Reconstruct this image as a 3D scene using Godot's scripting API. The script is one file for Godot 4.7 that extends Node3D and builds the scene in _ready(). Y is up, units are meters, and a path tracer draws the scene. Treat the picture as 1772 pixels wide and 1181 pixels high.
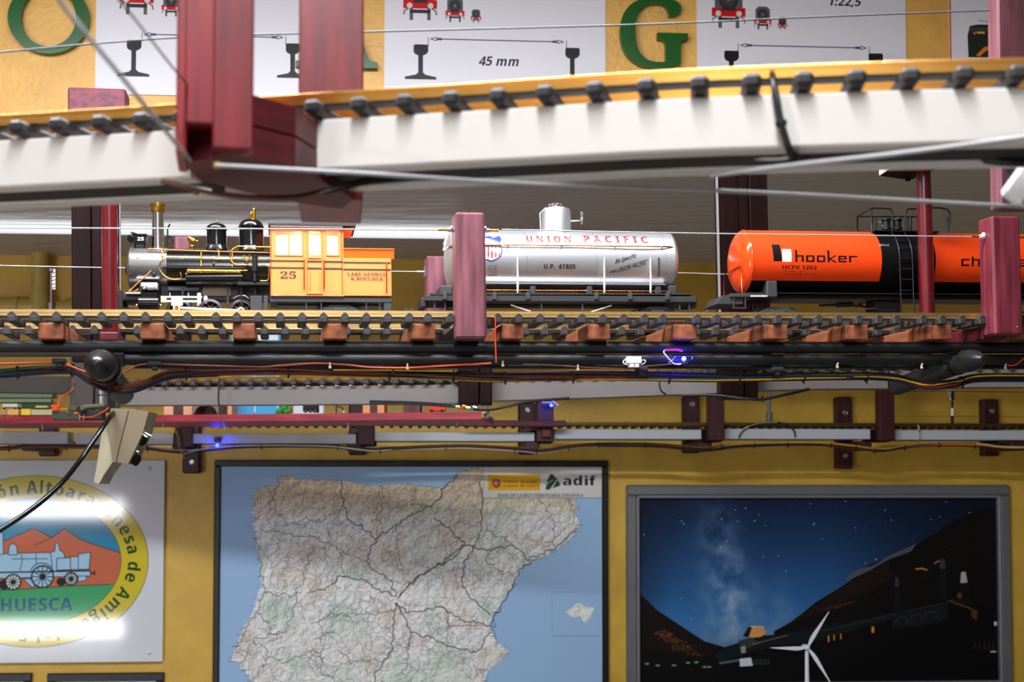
extends Node3D
# A club room with a large-scale model railway carried overhead: camera, light and exposure first, then the shell, then the tracks and trains.

const F := 2300.0          # focal length in pixels of the 1772x1181 frame
const CX := 886.0
const CY := 735.0          # principal point (the lens is shifted)
const EYE := 1.60
var tilt := atan(95.0 / 2300.0)
var WALL: Transform3D      # x along the wall, y above the eye, z towards the room
var HEAD: Transform3D      # the face of the ceiling beam
var MID: Transform3D       # x along the double track, y above its rails, z towards the camera
var base := Vector3.ZERO   # where the thing being built stands, in its own frame
var M := {}                # materials
var NZ := {}               # noise textures


func _ready():
	_camera_and_light()
	_materials()
	_shell()
	_header_wall()
	_wall_pictures()
	_wall_shelf()
	_lower_track()
	_middle_track()
	_locomotive()
	_silver_tank_car()
	_orange_tank_car()
	_posts_and_wires()
	_cables()
	_small_things()
	_front_track()


func _camera_and_light():
	var cam := Camera3D.new()
	cam.name = "camera"
	cam.position = Vector3(0, EYE, 0)
	cam.rotation.x = tilt
	cam.near = 0.05
	cam.far = 60.0
	cam.set_frustum(1181.0 / F * 0.05, Vector2(0, (CY - 590.5) / F * 0.05), 0.05, 60.0)
	cam.keep_aspect = Camera3D.KEEP_HEIGHT
	var at := CameraAttributesPhysical.new()
	at.frustum_focal_length = 35.0
	at.frustum_focus_distance = 2.5
	at.exposure_aperture = 6.4
	cam.attributes = at
	add_child(cam)
	cam.current = true
	var we := WorldEnvironment.new()
	we.name = "environment"
	var e := Environment.new()
	e.background_mode = Environment.BG_COLOR
	e.background_color = Color(0.02, 0.02, 0.02)
	e.tonemap_mode = Environment.TONE_MAPPER_LINEAR
	e.tonemap_exposure = 1.0
	e.sdfgi_enabled = true
	e.ssao_enabled = true
	e.ssil_enabled = true
	we.environment = e
	add_child(we)
	WALL = frame(Vector3(0, EYE, -5.3), 0.07, 0.0)
	HEAD = frame(Vector3(0, EYE, -3.56), 0.07, 0.0)
	MID = frame(Vector3(0, EYE + 0.2832, -2.254), 0.173, 0.0175)
	# fluorescent battens under the room's ceiling
	tube_light("ceiling_batten", Vector3(-0.6, EYE + 1.50, -1.75), 2.4, Vector3(0, -1, 0), 14.5, Color(0.95, 0.97, 1.0), 0.10, 4.0, "white batten lamp on the ceiling between the camera and the yellow beam")
	tube_light("ceiling_batten", Vector3(-0.05, EYE + 1.50, 0.40), 2.0, Vector3(0, -1, 0), 7.0, Color(0.95, 0.97, 1.0), 0.10, 4.0, "white batten lamp on the ceiling above and behind the camera", Vector3.RIGHT)
	# battens on the wall behind the camera, below the level of the layout: they mirror in the round club sign
	tube_light("wall_batten", Vector3(-3.56, EYE - 0.29, 2.92), 1.8, Vector3(0, 0, -1), 0.5, Color(0.98, 0.98, 1.0), 0.17, 42.0, "upper white batten lamp on the wall behind the camera")
	tube_light("wall_batten", Vector3(-3.56, EYE - 1.45, 2.92), 1.8, Vector3(0, 0, -1), 0.5, Color(0.98, 0.98, 1.0), 0.17, 42.0, "lower white batten lamp on the wall behind the camera")


func tube_light(called: String, at: Vector3, length: float, facing: Vector3, energy: float, col: Color, wide: float, glow_: float, label: String, cross := Vector3.FORWARD):
	var t := Node3D.new()
	t.name = numbered(self, called)
	t.position = at
	t.basis = Basis.looking_at(facing, Vector3.UP if absf(facing.y) < 0.5 else cross)
	t.set_meta("label", label)
	t.set_meta("category", "lamp")
	t.set_meta("group", "battens outside the picture")
	add_child(t)
	base = Vector3.ZERO
	var h := Mb.new()
	h.bx(-length / 2, length / 2, -wide * 0.6, wide * 0.6, 0.012, 0.07, 0.008)
	put(h, "housing", mat("lamp_white", Color(0.85, 0.85, 0.85), 0.5), t)
	var g := Mb.new()
	g.bx(-length / 2 + 0.03, length / 2 - 0.03, -wide / 2, wide / 2, -0.01, 0.0115, 0.005)
	put(g, "diffuser", glowing(col, glow_), t)
	var l := AreaLight3D.new()
	l.name = "light"
	l.area_size = Vector2(length, wide)
	l.light_energy = energy
	l.light_color = col
	l.shadow_enabled = true
	l.position = Vector3(0, 0, -0.03)
	l.set("area_range", 15.0)
	t.add_child(l)


# ---------------------------------------------------------------- where pixels of the photograph lie
func frame(o: Vector3, slope: float, grade: float) -> Transform3D:
	var a := atan(slope)
	var n := Vector3(sin(a), 0, cos(a))
	var t := Vector3(cos(a) * cos(grade), sin(grade), -sin(a) * cos(grade))
	return Transform3D(Basis(t, n.cross(t), n), o)


func ray(px: float, py: float) -> Vector3:
	var r := Vector3((px - CX) / F, -(py - CY) / F, -1.0).rotated(Vector3.RIGHT, tilt)
	return r / -r.z


func at(px: float, py: float, d: float) -> Vector3:
	return Vector3(0, EYE, 0) + ray(px, py) * d


func on(T: Transform3D, px: float, py: float, w := 0.0) -> Vector3:
	var inv := T.affine_inverse()
	var o := inv * Vector3(0, EYE, 0)
	var r := inv.basis * ray(px, py)
	return o + r * ((w - o.z) / r.z)


func level(px: float, py: float, h: float) -> Vector3:      # on the level plane h above the eye
	var r := ray(px, py)
	return Vector3(0, EYE, 0) + r * (h / r.y)


func md(px: float, py: float, w := 0.0) -> Vector3:
	return on(MID, px, py, w)


# ---------------------------------------------------------------- things and parts
var used := {}

func numbered(parent: Node, called: String) -> String:
	var key := "%d %s" % [parent.get_instance_id(), called]
	used[key] = used.get(key, -1) + 1
	return called if used[key] == 0 else "%s_%03d" % [called, used[key]]


func thing(called: String, label: String, cat: String, T: Transform3D, b: Vector3, group := "") -> Node3D:
	var o := Node3D.new()
	o.name = numbered(self, called)
	add_child(o)
	base = b
	o.transform = T * Transform3D(Basis.IDENTITY, b)
	o.set_meta("label", label)
	o.set_meta("category", cat)
	if group:
		o.set_meta("group", group)
	return o


func put(m: Mb, called: String, material: Material, parent: Node3D, label := "", kind := "") -> MeshInstance3D:
	var o := MeshInstance3D.new()
	o.name = numbered(parent, called)
	o.mesh = m.mesh(base)
	o.material_override = material
	parent.add_child(o)
	if label:
		o.set_meta("label", label)
	if kind:
		o.set_meta("kind", kind)
	return o


func put_each(m: Mb, called: String, material: Material, parent: Node3D):      # every shape of the builder a part of its own
	for i in m.starts.size():
		var a: int = m.starts[i]
		var b: int = m.starts[i + 1] if i + 1 < m.starts.size() else m.v.size()
		var q := Mb.new()
		q.v = m.v.slice(a, b)
		q.n = m.n.slice(a, b)
		q.t = m.t.slice(a, b)
		put(q, called, material, parent)


func structure(m: Mb, called: String, material: Material, T: Transform3D) -> MeshInstance3D:
	base = Vector3.ZERO
	var o := put(m, called, material, self, "", "structure")
	o.transform = T
	return o


func again(parent: Node3D, mi: MeshInstance3D, called: String, x: Transform3D) -> MeshInstance3D:      # another part with the same mesh
	var o := MeshInstance3D.new()
	o.name = numbered(parent, called)
	o.mesh = mi.mesh
	o.material_override = mi.material_override
	o.transform = x
	parent.add_child(o)
	return o


func copy_of(o: Node3D, called: String, x: Transform3D, label := "") -> Node3D:
	var c = o.duplicate()
	c.name = numbered(self, called)
	add_child(c)
	c.transform = x
	if label:
		c.set_meta("label", label)
	return c


# ---------------------------------------------------------------- materials
func mat(key: String, col := Color.WHITE, rough := 0.6, metal := 0.0) -> StandardMaterial3D:
	if not M.has(key):
		var m := StandardMaterial3D.new()
		m.resource_name = key
		m.albedo_color = col
		m.roughness = rough
		m.metallic = metal
		M[key] = m
	return M[key]


func noise(key: String, size: int, freq: float, octaves: int, lo: Color, hi: Color, seed_ := 1, kind := FastNoiseLite.TYPE_SIMPLEX_SMOOTH, normal := false) -> NoiseTexture2D:
	if NZ.has(key):
		return NZ[key]
	var n := FastNoiseLite.new()
	n.seed = seed_
	n.noise_type = kind
	n.frequency = freq
	n.fractal_octaves = octaves
	var t := NoiseTexture2D.new()
	t.width = size
	t.height = size
	t.seamless = true
	t.noise = n
	if normal:
		t.as_normal_map = true
		t.bump_strength = 6.0
	else:
		var g := Gradient.new()
		g.set_color(0, lo)
		g.set_color(1, hi)
		t.color_ramp = g
	NZ[key] = t
	return t


func wood(key: String, col: Color, rough: float, along: Vector3, coat := 0.0) -> StandardMaterial3D:
	var m := mat(key, col, rough)
	m.albedo_texture = noise("grain", 512, 0.012, 4, Color(0.62, 0.58, 0.58), Color(1, 1, 1), 5)
	m.uv1_triplanar = true
	m.uv1_scale = along
	if coat > 0.0:
		m.clearcoat_enabled = true
		m.clearcoat = coat
		m.clearcoat_roughness = 0.22
	return m


func _materials():
	wood("post_bright", Color(0.62, 0.10, 0.13), 0.4, Vector3(9, 0.9, 9), 0.2)
	wood("post_red", Color(0.52, 0.085, 0.13), 0.38, Vector3(9, 0.9, 9), 0.35)
	wood("post_pink", Color(0.53, 0.30, 0.345), 0.42, Vector3(9, 0.9, 9), 0.2)
	wood("post_wine", Color(0.52, 0.19, 0.25), 0.42, Vector3(9, 0.9, 9), 0.2)
	wood("bracket_red", Color(0.30, 0.065, 0.09), 0.5, Vector3(9, 0.9, 9))
	wood("arm_red", Color(0.42, 0.08, 0.12), 0.5, Vector3(1.2, 9, 9))
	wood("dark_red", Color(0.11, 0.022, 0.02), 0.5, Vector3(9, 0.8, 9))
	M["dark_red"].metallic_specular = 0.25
	wood("dowel", Color(0.40, 0.05, 0.09), 0.25, Vector3(9, 0.8, 9), 0.8)
	wood("sleeper", Color(0.62, 0.34, 0.17), 0.7, Vector3(8, 8, 1.2))
	wood("shelf_red", Color(0.78, 0.20, 0.28), 0.5, Vector3(0.9, 9, 9))
	wood("raw_wood", Color(0.85, 0.68, 0.45), 0.7, Vector3(6, 6, 6))
	mat("brass_rail", Color(0.95, 0.82, 0.58), 0.32, 1.0)
	mat("brass", Color(0.93, 0.70, 0.28), 0.22, 1.0)
	mat("copper", Color(0.80, 0.46, 0.24), 0.3, 1.0)
	mat("steel", Color(0.78, 0.78, 0.80), 0.28, 1.0)
	mat("chrome", Color(0.92, 0.92, 0.93), 0.14, 1.0)
	mat("tie", Color(0.17, 0.145, 0.14), 0.62)
	mat("black", Color(0.045, 0.045, 0.048), 0.42)
	mat("gloss_black", Color(0.03, 0.03, 0.032), 0.2)
	mat("matt_black", Color(0.05, 0.05, 0.05), 0.75)
	mat("dark_grey", Color(0.19, 0.19, 0.195), 0.55)
	mat("pipe", Color(0.045, 0.045, 0.048), 0.5)
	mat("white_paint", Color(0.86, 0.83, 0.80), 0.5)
	mat("brass_gold", Color(0.88, 0.66, 0.34), 0.34, 1.0)
	mat("edge_strip", Color(0.55, 0.53, 0.53), 0.4)
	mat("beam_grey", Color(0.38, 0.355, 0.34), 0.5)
	mat("shelf_white", Color(0.72, 0.74, 0.76), 0.5)
	mat("white_plastic", Color(0.93, 0.93, 0.94), 0.35)
	mat("wire_grey", Color(0.42, 0.42, 0.43), 0.5, 0.3)
	mat("cable_steel", Color(0.66, 0.66, 0.66), 0.45, 0.3)
	mat("smoke_grey", Color(0.42, 0.41, 0.40), 0.38, 0.75)
	mat("cab_orange", Color(0.95, 0.53, 0.25), 0.45)
	mat("bunker_orange", Color(0.93, 0.45, 0.08), 0.5)
	mat("silver", Color(0.80, 0.80, 0.81), 0.40, 0.85)
	mat("beige", Color(0.46, 0.40, 0.31), 0.55)
	mat("green_letter", Color(0.02, 0.34, 0.06), 0.25)
	mat("print_dark", Color(0.10, 0.09, 0.10), 0.5)
	for c in [["wire_black", Color(0.05, 0.05, 0.05)], ["wire_brown", Color(0.36, 0.18, 0.07)], ["wire_orange", Color(0.86, 0.26, 0.07)], ["wire_yellow", Color(0.80, 0.60, 0.10)],
			["wire_blue", Color(0.06, 0.12, 0.30)], ["wire_green", Color(0.10, 0.32, 0.12)], ["wire_white", Color(0.80, 0.78, 0.74)], ["wire_maroon", Color(0.35, 0.06, 0.08)], ["wire_red", Color(0.85, 0.07, 0.14)]]:
		mat(c[0], c[1], 0.45)


func glowing(col: Color, energy: float) -> StandardMaterial3D:
	var m := StandardMaterial3D.new()
	m.albedo_color = Color(0.8, 0.8, 0.8)
	m.emission_enabled = true
	m.emission = col
	m.emission_energy_multiplier = energy
	return m


# ---------------------------------------------------------------- mesh builder
class Mb:
	var v := PackedVector3Array()
	var n := PackedVector3Array()
	var t := PackedVector2Array()
	var starts := []       # where each shape begins

	func tri(a: Vector3, b: Vector3, c: Vector3, na: Vector3, nb: Vector3, nc: Vector3, ta := Vector2.ZERO, tb := Vector2.ZERO, tc := Vector2.ZERO):
		if (b - a).cross(c - a).dot(na + nb + nc) > 0.0:
			v.append_array([a, c, b]); n.append_array([na, nc, nb]); t.append_array([ta, tc, tb])
		else:
			v.append_array([a, b, c]); n.append_array([na, nb, nc]); t.append_array([ta, tb, tc])

	func flat(a: Vector3, b: Vector3, c: Vector3, out: Vector3):
		var k := (b - a).cross(c - a)
		if k.length_squared() < 1e-18:
			return
		k = k.normalized()
		if k.dot(out) < 0.0:
			k = -k
		tri(a, b, c, k, k, k)

	func quad(a: Vector3, b: Vector3, c: Vector3, d: Vector3, out: Vector3):
		flat(a, b, c, out)
		flat(a, c, d, out)

	func panel(a: Vector3, b: Vector3, c: Vector3, d: Vector3, k: Vector3):      # textured: a top left, b top right, c bottom right, d bottom left
		tri(a, b, c, k, k, k, Vector2(0, 0), Vector2(1, 0), Vector2(1, 1))
		tri(a, c, d, k, k, k, Vector2(0, 0), Vector2(1, 1), Vector2(0, 1))

	func box(c: Vector3, s: Vector3, ch := 0.0, b := Basis.IDENTITY):
		starts.append(v.size())
		var h := s / 2.0
		ch = minf(ch, minf(h.x, minf(h.y, h.z)) * 0.95)
		if ch <= 0.0:
			for ax in 3:
				for sg in [-1.0, 1.0]:
					var k := Vector3.ZERO; k[ax] = sg
					var p := []
					for q in [[-1, -1], [1, -1], [1, 1], [-1, 1]]:
						var w := Vector3.ZERO
						w[ax] = h[ax] * sg; w[(ax + 1) % 3] = h[(ax + 1) % 3] * q[0]; w[(ax + 2) % 3] = h[(ax + 2) % 3] * q[1]
						p.append(c + b * w)
					quad(p[0], p[1], p[2], p[3], b * k)
			return
		var i := h - Vector3(ch, ch, ch)
		for ax in 3:
			var a1 := (ax + 1) % 3
			var a2 := (ax + 2) % 3
			for sg in [-1.0, 1.0]:
				var k := Vector3.ZERO; k[ax] = sg
				var p := []
				for q in [[-1, -1], [1, -1], [1, 1], [-1, 1]]:
					var w := Vector3.ZERO
					w[ax] = h[ax] * sg; w[a1] = i[a1] * q[0]; w[a2] = i[a2] * q[1]
					p.append(c + b * w)
				quad(p[0], p[1], p[2], p[3], b * k)
				for sg2 in [-1.0, 1.0]:
					var p2 := []
					for q in [[0, -1], [0, 1], [1, 1], [1, -1]]:
						var w := Vector3.ZERO
						w[ax] = (h[ax] if q[0] == 0 else i[ax]) * sg
						w[a1] = (i[a1] if q[0] == 0 else h[a1]) * sg2
						w[a2] = i[a2] * q[1]
						p2.append(c + b * w)
					var k2 := k; k2[a1] = sg2
					quad(p2[0], p2[1], p2[2], p2[3], b * k2)
		for x in [-1, 1]:
			for y in [-1, 1]:
				for z in [-1, 1]:
					flat(c + b * Vector3(h.x * x, i.y * y, i.z * z), c + b * Vector3(i.x * x, h.y * y, i.z * z), c + b * Vector3(i.x * x, i.y * y, h.z * z), b * Vector3(x, y, z))

	func bx(x0: float, x1: float, y0: float, y1: float, z0: float, z1: float, ch := 0.0):
		box(Vector3(x0 + x1, y0 + y1, z0 + z1) / 2.0, Vector3(absf(x1 - x0), absf(y1 - y0), absf(z1 - z0)), ch)

	func tube(p: Array, r: Variant, seg := 8, caps := true):
		starts.append(v.size())
		var count := p.size()
		var tan_: Vector3 = (p[1] - p[0]).normalized()
		var side := tan_.cross(Vector3.UP if absf(tan_.y) < 0.9 else Vector3.RIGHT).normalized()
		var rings := []
		var norms := []
		for i in count:
			var d: Vector3 = (p[mini(i + 1, count - 1)] - p[maxi(i - 1, 0)]).normalized()
			side = (side - d * side.dot(d)).normalized()
			var up := d.cross(side)
			var ring := []
			var nr := []
			for k in seg + 1:
				var a := TAU * k / seg
				var o := side * cos(a) + up * sin(a)
				nr.append(o)
				ring.append(p[i] + o * (r[i] if r is Array else r))
			rings.append(ring); norms.append(nr)
		for i in count - 1:
			for k in seg:
				tri(rings[i][k], rings[i][k + 1], rings[i + 1][k + 1], norms[i][k], norms[i][k + 1], norms[i + 1][k + 1])
				tri(rings[i][k], rings[i + 1][k + 1], rings[i + 1][k], norms[i][k], norms[i + 1][k + 1], norms[i + 1][k])
		if caps:
			for e in [0, count - 1]:
				var out: Vector3 = p[0] - p[1] if e == 0 else p[-1] - p[-2]
				for k in seg:
					flat(p[e], rings[e][k], rings[e][k + 1], out)

	func cyl(a: Vector3, b: Vector3, r: float, seg := 16, r2 := -1.0):
		tube([a, b], [r, r if r2 < 0 else r2], seg)

	func lathe(prof: Array, x := Transform3D.IDENTITY, seg := 24):      # profile of Vector2(radius, height), spun about y
		starts.append(v.size())
		var m := prof.size()
		var ns := []
		for i in m - 1:
			var d: Vector2 = prof[i + 1] - prof[i]
			ns.append(Vector2(d.y, -d.x).normalized() if d.length() > 1e-9 else Vector2(1, 0))
		for i in m - 1:
			var n0: Vector2 = ns[i]
			var n1: Vector2 = ns[i]
			if i > 0 and ns[i].dot(ns[i - 1]) > 0.75: n0 = (ns[i] + ns[i - 1]).normalized()
			if i < m - 2 and ns[i].dot(ns[i + 1]) > 0.75: n1 = (ns[i] + ns[i + 1]).normalized()
			for k in seg:
				var c0 := Vector2(cos(TAU * k / seg), sin(TAU * k / seg))
				var c1 := Vector2(cos(TAU * (k + 1) / seg), sin(TAU * (k + 1) / seg))
				var q := []
				for e in [[prof[i], n0, c0], [prof[i], n0, c1], [prof[i + 1], n1, c1], [prof[i + 1], n1, c0]]:
					q.append([x * Vector3(e[0].x * e[2].x, e[0].y, e[0].x * e[2].y), (x.basis * Vector3(e[1].x * e[2].x, e[1].y, e[1].x * e[2].y)).normalized()])
				if prof[i].x > 1e-7: tri(q[0][0], q[1][0], q[2][0], q[0][1], q[1][1], q[2][1])
				if prof[i + 1].x > 1e-7: tri(q[0][0], q[2][0], q[3][0], q[0][1], q[2][1], q[3][1])

	func ball(c: Vector3, r: Variant, seg := 14):
		var prof := []
		for i in 9:
			prof.append(Vector2(cos(-PI / 2 + PI * i / 8), sin(-PI / 2 + PI * i / 8)))
		prof[0].x = 0.0; prof[8].x = 0.0
		lathe(prof, Transform3D(Basis.from_scale(r if r is Vector3 else Vector3(r, r, r)), c), seg)

	func prism(poly: PackedVector2Array, z0: float, z1: float, x := Transform3D.IDENTITY):
		starts.append(v.size())
		var idx := Geometry2D.triangulate_polygon(poly)
		for z in [z0, z1]:
			var out := x.basis * Vector3(0, 0, 1 if z == maxf(z0, z1) else -1)
			for i in range(0, idx.size(), 3):
				flat(x * Vector3(poly[idx[i]].x, poly[idx[i]].y, z), x * Vector3(poly[idx[i + 1]].x, poly[idx[i + 1]].y, z), x * Vector3(poly[idx[i + 2]].x, poly[idx[i + 2]].y, z), out)
		var sg := -1.0 if Geometry2D.is_polygon_clockwise(poly) else 1.0
		for i in poly.size():
			var a := poly[i]
			var b := poly[(i + 1) % poly.size()]
			var o := x.basis * Vector3((b - a).y, -(b - a).x, 0) * sg
			quad(x * Vector3(a.x, a.y, z0), x * Vector3(b.x, b.y, z0), x * Vector3(b.x, b.y, z1), x * Vector3(a.x, a.y, z1), o)

	func sweep(prof: PackedVector2Array, path: Array, closed := true):      # profile (sideways, up) carried along a level path
		var rows := []
		for i in path.size():
			var d: Vector3 = (path[mini(i + 1, path.size() - 1)] - path[maxi(i - 1, 0)]).normalized()
			var s := d.cross(Vector3.UP).normalized()
			var u := s.cross(d)
			var row := []
			for q in prof: row.append(path[i] + s * q.x + u * q.y)
			rows.append([row, s, u])
		var m := prof.size()
		var sg := -1.0 if Geometry2D.is_polygon_clockwise(prof) else 1.0
		for i in path.size() - 1:
			for k in m:
				var e := prof[(k + 1) % m] - prof[k]
				var o0: Vector3 = (rows[i][1] * e.y - rows[i][2] * e.x).normalized() * sg
				var o1: Vector3 = (rows[i + 1][1] * e.y - rows[i + 1][2] * e.x).normalized() * sg
				var a: Vector3 = rows[i][0][k]
				var b: Vector3 = rows[i][0][(k + 1) % m]
				var c: Vector3 = rows[i + 1][0][(k + 1) % m]
				var dd: Vector3 = rows[i + 1][0][k]
				tri(a, b, c, o0, o0, o1)
				tri(a, c, dd, o0, o1, o1)
		if closed:
			var idx := Geometry2D.triangulate_polygon(prof)
			for e in [0, path.size() - 1]:
				var out: Vector3 = path[0] - path[1] if e == 0 else path[-1] - path[-2]
				for i in range(0, idx.size(), 3):
					flat(rows[e][0][idx[i]], rows[e][0][idx[i + 1]], rows[e][0][idx[i + 2]], out)

	func text(s: String, serif: bool, weight: int, rect: Rect2, x: Transform3D, depth := 0.0, bend: Variant = null, skew := 0.0):      # fills rect (y up) in the plane of x
		var tm := TextMesh.new()
		tm.font = Mb.font(serif, weight)
		tm.text = s
		tm.font_size = 48
		tm.pixel_size = 1.0
		tm.depth = depth / maxf(rect.size.y, 1e-6) * tm.get_aabb().size.y if depth > 0 else 0.0
		tm.curve_step = 2.0
		var bb := tm.get_aabb()
		var a := tm.surface_get_arrays(0)
		var p: PackedVector3Array = a[Mesh.ARRAY_VERTEX]
		var nn: PackedVector3Array = a[Mesh.ARRAY_NORMAL]
		var ix: PackedInt32Array = a[Mesh.ARRAY_INDEX]
		var q := PackedVector3Array()
		for w in p:
			var f := Vector2((w.x - bb.position.x) / bb.size.x, (w.y - bb.position.y) / bb.size.y)
			var z := 0.0 if depth <= 0 else (w.z - bb.position.z) / bb.size.z * depth
			var g := Vector3(rect.position.x + f.x * rect.size.x + (f.y - 0.5) * rect.size.y * skew, rect.position.y + f.y * rect.size.y, z)
			q.append(x * (bend.call(g) if bend != null else g))
		for i in range(0, ix.size(), 3):
			var k := x.basis * nn[ix[i]]
			flat(q[ix[i]], q[ix[i + 1]], q[ix[i + 2]], k)

	static var fonts := {}
	static func font(serif: bool, weight: int) -> SystemFont:
		if not fonts.has([serif, weight]):
			var f := SystemFont.new()
			f.font_names = PackedStringArray(["Droid Serif" if serif else "Droid Sans"])
			f.font_weight = weight
			fonts[[serif, weight]] = f
		return fonts[[serif, weight]]

	func mesh(off := Vector3.ZERO) -> ArrayMesh:
		var p := v.duplicate()
		if off != Vector3.ZERO:
			for i in p.size(): p[i] -= off
		var a := []
		a.resize(Mesh.ARRAY_MAX)
		a[Mesh.ARRAY_VERTEX] = p
		a[Mesh.ARRAY_NORMAL] = n
		a[Mesh.ARRAY_TEX_UV] = t
		var m := ArrayMesh.new()
		m.add_surface_from_arrays(Mesh.PRIMITIVE_TRIANGLES, a)
		return m


# ---------------------------------------------------------------- flat prints (posters, lettering): polygons drawn into an Image
class Cv:
	var im: Image
	var s: float           # image pixels for each unit
	var o: Vector2         # the unit point at the image's corner
	func _init(x0: float, y0: float, x1: float, y1: float, scale: float, bg: Color):
		s = scale
		o = Vector2(x0, y0)
		im = Image.create(int((x1 - x0) * s), int((y1 - y0) * s), false, Image.FORMAT_RGBA8)
		im.fill(bg)

	func poly(p: Array, c: Color):
		var q := PackedVector2Array()
		var y0 := 1e9
		var y1 := -1e9
		for a in p:
			var b: Vector2 = (Vector2(a[0], a[1]) if a is Array else a)
			b = (b - o) * s
			q.append(b); y0 = minf(y0, b.y); y1 = maxf(y1, b.y)
		var m := q.size()
		for y in range(maxi(0, int(floor(y0))), mini(im.get_height(), int(ceil(y1)) + 1)):
			var xs := []
			var yc := y + 0.5
			for i in m:
				var a := q[i]
				var b := q[(i + 1) % m]
				if (a.y <= yc) != (b.y <= yc):
					xs.append(a.x + (yc - a.y) / (b.y - a.y) * (b.x - a.x))
			xs.sort()
			for i in range(0, xs.size() - 1, 2):
				var xa := int(round(xs[i]))
				var xb := int(round(xs[i + 1]))
				if xb > xa: im.fill_rect(Rect2i(xa, y, xb - xa, 1), c)

	func line(p: Array, w: float, c: Color):
		for i in p.size() - 1:
			var a: Vector2 = Vector2(p[i][0], p[i][1]) if p[i] is Array else p[i]
			var b: Vector2 = Vector2(p[i + 1][0], p[i + 1][1]) if p[i + 1] is Array else p[i + 1]
			var k: Vector2 = (b - a).normalized().orthogonal() * w / 2.0
			poly([a + k, b + k, b - k, a - k], c)

	func oval(cx: float, cy: float, rx: float, ry: float, c: Color, seg := 48):
		var p := []
		for i in seg: p.append(Vector2(cx + rx * cos(TAU * i / seg), cy + ry * sin(TAU * i / seg)))
		poly(p, c)

	func rect(x0: float, y0: float, x1: float, y1: float, c: Color):
		poly([[x0, y0], [x1, y0], [x1, y1], [x0, y1]], c)

	func glyphs(txt: String, serif: bool, weight: int) -> Array:
		var tm := TextMesh.new()
		tm.font = Mb.font(serif, weight)
		tm.text = txt
		tm.font_size = 48
		tm.pixel_size = 1.0
		tm.depth = 0.0
		tm.curve_step = 2.0
		return [tm.surface_get_arrays(0), tm.get_aabb()]

	func text(txt: String, serif: bool, weight: int, x0: float, y0: float, x1: float, y1: float, c: Color, skew := 0.0, turn := 0.0):
		var g := glyphs(txt, serif, weight)
		var bb: AABB = g[1]
		var p: PackedVector3Array = g[0][Mesh.ARRAY_VERTEX]
		var ix: PackedInt32Array = g[0][Mesh.ARRAY_INDEX]
		var mid := Vector2(x0 + x1, y0 + y1) / 2.0
		for i in range(0, ix.size(), 3):
			var q := []
			for k in 3:
				var w := p[ix[i + k]]
				var f := Vector2((w.x - bb.position.x) / bb.size.x - 0.5, 0.5 - (w.y - bb.position.y) / bb.size.y)
				q.append(mid + Vector2(f.x * (x1 - x0) - f.y * (y1 - y0) * skew, f.y * (y1 - y0)).rotated(turn))
			poly(q, c)

	func letter(txt: String, weight: int, pos: Vector2, size: float, turn: float, c: Color, squeeze := 1.0) -> void:
		var g := glyphs(txt, false, weight)
		var p: PackedVector3Array = g[0][Mesh.ARRAY_VERTEX]
		var ix: PackedInt32Array = g[0][Mesh.ARRAY_INDEX]
		for i in range(0, ix.size(), 3):
			var q := []
			for k in 3:
				var w := p[ix[i + k]] * size / 48.0
				q.append(pos + Vector2(w.x * squeeze, -w.y).rotated(turn))
			poly(q, c)

	func done(scale_down := 2) -> ImageTexture:
		im.resize(im.get_width() / scale_down, im.get_height() / scale_down, Image.INTERPOLATE_BILINEAR if scale_down == 2 else Image.INTERPOLATE_LANCZOS)
		return ImageTexture.create_from_image(im)


func print_mat(tex: ImageTexture, rough := 0.5, coat := 0.0) -> StandardMaterial3D:
	var m := StandardMaterial3D.new()
	m.albedo_texture = tex
	m.roughness = rough
	m.metallic_specular = 0.3
	m.texture_repeat = false
	if coat > 0.0:
		m.clearcoat_enabled = true
		m.clearcoat = coat
		m.clearcoat_roughness = 0.05
	return m


func pbox(m: Mb, T: Transform3D, x0: float, y0: float, x1: float, y1: float, w0: float, w1: float, ch := 0.0):      # a box whose front (at w1) covers these pixels
	var a := on(T, x0, y0, w1)
	var b := on(T, x1, y1, w1)
	m.bx(a.x, b.x, minf(a.y, b.y), maxf(a.y, b.y), w0, w1, ch)


func spline(p: Array, steps := 6) -> Array:
	var out := []
	for i in p.size() - 1:
		var a: Vector3 = p[maxi(i - 1, 0)]
		var b: Vector3 = p[i]
		var c: Vector3 = p[i + 1]
		var d: Vector3 = p[mini(i + 2, p.size() - 1)]
		for k in steps:
			out.append(b.cubic_interpolate(c, a, d, k / float(steps)))
	out.append(p[-1])
	return out


# ---------------------------------------------------------------- the room
func plaster(key: String, col: Color, rough: float, bump: float, scale: float) -> StandardMaterial3D:
	var m := mat(key, col, rough)
	m.albedo_texture = noise("mottle", 512, 0.008, 4, Color(0.90, 0.89, 0.87), Color(1, 1, 1), 11)
	m.uv1_triplanar = true
	m.uv1_world_triplanar = true
	m.uv1_scale = Vector3(scale, scale, scale)
	m.heightmap_enabled = true
	m.heightmap_texture = noise("stipple", 512, 0.05, 3, Color.BLACK, Color.WHITE, 21)
	m.heightmap_scale = bump
	return m


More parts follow.
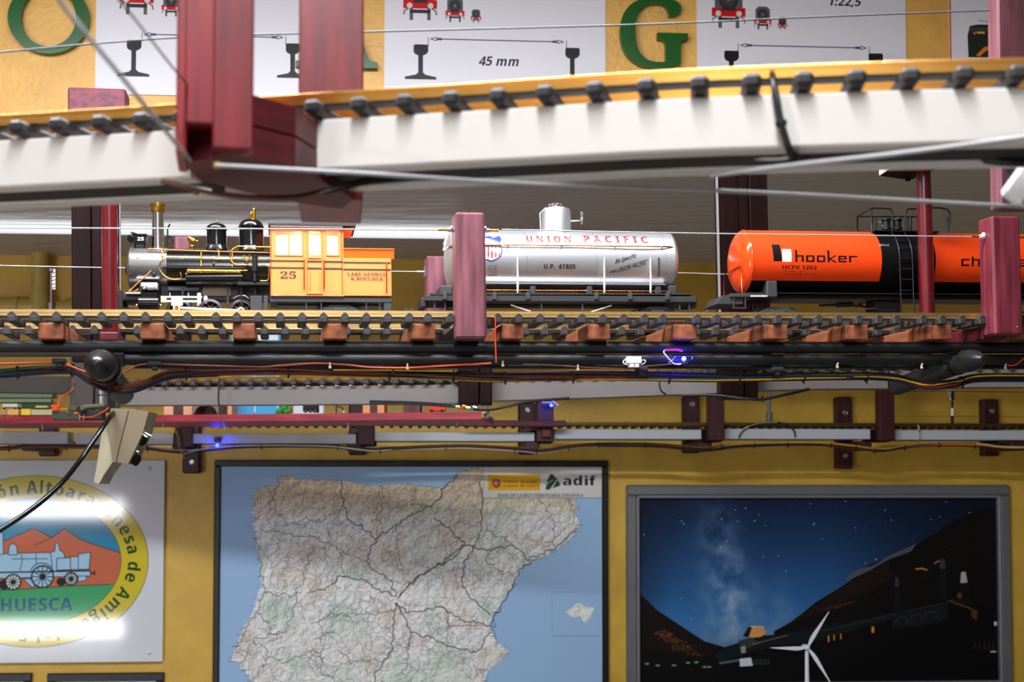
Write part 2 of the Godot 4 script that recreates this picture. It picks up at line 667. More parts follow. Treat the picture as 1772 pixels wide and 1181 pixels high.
func _shell():
	var top := EYE + 1.62
	var yellow := plaster("wall_yellow", Color(0.88, 0.71, 0.27), 0.45, 0.10, 1.3)
	var soffit := mat("soffit", Color(0.80, 0.79, 0.77), 0.5)
	soffit.uv1_triplanar = true
	soffit.uv1_world_triplanar = true
	soffit.uv1_scale = Vector3(0.5, 1.0, 1.6)
	soffit.heightmap_enabled = true
	soffit.heightmap_texture = noise("trowel", 1024, 0.006, 5, Color.BLACK, Color.WHITE, 31, FastNoiseLite.TYPE_PERLIN)
	soffit.heightmap_scale = 0.6
	var m := Mb.new()
	m.bx(-5.2, 5.2, -EYE - 0.05, 1.7, -0.2, 0.0)
	structure(m, "wall_back", yellow, WALL)
	m = Mb.new()
	m.bx(-5.2, 5.2, 0.905, 1.7, -0.14, 0.0, 0.004)
	structure(m, "wall_header", plaster("header_yellow", Color(0.95, 0.73, 0.37), 0.42, 0.14, 1.6), HEAD)
	m = Mb.new()
	m.bx(-5.2, 5.2, 0.876, 0.9048, -2.0, -0.004)
	structure(m, "ceiling_soffit", soffit, HEAD)
	m = Mb.new()
	m.bx(-4.7, 4.7, top, top + 0.1, -6.0, 3.2)
	structure(m, "ceiling", mat("ceiling_white", Color(0.85, 0.84, 0.81), 0.8), Transform3D.IDENTITY)
	m = Mb.new()
	m.bx(-4.7, 4.7, -0.1, 0.0, -6.0, 3.2)
	structure(m, "floor", mat("floor_tiles", Color(0.50, 0.48, 0.46), 0.4), Transform3D.IDENTITY)
	for s in [-1, 1]:
		m = Mb.new()
		m.bx(4.6 * s, 4.7 * s, 0.0, top, -6.0, 3.2)
		structure(m, "wall_left" if s < 0 else "wall_right", mat("wall_beige", Color(0.58, 0.55, 0.50), 0.7), Transform3D.IDENTITY)
	m = Mb.new()
	m.bx(-4.7, 4.7, 0.0, top, 3.0, 3.1)
	structure(m, "wall_front", mat("wall_cream", Color(0.66, 0.65, 0.63), 0.7), Transform3D.IDENTITY)

	# lamp strip on the soffit, left half
	var a := on(WALL, -700, 400, 0.62)
	var b := on(WALL, 796, 400, 0.62)
	var t := thing("strip_lamp", "long thin white lamp strip fixed along the left soffit", "lamp", WALL, Vector3((a.x + b.x) / 2, 0.864, 0.62))
	m = Mb.new()
	m.bx(a.x, b.x, 0.852, 0.876, 0.60, 0.64, 0.003)
	put(m, "diffuser", glowing(Color(0.93, 0.96, 1.0), 0.85), t)
	m = Mb.new()
	m.bx(b.x - 0.002, b.x + 0.012, 0.850, 0.876, 0.598, 0.642, 0.002)
	put(m, "end_cap", mat("lamp_white"), t)
	var l := AreaLight3D.new()
	l.name = "light"
	l.area_size = Vector2(b.x - a.x, 0.02)
	l.rotation = Vector3(-0.25, PI, 0)
	l.position = Vector3(0, -0.004, 0.024)
	l.light_energy = 0.11
	l.light_color = Color(0.95, 0.97, 1.0)
	l.shadow_enabled = true
	t.add_child(l)
	# short lamp nearer on the soffit, almost hidden by the front beam
	a = on(HEAD, 832, 303, -0.235)
	b = on(HEAD, 925, 303, -0.235)
	t = thing("panel_lamp", "bright lamp end under the soffit just below the foreground beam", "lamp", HEAD, Vector3((a.x + b.x) / 2, 0.86, -0.235))
	m = Mb.new()
	m.bx(a.x, b.x, 0.864, 0.876, -0.255, -0.235, 0.004)
	put(m, "diffuser", glowing(Color(1.0, 0.99, 0.95), 3.0), t)

	# painted drain pipe in the left corner of the wall
	var paint := plaster("pipe_yellow", Color(0.80, 0.70, 0.36), 0.4, 0.05, 2.0)
	var p0 := on(WALL, 69, 441, 0.06)
	var p1 := on(WALL, 69, 512, 0.06)
	t = thing("drain_pipe", "yellow painted drain pipe with elbow on the wall left of the brown column", "pipe", WALL, p1)
	m = Mb.new()
	m.cyl(p0 + Vector3(0, 0.03, 0), p1 - Vector3(0, 0.2, 0), 0.031, 24)
	put(m, "riser", paint, t)
	m = Mb.new()
	m.cyl(p1, p1 - Vector3(0, 0.16, 0), 0.039, 24)
	put(m, "socket", paint, t)
	m = Mb.new()
	var q := on(WALL, 40, 531, 0.06)
	m.cyl(q, q - Vector3(1.2, 0, 0), 0.033, 24)
	m.cyl(q + Vector3(0.07, 0, 0), q, 0.033, 24)
	put(m, "branch", paint, t)
	m = Mb.new()
	q = on(WALL, 33, 531, 0.06)
	m.cyl(q, q - Vector3(0.014, 0, 0), 0.039, 24)
	m.cyl(on(WALL, 100, 534, 0.06), on(WALL, 124, 534, 0.06), 0.03, 24)
	m.cyl(on(WALL, 114, 534, 0.06), on(WALL, 130, 534, 0.06), 0.036, 24)
	put_each(m, "collar", paint, t)


func bar_poster(called: String, label: String, x0: float, y0: float, x1: float, y1: float, cv: Cv, border := Color(0, 0, 0, 0)):
	var a := on(HEAD, x0, y0, 0.004)
	var b := on(HEAD, x1, y1 + 0.0235 * (x1 - x0), 0.004)
	var t := thing(called, label, "poster", HEAD, Vector3((a.x + b.x) / 2, b.y, 0.0), "railway scale posters on the beam")
	var m := Mb.new()
	m.bx(a.x, b.x, b.y, a.y, 0.0005, 0.0035)
	put(m, "sheet", mat("paper_white", Color(0.88, 0.87, 0.88), 0.35), t)
	m = Mb.new()
	m.panel(Vector3(a.x, a.y, 0.004), Vector3(b.x, a.y, 0.004), Vector3(b.x, b.y, 0.004), Vector3(a.x, b.y, 0.004), Vector3.BACK)
	put(m, "print", print_mat(cv.done(), 0.32), t)


func rail_shape(cv: Cv, cx: float, y0: float, y1: float):
	var k := Color(0.13, 0.12, 0.13)
	cv.poly([[cx - 12, y0 + 2], [cx - 10, y0], [cx + 11, y0], [cx + 13, y0 + 2], [cx + 13, y0 + 12], [cx + 10, y0 + 16], [cx + 4, y0 + 19], [cx + 4, y1 - 12], [cx + 8, y1 - 8], [cx + 27, y1 - 4], [cx + 27, y1],
		[cx - 27, y1], [cx - 27, y1 - 4], [cx - 8, y1 - 8], [cx - 4, y1 - 12], [cx - 4, y0 + 19], [cx - 10, y0 + 16], [cx - 12, y0 + 12]], k)


func gauge_arrow(cv: Cv, xa: float, xb: float, y: float):
	var k := Color(0.14, 0.10, 0.28)
	cv.line([[xa + 10, y], [xb - 10, y]], 1.3, k)
	for e in [[xa, 1], [xb, -1]]:
		var s: float = e[1]
		cv.line([[e[0], y], [e[0] + 10 * s, y - 3]], 1.2, k)
		cv.line([[e[0], y], [e[0] + 10 * s, y + 3]], 1.2, k)
		cv.line([[e[0] + 10 * s, y - 3], [e[0] + 10 * s, y - 1.5], [e[0] + 19 * s, y - 1.5], [e[0] + 19 * s, y + 1.5], [e[0] + 10 * s, y + 1.5], [e[0] + 10 * s, y + 3]], 0.9, k)
	cv.line([[xa - 4, y - 3], [xa - 4, y + 13]], 1.2, k)
	cv.line([[xb + 5, y - 3], [xb + 5, y + 13]], 1.2, k)


func engine_front(cv: Cv, cx: float, yb: float, s: float):
	var dk := Color(0.20, 0.20, 0.21)
	var md_ := Color(0.36, 0.37, 0.38)
	cv.poly([[cx - 24 * s, yb - 32 * s], [cx - 24 * s, yb - 66 * s], [cx - 14 * s, yb - 76 * s], [cx + 14 * s, yb - 76 * s], [cx + 24 * s, yb - 66 * s], [cx + 24 * s, yb - 32 * s]], md_)
	cv.oval(cx, yb - 50 * s, 17 * s, 18 * s, dk)
	cv.oval(cx, yb - 50 * s, 11 * s, 12 * s, Color(0.27, 0.27, 0.28))
	cv.oval(cx, yb - 50 * s, 3 * s, 3 * s, Color(0.6, 0.6, 0.6))
	for d in [-1, 1]:
		cv.rect(cx + d * 15 * s - 3 * s, yb - 22 * s, cx + d * 15 * s + 3 * s, yb, md_)
		cv.line([[cx + d * 20 * s, yb - 20 * s], [cx + d * 27 * s, yb - 16 * s], [cx + d * 28 * s, yb - 9 * s]], 2.2 * s, md_)
	cv.rect(cx - 18 * s, yb - 18 * s, cx + 18 * s, yb - 12 * s, dk)
	cv.rect(cx - 29 * s, yb - 35 * s, cx + 29 * s, yb - 20 * s, Color(0.80, 0.10, 0.11))
	cv.rect(cx - 12 * s, yb - 36 * s, cx + 12 * s, yb - 30 * s, dk)
	for d in [-1, 1]:
		cv.oval(cx + d * 18 * s, yb - 25 * s, 5 * s, 5 * s, Color(0.85, 0.83, 0.82), 16)


func _header_wall():
	var white := Color(0.90, 0.89, 0.91)
	var cv := Cv.new(168, -120, 524, 161, 4, white)
	rail_shape(cv, 233, 67, 130)
	rail_shape(cv, 506, 67, 127)
	gauge_arrow(cv, 251, 489, 57)
	engine_front(cv, 237, 23, 1.0)
	engine_front(cv, 296, 25, 0.56)
	cv.text("45 mm", false, 700, 340, 88, 402, 108, Color(0.13, 0.12, 0.13), 0.22)
	bar_poster("scale_poster", "white scale poster with rail drawings, behind the thick red foreground post", 168, -120, 524, 161, cv)
	cv = Cv.new(666, -120, 1048, 152, 4, white)
	rail_shape(cv, 728, 75, 135)
	rail_shape(cv, 990, 75, 135)
	gauge_arrow(cv, 745, 975, 65)
	engine_front(cv, 727, 33, 1.0)
	engine_front(cv, 787, 35, 0.56)
	engine_front(cv, 823, 35, 0.30)
	cv.text("45 mm", false, 700, 829, 93, 897, 109, Color(0.13, 0.12, 0.13), 0.22)
	bar_poster("scale_poster", "white poster reading 45 mm between two rail drawings, left of letter G", 666, -120, 1048, 152, cv)
	cv = Cv.new(1205, -120, 1569, 150, 4, white)
	rail_shape(cv, 1264, 86, 142)
	rail_shape(cv, 1515, 85, 140)
	gauge_arrow(cv, 1280, 1499, 76)
	engine_front(cv, 1260, 47, 1.0)
	engine_front(cv, 1319, 48, 0.52)
	engine_front(cv, 1353, 47, 0.28)
	cv.text("1:22,5", false, 700, 1434, -11, 1490, 6, Color(0.10, 0.10, 0.16), 0.22)
	bar_poster("scale_poster", "white poster reading 1:22,5 above a rail drawing, right of letter G", 1205, -120, 1569, 150, cv)
	cv = Cv.new(1641, -120, 1990, 150, 4, white)
	cv.rect(1641, -120, 1643.5, 150, Color(0.80, 0.30, 0.28))
	cv.poly([[1673, 98], [1672, 60], [1676, 44], [1690, 41], [1990, 41], [1990, 98]], Color(0.16, 0.19, 0.16))
	cv.poly([[1673, 60], [1676, 46], [1990, 46], [1990, 52], [1678, 52]], Color(0.24, 0.28, 0.24))
	cv.poly([[1686, 94], [1700, 80], [1720, 74], [1800, 72], [1800, 78], [1722, 80], [1704, 86], [1692, 97]], Color(0.93, 0.47, 0.16))
	cv.line([[1688, 55], [1702, 55]], 4, Color(0.92, 0.66, 0.15))
	cv.oval(1684, 56, 2.5, 2.5, Color(0.9, 0.4, 0.15))
	cv.line([[1690, 34], [1712, 36]], 1.2, Color(0.5, 0.5, 0.5))
	for k in 6:
		cv.oval(1700 + k * 40, 128, 15, 15, Color(0.55, 0.54, 0.53))
	bar_poster("scale_poster", "white poster with a red edge and a dark green locomotive at top right", 1641, -120, 1990, 150, cv)
	# green raised letters
	for e in [["O", 14, -34, 153, 94, "large green letter O on the yellow beam, far left"], ["A", 512, -6, 653, 118, "green letter mostly hidden by the second red post, only its foot showing"], ["G", 1073, -7, 1191, 119, "large green letter G on the yellow beam between two posters"]]:
		var a := on(HEAD, e[1], e[2], 0.02)
		var b := on(HEAD, e[3], e[4], 0.02)
		var t := thing("letter", e[5], "letter", HEAD, Vector3((a.x + b.x) / 2, b.y, 0.0), "green letters on the beam")
		var m := Mb.new()
		if e[0] == "O":      # a ring, thicker at the sides
			var c := (a + b) / 2
			var h := (b - a).abs() / 2
			for i in 64:
				var q := []
				for k in [i, i + 1]:
					var g: float = TAU * k / 64.0
					q.append([Vector3(c.x + h.x * cos(g), c.y + h.y * sin(g), 0), Vector3(c.x + h.x * 0.68 * cos(g), c.y + h.y * 0.80 * sin(g), 0)])
				var f := Vector3(0, 0, 0.02)
				m.quad(q[0][0] + f, q[1][0] + f, q[1][1] + f, q[0][1] + f, Vector3.BACK)
				m.quad(q[0][0], q[1][0], q[1][0] + f, q[0][0] + f, q[0][0] - c)
				m.quad(q[0][1], q[1][1], q[1][1] + f, q[0][1] + f, c - q[0][1])
		else:
			m.text(e[0], true, 700, Rect2(a.x, b.y, b.x - a.x, a.y - b.y), Transform3D(Basis.IDENTITY, Vector3(0, 0, 0.001)), 0.019)
		put(m, "letter_body", mat("green_letter"), t)


# ---------------------------------------------------------------- pictures on the lower wall
func hung(called: String, label: String, cat: String, x0: float, y0: float, x1: float, y1: float, w: float) -> Array:
	var a := on(WALL, x0, y0, w)
	var b := on(WALL, x1, y1, w)
	var t := thing(called, label, cat, WALL, Vector3((a.x + b.x) / 2, b.y, 0))
	return [t, a, b]


func picture_frame(t: Node3D, a: Vector3, b: Vector3, fw: float, depth: float, material: Material, bevel: float):
	for k in 4:
		var m := Mb.new()
		if k == 0: m.bx(a.x, b.x, a.y - fw, a.y, 0.001, depth, bevel)
		elif k == 1: m.bx(a.x, b.x, b.y, b.y + fw, 0.001, depth, bevel)
		elif k == 2: m.bx(a.x, a.x + fw, b.y + fw, a.y - fw, 0.001, depth, bevel)
		else: m.bx(b.x - fw, b.x, b.y + fw, a.y - fw, 0.001, depth, bevel)
		put(m, "frame_side", material, t)


func _wall_pictures():
	_club_sign()
	_rail_map()
	_night_photo()
	for e in [[-150, 1168, 51, 1400, "black picture frame at the bottom left corner, cut off by the picture edge"], [81, 1167, 281, 1400, "black picture frame right below the round club sign"]]:
		var h := hung("picture", e[4], "picture", e[0], e[1], e[2], e[3], 0.02)
		picture_frame(h[0], h[1], h[2], 0.031, 0.02, mat("frame_black", Color(0.035, 0.033, 0.033), 0.4), 0.003)
		var m := Mb.new()
		m.bx(h[1].x + 0.03, h[2].x - 0.03, h[2].y + 0.03, h[1].y - 0.03, 0.001, 0.008)
		put(m, "sheet", mat("paper_white"), h[0])


func ring(cv: Cv, cx: float, cy: float, rx: float, ry: float, c: Color):
	cv.oval(cx, cy, rx, ry, c, 120)


func wheel(cv: Cv, cx: float, cy: float, r: float, k: Color, fill: Color):
	cv.oval(cx, cy, r, r, k)
	cv.oval(cx, cy, r - 2.6, r - 2.6, fill)
	for i in 12:
		var a := TAU * i / 12.0
		cv.line([[cx, cy], [cx + cos(a) * (r - 1), cy + sin(a) * (r - 1)]], 1.5, k)
	cv.oval(cx, cy, r * 0.28, r * 0.28, k)


func _club_sign():
	var x0 := -165.0
	var y0 := 797.0
	var cv := Cv.new(x0, y0, 281, 1147, 5, Color(0.87, 0.88, 0.90))
	var k := Color(0.12, 0.11, 0.11)
	var c := Vector2(60, 972)
	ring(cv, c.x, c.y, 195, 149, Color(0.25, 0.25, 0.1))
	ring(cv, c.x, c.y, 194, 148, Color(0.84, 0.77, 0.17))
	ring(cv, c.x, c.y, 148, 110, k)
	ring(cv, c.x, c.y, 147.2, 109.2, Color(0.13, 0.56, 0.72))
	# the scene inside, cut to the oval by drawing only points inside it
	var inside := func(p: Array) -> Array:
		var e := PackedVector2Array()
		for i in 90: e.append(c + Vector2(147 * cos(TAU * i / 90.0), 109 * sin(TAU * i / 90.0)))
		var q := PackedVector2Array()
		for a in p: q.append(Vector2(a[0], a[1]))
		var r := Geometry2D.intersect_polygons(q, e)
		return Array(r[0]) if r.size() else []
	var hills := [[-100, 945], [-20, 938], [6, 936], [14, 934], [56, 915], [88, 931], [109, 916], [136, 934], [160, 943], [210, 959], [220, 1020], [-100, 1020]]
	cv.poly(inside.call(hills), Color(0.80, 0.42, 0.30))
	cv.line([[-100, 945], [6, 936], [14, 934], [56, 915], [88, 931], [109, 916], [136, 934], [160, 943], [206, 958]], 1.2, k)
	cv.line([[88, 931], [58, 945]], 1.0, k)
	cv.poly(inside.call([[-100, 1026], [60, 1019], [120, 1015], [210, 1012], [210, 1100], [-100, 1100]]), Color(0.22, 0.66, 0.40))
	cv.line([[-85, 1026], [60, 1019], [120, 1015], [192, 1013]], 1.2, k)
	# engine drawing
	var blue := Color(0.65, 0.82, 0.92)
	var shape := func(p: Array):
		cv.poly(p, blue)
		cv.line(p + [p[0]], 1.3, k)
	shape.call([[-60, 960], [86, 957], [90, 966], [90, 992], [-60, 993]])
	shape.call([[-12, 960], [-10, 925], [4, 922], [6, 960]])
	shape.call([[14, 961], [15, 946], [20, 941], [26, 943], [29, 950], [29, 961]])
	shape.call([[86, 957], [93, 955], [95, 940], [99, 940], [102, 953], [108, 957], [112, 968], [98, 992], [90, 992]])
	shape.call([[97, 967], [120, 966], [121, 987], [97, 988]])
	shape.call([[120, 965], [134, 964], [134, 987], [121, 987]])
	shape.call([[134, 960], [155, 957], [153, 986], [134, 987]])
	cv.line([[20, 968], [82, 968]], 1.1, k)
	cv.line([[36, 960], [38, 972], [34, 988]], 1.1, k)
	cv.line([[61, 959], [62, 976]], 1.1, k)
	shape.call([[-60, 992], [154, 989], [156, 998], [-60, 1003]])
	shape.call([[134, 998], [148, 998], [148, 1006], [134, 1008]])
	cv.line([[154, 993], [163, 993]], 2.4, k)
	cv.line([[162, 989], [162, 997]], 2.4, k)
	shape.call([[40, 1003], [52, 1002], [60, 1014], [56, 1018]])
	cv.oval(105, 1008, 8, 7, k)
	cv.oval(8, 1012, 9, 9, k)
	cv.poly([[53, 988], [56, 982], [62, 977], [70, 975], [80, 977], [88, 983], [92, 990]], blue)
	cv.line([[53, 988], [56, 982], [62, 977], [70, 975], [80, 977], [88, 983], [92, 990]], 1.5, k)
	wheel(cv, 73, 999, 20, k, blue)
	wheel(cv, 23, 1008, 14.5, k, Color(0.86, 0.88, 0.88))
	wheel(cv, 122, 1003, 12, k, Color(0.86, 0.88, 0.88))
	cv.line([[-60, 992], [156, 989]], 2.4, k)
	cv.text("HUESCA", false, 700, 3, 1036, 125, 1058, Color(0.05, 0.36, 0.55), 0.0, -0.008)
	# lettering round the oval
	var txt := "Asociación Altoaragonesa de Amigos del Ferrocarril"
	var arc := [0.0]
	var rx := 170.0
	var ry := 128.0
	var n := 720
	for i in n:
		var a := TAU * i / n
		arc.append(arc[-1] + sqrt(pow(rx * sin(a), 2) + pow(ry * cos(a), 2)) * TAU / n)
	var find := func(s: float) -> float:
		s = fposmod(s, arc[n])
		var i := 0
		while arc[i + 1] < s: i += 1
		return TAU * i / n
	var fnt := Mb.font(false, 700)
	var size := 30.0
	var step := func(ch: String) -> float: return fnt.get_string_size(ch, 0, -1, 48).x * size / 48.0 * 1.06 + 1.6
	var lead := 0.0
	for i in 11: lead += step.call(txt[i])
	var start := 0.0
	var th := 1.5 * PI - 0.10
	var i0 := int(th / TAU * n)
	start = arc[i0] - lead
	for i in txt.length():
		var w: float = step.call(txt[i])
		var a: float = find.call(start + w / 2)
		var pos := c + Vector2(rx * cos(a), ry * sin(a))
		var turn := Vector2(-rx * sin(a), ry * cos(a)).angle()
		if txt[i] != " ":
			cv.letter(txt[i], 700, pos, size, turn, Color(0.03, 0.27, 0.08))
		start += w
	var h := hung("club_sign", "square white club sign with yellow oval, steam engine and HUESCA, lower left", "sign", x0, y0, 281, 1147, 0.022)
	var t: Node3D = h[0]
	var a: Vector3 = h[1]
	var b: Vector3 = h[2]
	b.y = on(WALL, 100, 1147, 0.022).y
	var m := Mb.new()
	m.bx(a.x, b.x, b.y, a.y, 0.008, 0.0215, 0.001)
	put(m, "board", mat("board_white", Color(0.85, 0.86, 0.88), 0.3), t)
	m = Mb.new()
	m.panel(Vector3(a.x, a.y, 0.022), Vector3(b.x, a.y, 0.022), Vector3(b.x, b.y, 0.022), Vector3(a.x, b.y, 0.022), Vector3.BACK)
	var pm := print_mat(cv.done(), 0.5, 0.75)
	pm.clearcoat_roughness = 0.06
	pm.metallic_specular = 0.15
	put(m, "print", pm, t)
	for e in [[258, 1130], [258, 812], [-148, 812], [-148, 1134]]:
		m = Mb.new()
		m.ball(on(WALL, e[0], e[1], 0.022), Vector3(0.009, 0.009, 0.006), 10)
		put(m, "screw_cap", mat("white_plastic"), t)


func _rail_map():
	var z := func(p: Array) -> Array:
		var r := []
		for q in p: r.append(Vector2(360 + q[0] / 2.461, 780 + q[1] / 2.461))
		return r
	var x0 := 383.0
	var y0 := 808.0
	var x1 := 1043.0
	var y1 := 1318.0
	var sea := Color(0.62, 0.76, 0.90)
	var cv := Cv.new(x0, y0, x1, y1, 2, sea)
	var land := [[300, 128], [312, 108], [345, 103], [372, 122], [430, 122], [470, 128], [520, 124], [580, 130], [640, 140], [708, 153], [760, 144], [830, 140], [900, 149], [960, 156], [1008, 152], [1040, 120], [1070, 92], [1110, 78], [1170, 70], [1600, 60], [1590, 150], [1560, 210],
		[1577, 240], [1568, 270], [1586, 320], [1560, 360], [1528, 392], [1470, 432], [1400, 470], [1338, 492], [1318, 540], [1290, 590], [1270, 605], [1240, 660], [1215, 690], [1205, 722], [1196, 764], [1240, 825], [1278, 850], [1232, 905], [1190, 935], [1172, 987], [1150, 1060], [1060, 1130], [900, 1180], [700, 1230], [560, 1290], [420, 1230], [330, 1120], [200, 1110],
		[188, 990], [186, 960], [160, 925], [138, 915], [142, 893], [104, 884], [122, 825], [150, 752], [190, 690], [210, 620], [228, 560], [222, 480], [206, 400], [208, 350], [182, 312], [212, 290], [180, 262], [205, 232], [185, 205], [215, 160], [285, 142]]
	cv.poly(z.call(land), Color(0.86, 0.85, 0.83))
	cv.poly(z.call([[1525, 690], [1570, 655], [1590, 648], [1600, 665], [1648, 672], [1630, 715], [1605, 738], [1585, 705], [1560, 712], [1540, 705]]), Color(0.86, 0.83, 0.76))
	# relief shading printed on the land, plus a painted reflection band at the top
	var n1 := FastNoiseLite.new()
	n1.seed = 3
	n1.frequency = 0.02
	n1.fractal_octaves = 6
	n1.fractal_gain = 0.62
	n1.domain_warp_enabled = true
	n1.domain_warp_amplitude = 14.0
	n1.domain_warp_frequency = 0.012
	var n2 := FastNoiseLite.new()
	n2.seed = 8
	n2.frequency = 0.0045
	for y in cv.im.get_height():
		for x in cv.im.get_width():
			var c := cv.im.get_pixel(x, y)
			if c.b > 0.88:
				continue
			var h := n1.get_noise_2d(x, y)
			var sh := clampf((h - n1.get_noise_2d(x + 2, y + 2)) * 0.7, -0.17, 0.07)
			var g := n2.get_noise_2d(x, y)
			var tint := Color(0.93, 0.93, 0.92).lerp(Color(0.80, 0.85, 0.79), clampf(g * 2.0, 0, 1)).lerp(Color(0.86, 0.82, 0.76), clampf(-g * 1.6, 0, 0.8))
			if y < 170:
				tint = tint.lerp(Color(0.82, 0.72, 0.58), clampf((190.0 - y) / 120.0, 0, 0.8))  # tan towards the top: reflection and shadow over the map, painted in
			cv.im.set_pixel(x, y, Color(tint.r + sh, tint.g + sh, tint.b + sh * 0.9))
	# lines
	var wob := FastNoiseLite.new()
	wob.seed = 44
	wob.frequency = 0.03
	var wavy := func(p: Array, amp: float) -> Array:
		var r := []
		for i in p.size() - 1:
			var a := Vector2(p[i][0], p[i][1])
			var b := Vector2(p[i + 1][0], p[i + 1][1])
			var k := maxi(1, int(a.distance_to(b) / 9.0))
			for j in k:
				var q := a.lerp(b, j / float(k))
				r.append([q.x + amp * wob.get_noise_2d(q.x, q.y), q.y + amp * wob.get_noise_2d(q.y + 500, q.x)])
		r.append([p[-1][0], p[-1][1]])
		return r
	var dk := Color(0.17, 0.15, 0.18)
	var md_ := Color(0.30, 0.26, 0.29)
	var rd := Color(0.62, 0.32, 0.24)
	for e in [[[800, 625], [870, 560], [960, 495], [1050, 455], [1090, 400], [1130, 412], [1180, 428], [1290, 403], [1340, 430], [1362, 466], [1470, 420], [1520, 380], [1575, 330]], [[800, 625], [880, 540], [1000, 470], [1090, 395]],
			[[800, 620], [770, 550], [700, 505], [668, 470], [690, 410], [712, 372], [650, 322], [590, 290], [570, 230], [560, 130]], [[712, 372], [790, 320], [870, 270], [950, 235], [1010, 150], [1060, 100]],
			[[800, 620], [720, 590], [650, 545], [575, 530], [500, 580], [440, 600]], [[800, 640], [785, 730], [780, 840], [745, 890], [710, 940], [700, 1000], [640, 1120]], [[800, 640], [850, 690], [985, 662], [1080, 720], [1190, 745], [1210, 720], [1290, 590], [1340, 490], [1400, 465]],
			[[1130, 410], [1090, 470], [1080, 570], [1110, 620], [1200, 700]], [[1130, 412], [1160, 340], [1165, 230], [1150, 130]], [[800, 650], [860, 770], [940, 790], [1020, 830], [1140, 860], [1196, 770]], [[1090, 395], [1040, 350], [960, 285]]]:
		cv.line(z.call(wavy.call(e, 16.0)), 1.6, dk)
	for e in [[[260, 170], [300, 260], [330, 310], [420, 290], [470, 300], [560, 250], [570, 215]], [[225, 340], [300, 345], [370, 360], [470, 370], [560, 420], [620, 450], [668, 470]], [[208, 380], [235, 560], [240, 600], [210, 680], [160, 760], [125, 840]],
			[[240, 600], [330, 610], [400, 595]], [[355, 700], [380, 600], [410, 520], [450, 400]], [[480, 770], [475, 720], [520, 690], [640, 695], [795, 680]], [[480, 770], [480, 860], [480, 940], [560, 985]], [[480, 770], [540, 768]], [[150, 890], [200, 800], [270, 770], [330, 760], [355, 700]],
			[[200, 960], [260, 870], [330, 890], [400, 860], [480, 850]], [[560, 850], [610, 890], [700, 890], [745, 890]], [[795, 320], [800, 420], [830, 500]], [[720, 370], [720, 290], [750, 160]], [[880, 150], [860, 230], [940, 240]], [[1210, 720], [1230, 830]], [[1170, 330], [1250, 370], [1300, 403]],
			[[1480, 420], [1470, 300], [1430, 230], [1400, 200]], [[1480, 380], [1560, 290], [1540, 200]], [[1180, 430], [1190, 480], [1250, 520], [1300, 540]], [[1000, 690], [1020, 760], [1020, 830]], [[860, 770], [855, 830], [830, 950]], [[210, 680], [260, 720], [270, 770]], [[300, 115], [280, 200], [260, 250]], [[500, 580], [570, 530], [565, 420]]]:
		cv.line(z.call(wavy.call(e, 22.0)), 1.0, md_)
	for e in [[[985, 662], [1015, 690], [1020, 745], [1110, 742], [1196, 745]], [[780, 840], [770, 870], [750, 890]], [[810, 830], [850, 835], [862, 770]], [[1150, 930], [1190, 932]]]:
		cv.line(z.call(wavy.call(e, 8.0)), 1.3, rd)
	var rng := RandomNumberGenerator.new()
	rng.seed = 12
	for i in 1500:      # minor roads and rivers
		var p := Vector2(rng.randf_range(130, 1560), rng.randf_range(110, 1240))
		var pts := [p]
		var a := rng.randf() * TAU
		var okay := true
		for k in 6:
			a += rng.randf_range(-0.9, 0.9)
			p += Vector2(cos(a), sin(a)) * 12
			pts.append(p)
		for q in pts:
			if not Geometry2D.is_point_in_polygon(q, PackedVector2Array(land.map(func(l): return Vector2(l[0], l[1])))): okay = false
		if okay:
			cv.line(z.call(pts.map(func(q): return [q.x, q.y])), 0.6, [Color(0.42, 0.38, 0.40), Color(0.58, 0.50, 0.48), Color(0.52, 0.56, 0.62)][i % 3])
	for i in 240:      # place names along the coast
		var q: Array = land[(i * 7) % land.size()]
		var q2: Array = land[((i * 7) + 1) % land.size()]
		var f := rng.randf()
		var p: Vector2 = z.call([[lerpf(q[0], q2[0], f), lerpf(q[1], q2[1], f)]])[0]
		cv.line([[p.x - rng.randf_range(2, 8), p.y], [p.x + rng.randf_range(2, 8), p.y]], 0.6, Color(0.45, 0.45, 0.52))
	cv.line(z.call([[1675, 605], [1465, 605], [1465, 791], [1675, 791]]), 0.8, Color(0.45, 0.55, 0.66))
	# title block
	cv.rect(836, 809, 1043, 862, Color(0.85, 0.84, 0.82))
	cv.line([[836, 862], [1043, 862]], 0.8, Color(0.4, 0.4, 0.4))
	cv.rect(843, 821, 935, 849, Color(0.93, 0.68, 0.05))
	cv.poly([[850, 832], [853, 829], [861, 829], [865, 832], [864, 842], [858, 845], [852, 842]], Color(0.62, 0.25, 0.16))
	cv.oval(857, 836, 3.2, 4, Color(0.72, 0.5, 0.6))
	for e in [[849, 833, 849, 844], [866, 833, 866, 844]]:
		cv.line([[e[0], e[1]], [e[2], e[3]]], 1.2, Color(0.62, 0.3, 0.18))
	cv.text("GOBIERNO", false, 700, 870, 832, 896, 836, Color(0.5, 0.32, 0.05))
	cv.text("DE ESPAÑA", false, 700, 870, 838, 896, 843, Color(0.5, 0.32, 0.05))
	cv.text("MINISTERIO", false, 700, 900, 832, 930, 836, Color(0.5, 0.32, 0.05))
	cv.text("DE FOMENTO", false, 700, 900, 838, 933, 843, Color(0.5, 0.32, 0.05))
	var g := Color(0.13, 0.27, 0.17)
	cv.poly([[944, 846], [946, 838], [958, 831], [966, 826], [952, 847], [946, 848]], g)
	cv.poly([[945, 836], [952, 821], [955, 820], [958, 822], [970, 837], [969, 841], [956, 845], [966, 829], [958, 830]], g)
	cv.text("adif", false, 700, 975, 823, 1033, 840, Color(0.16, 0.09, 0.16))
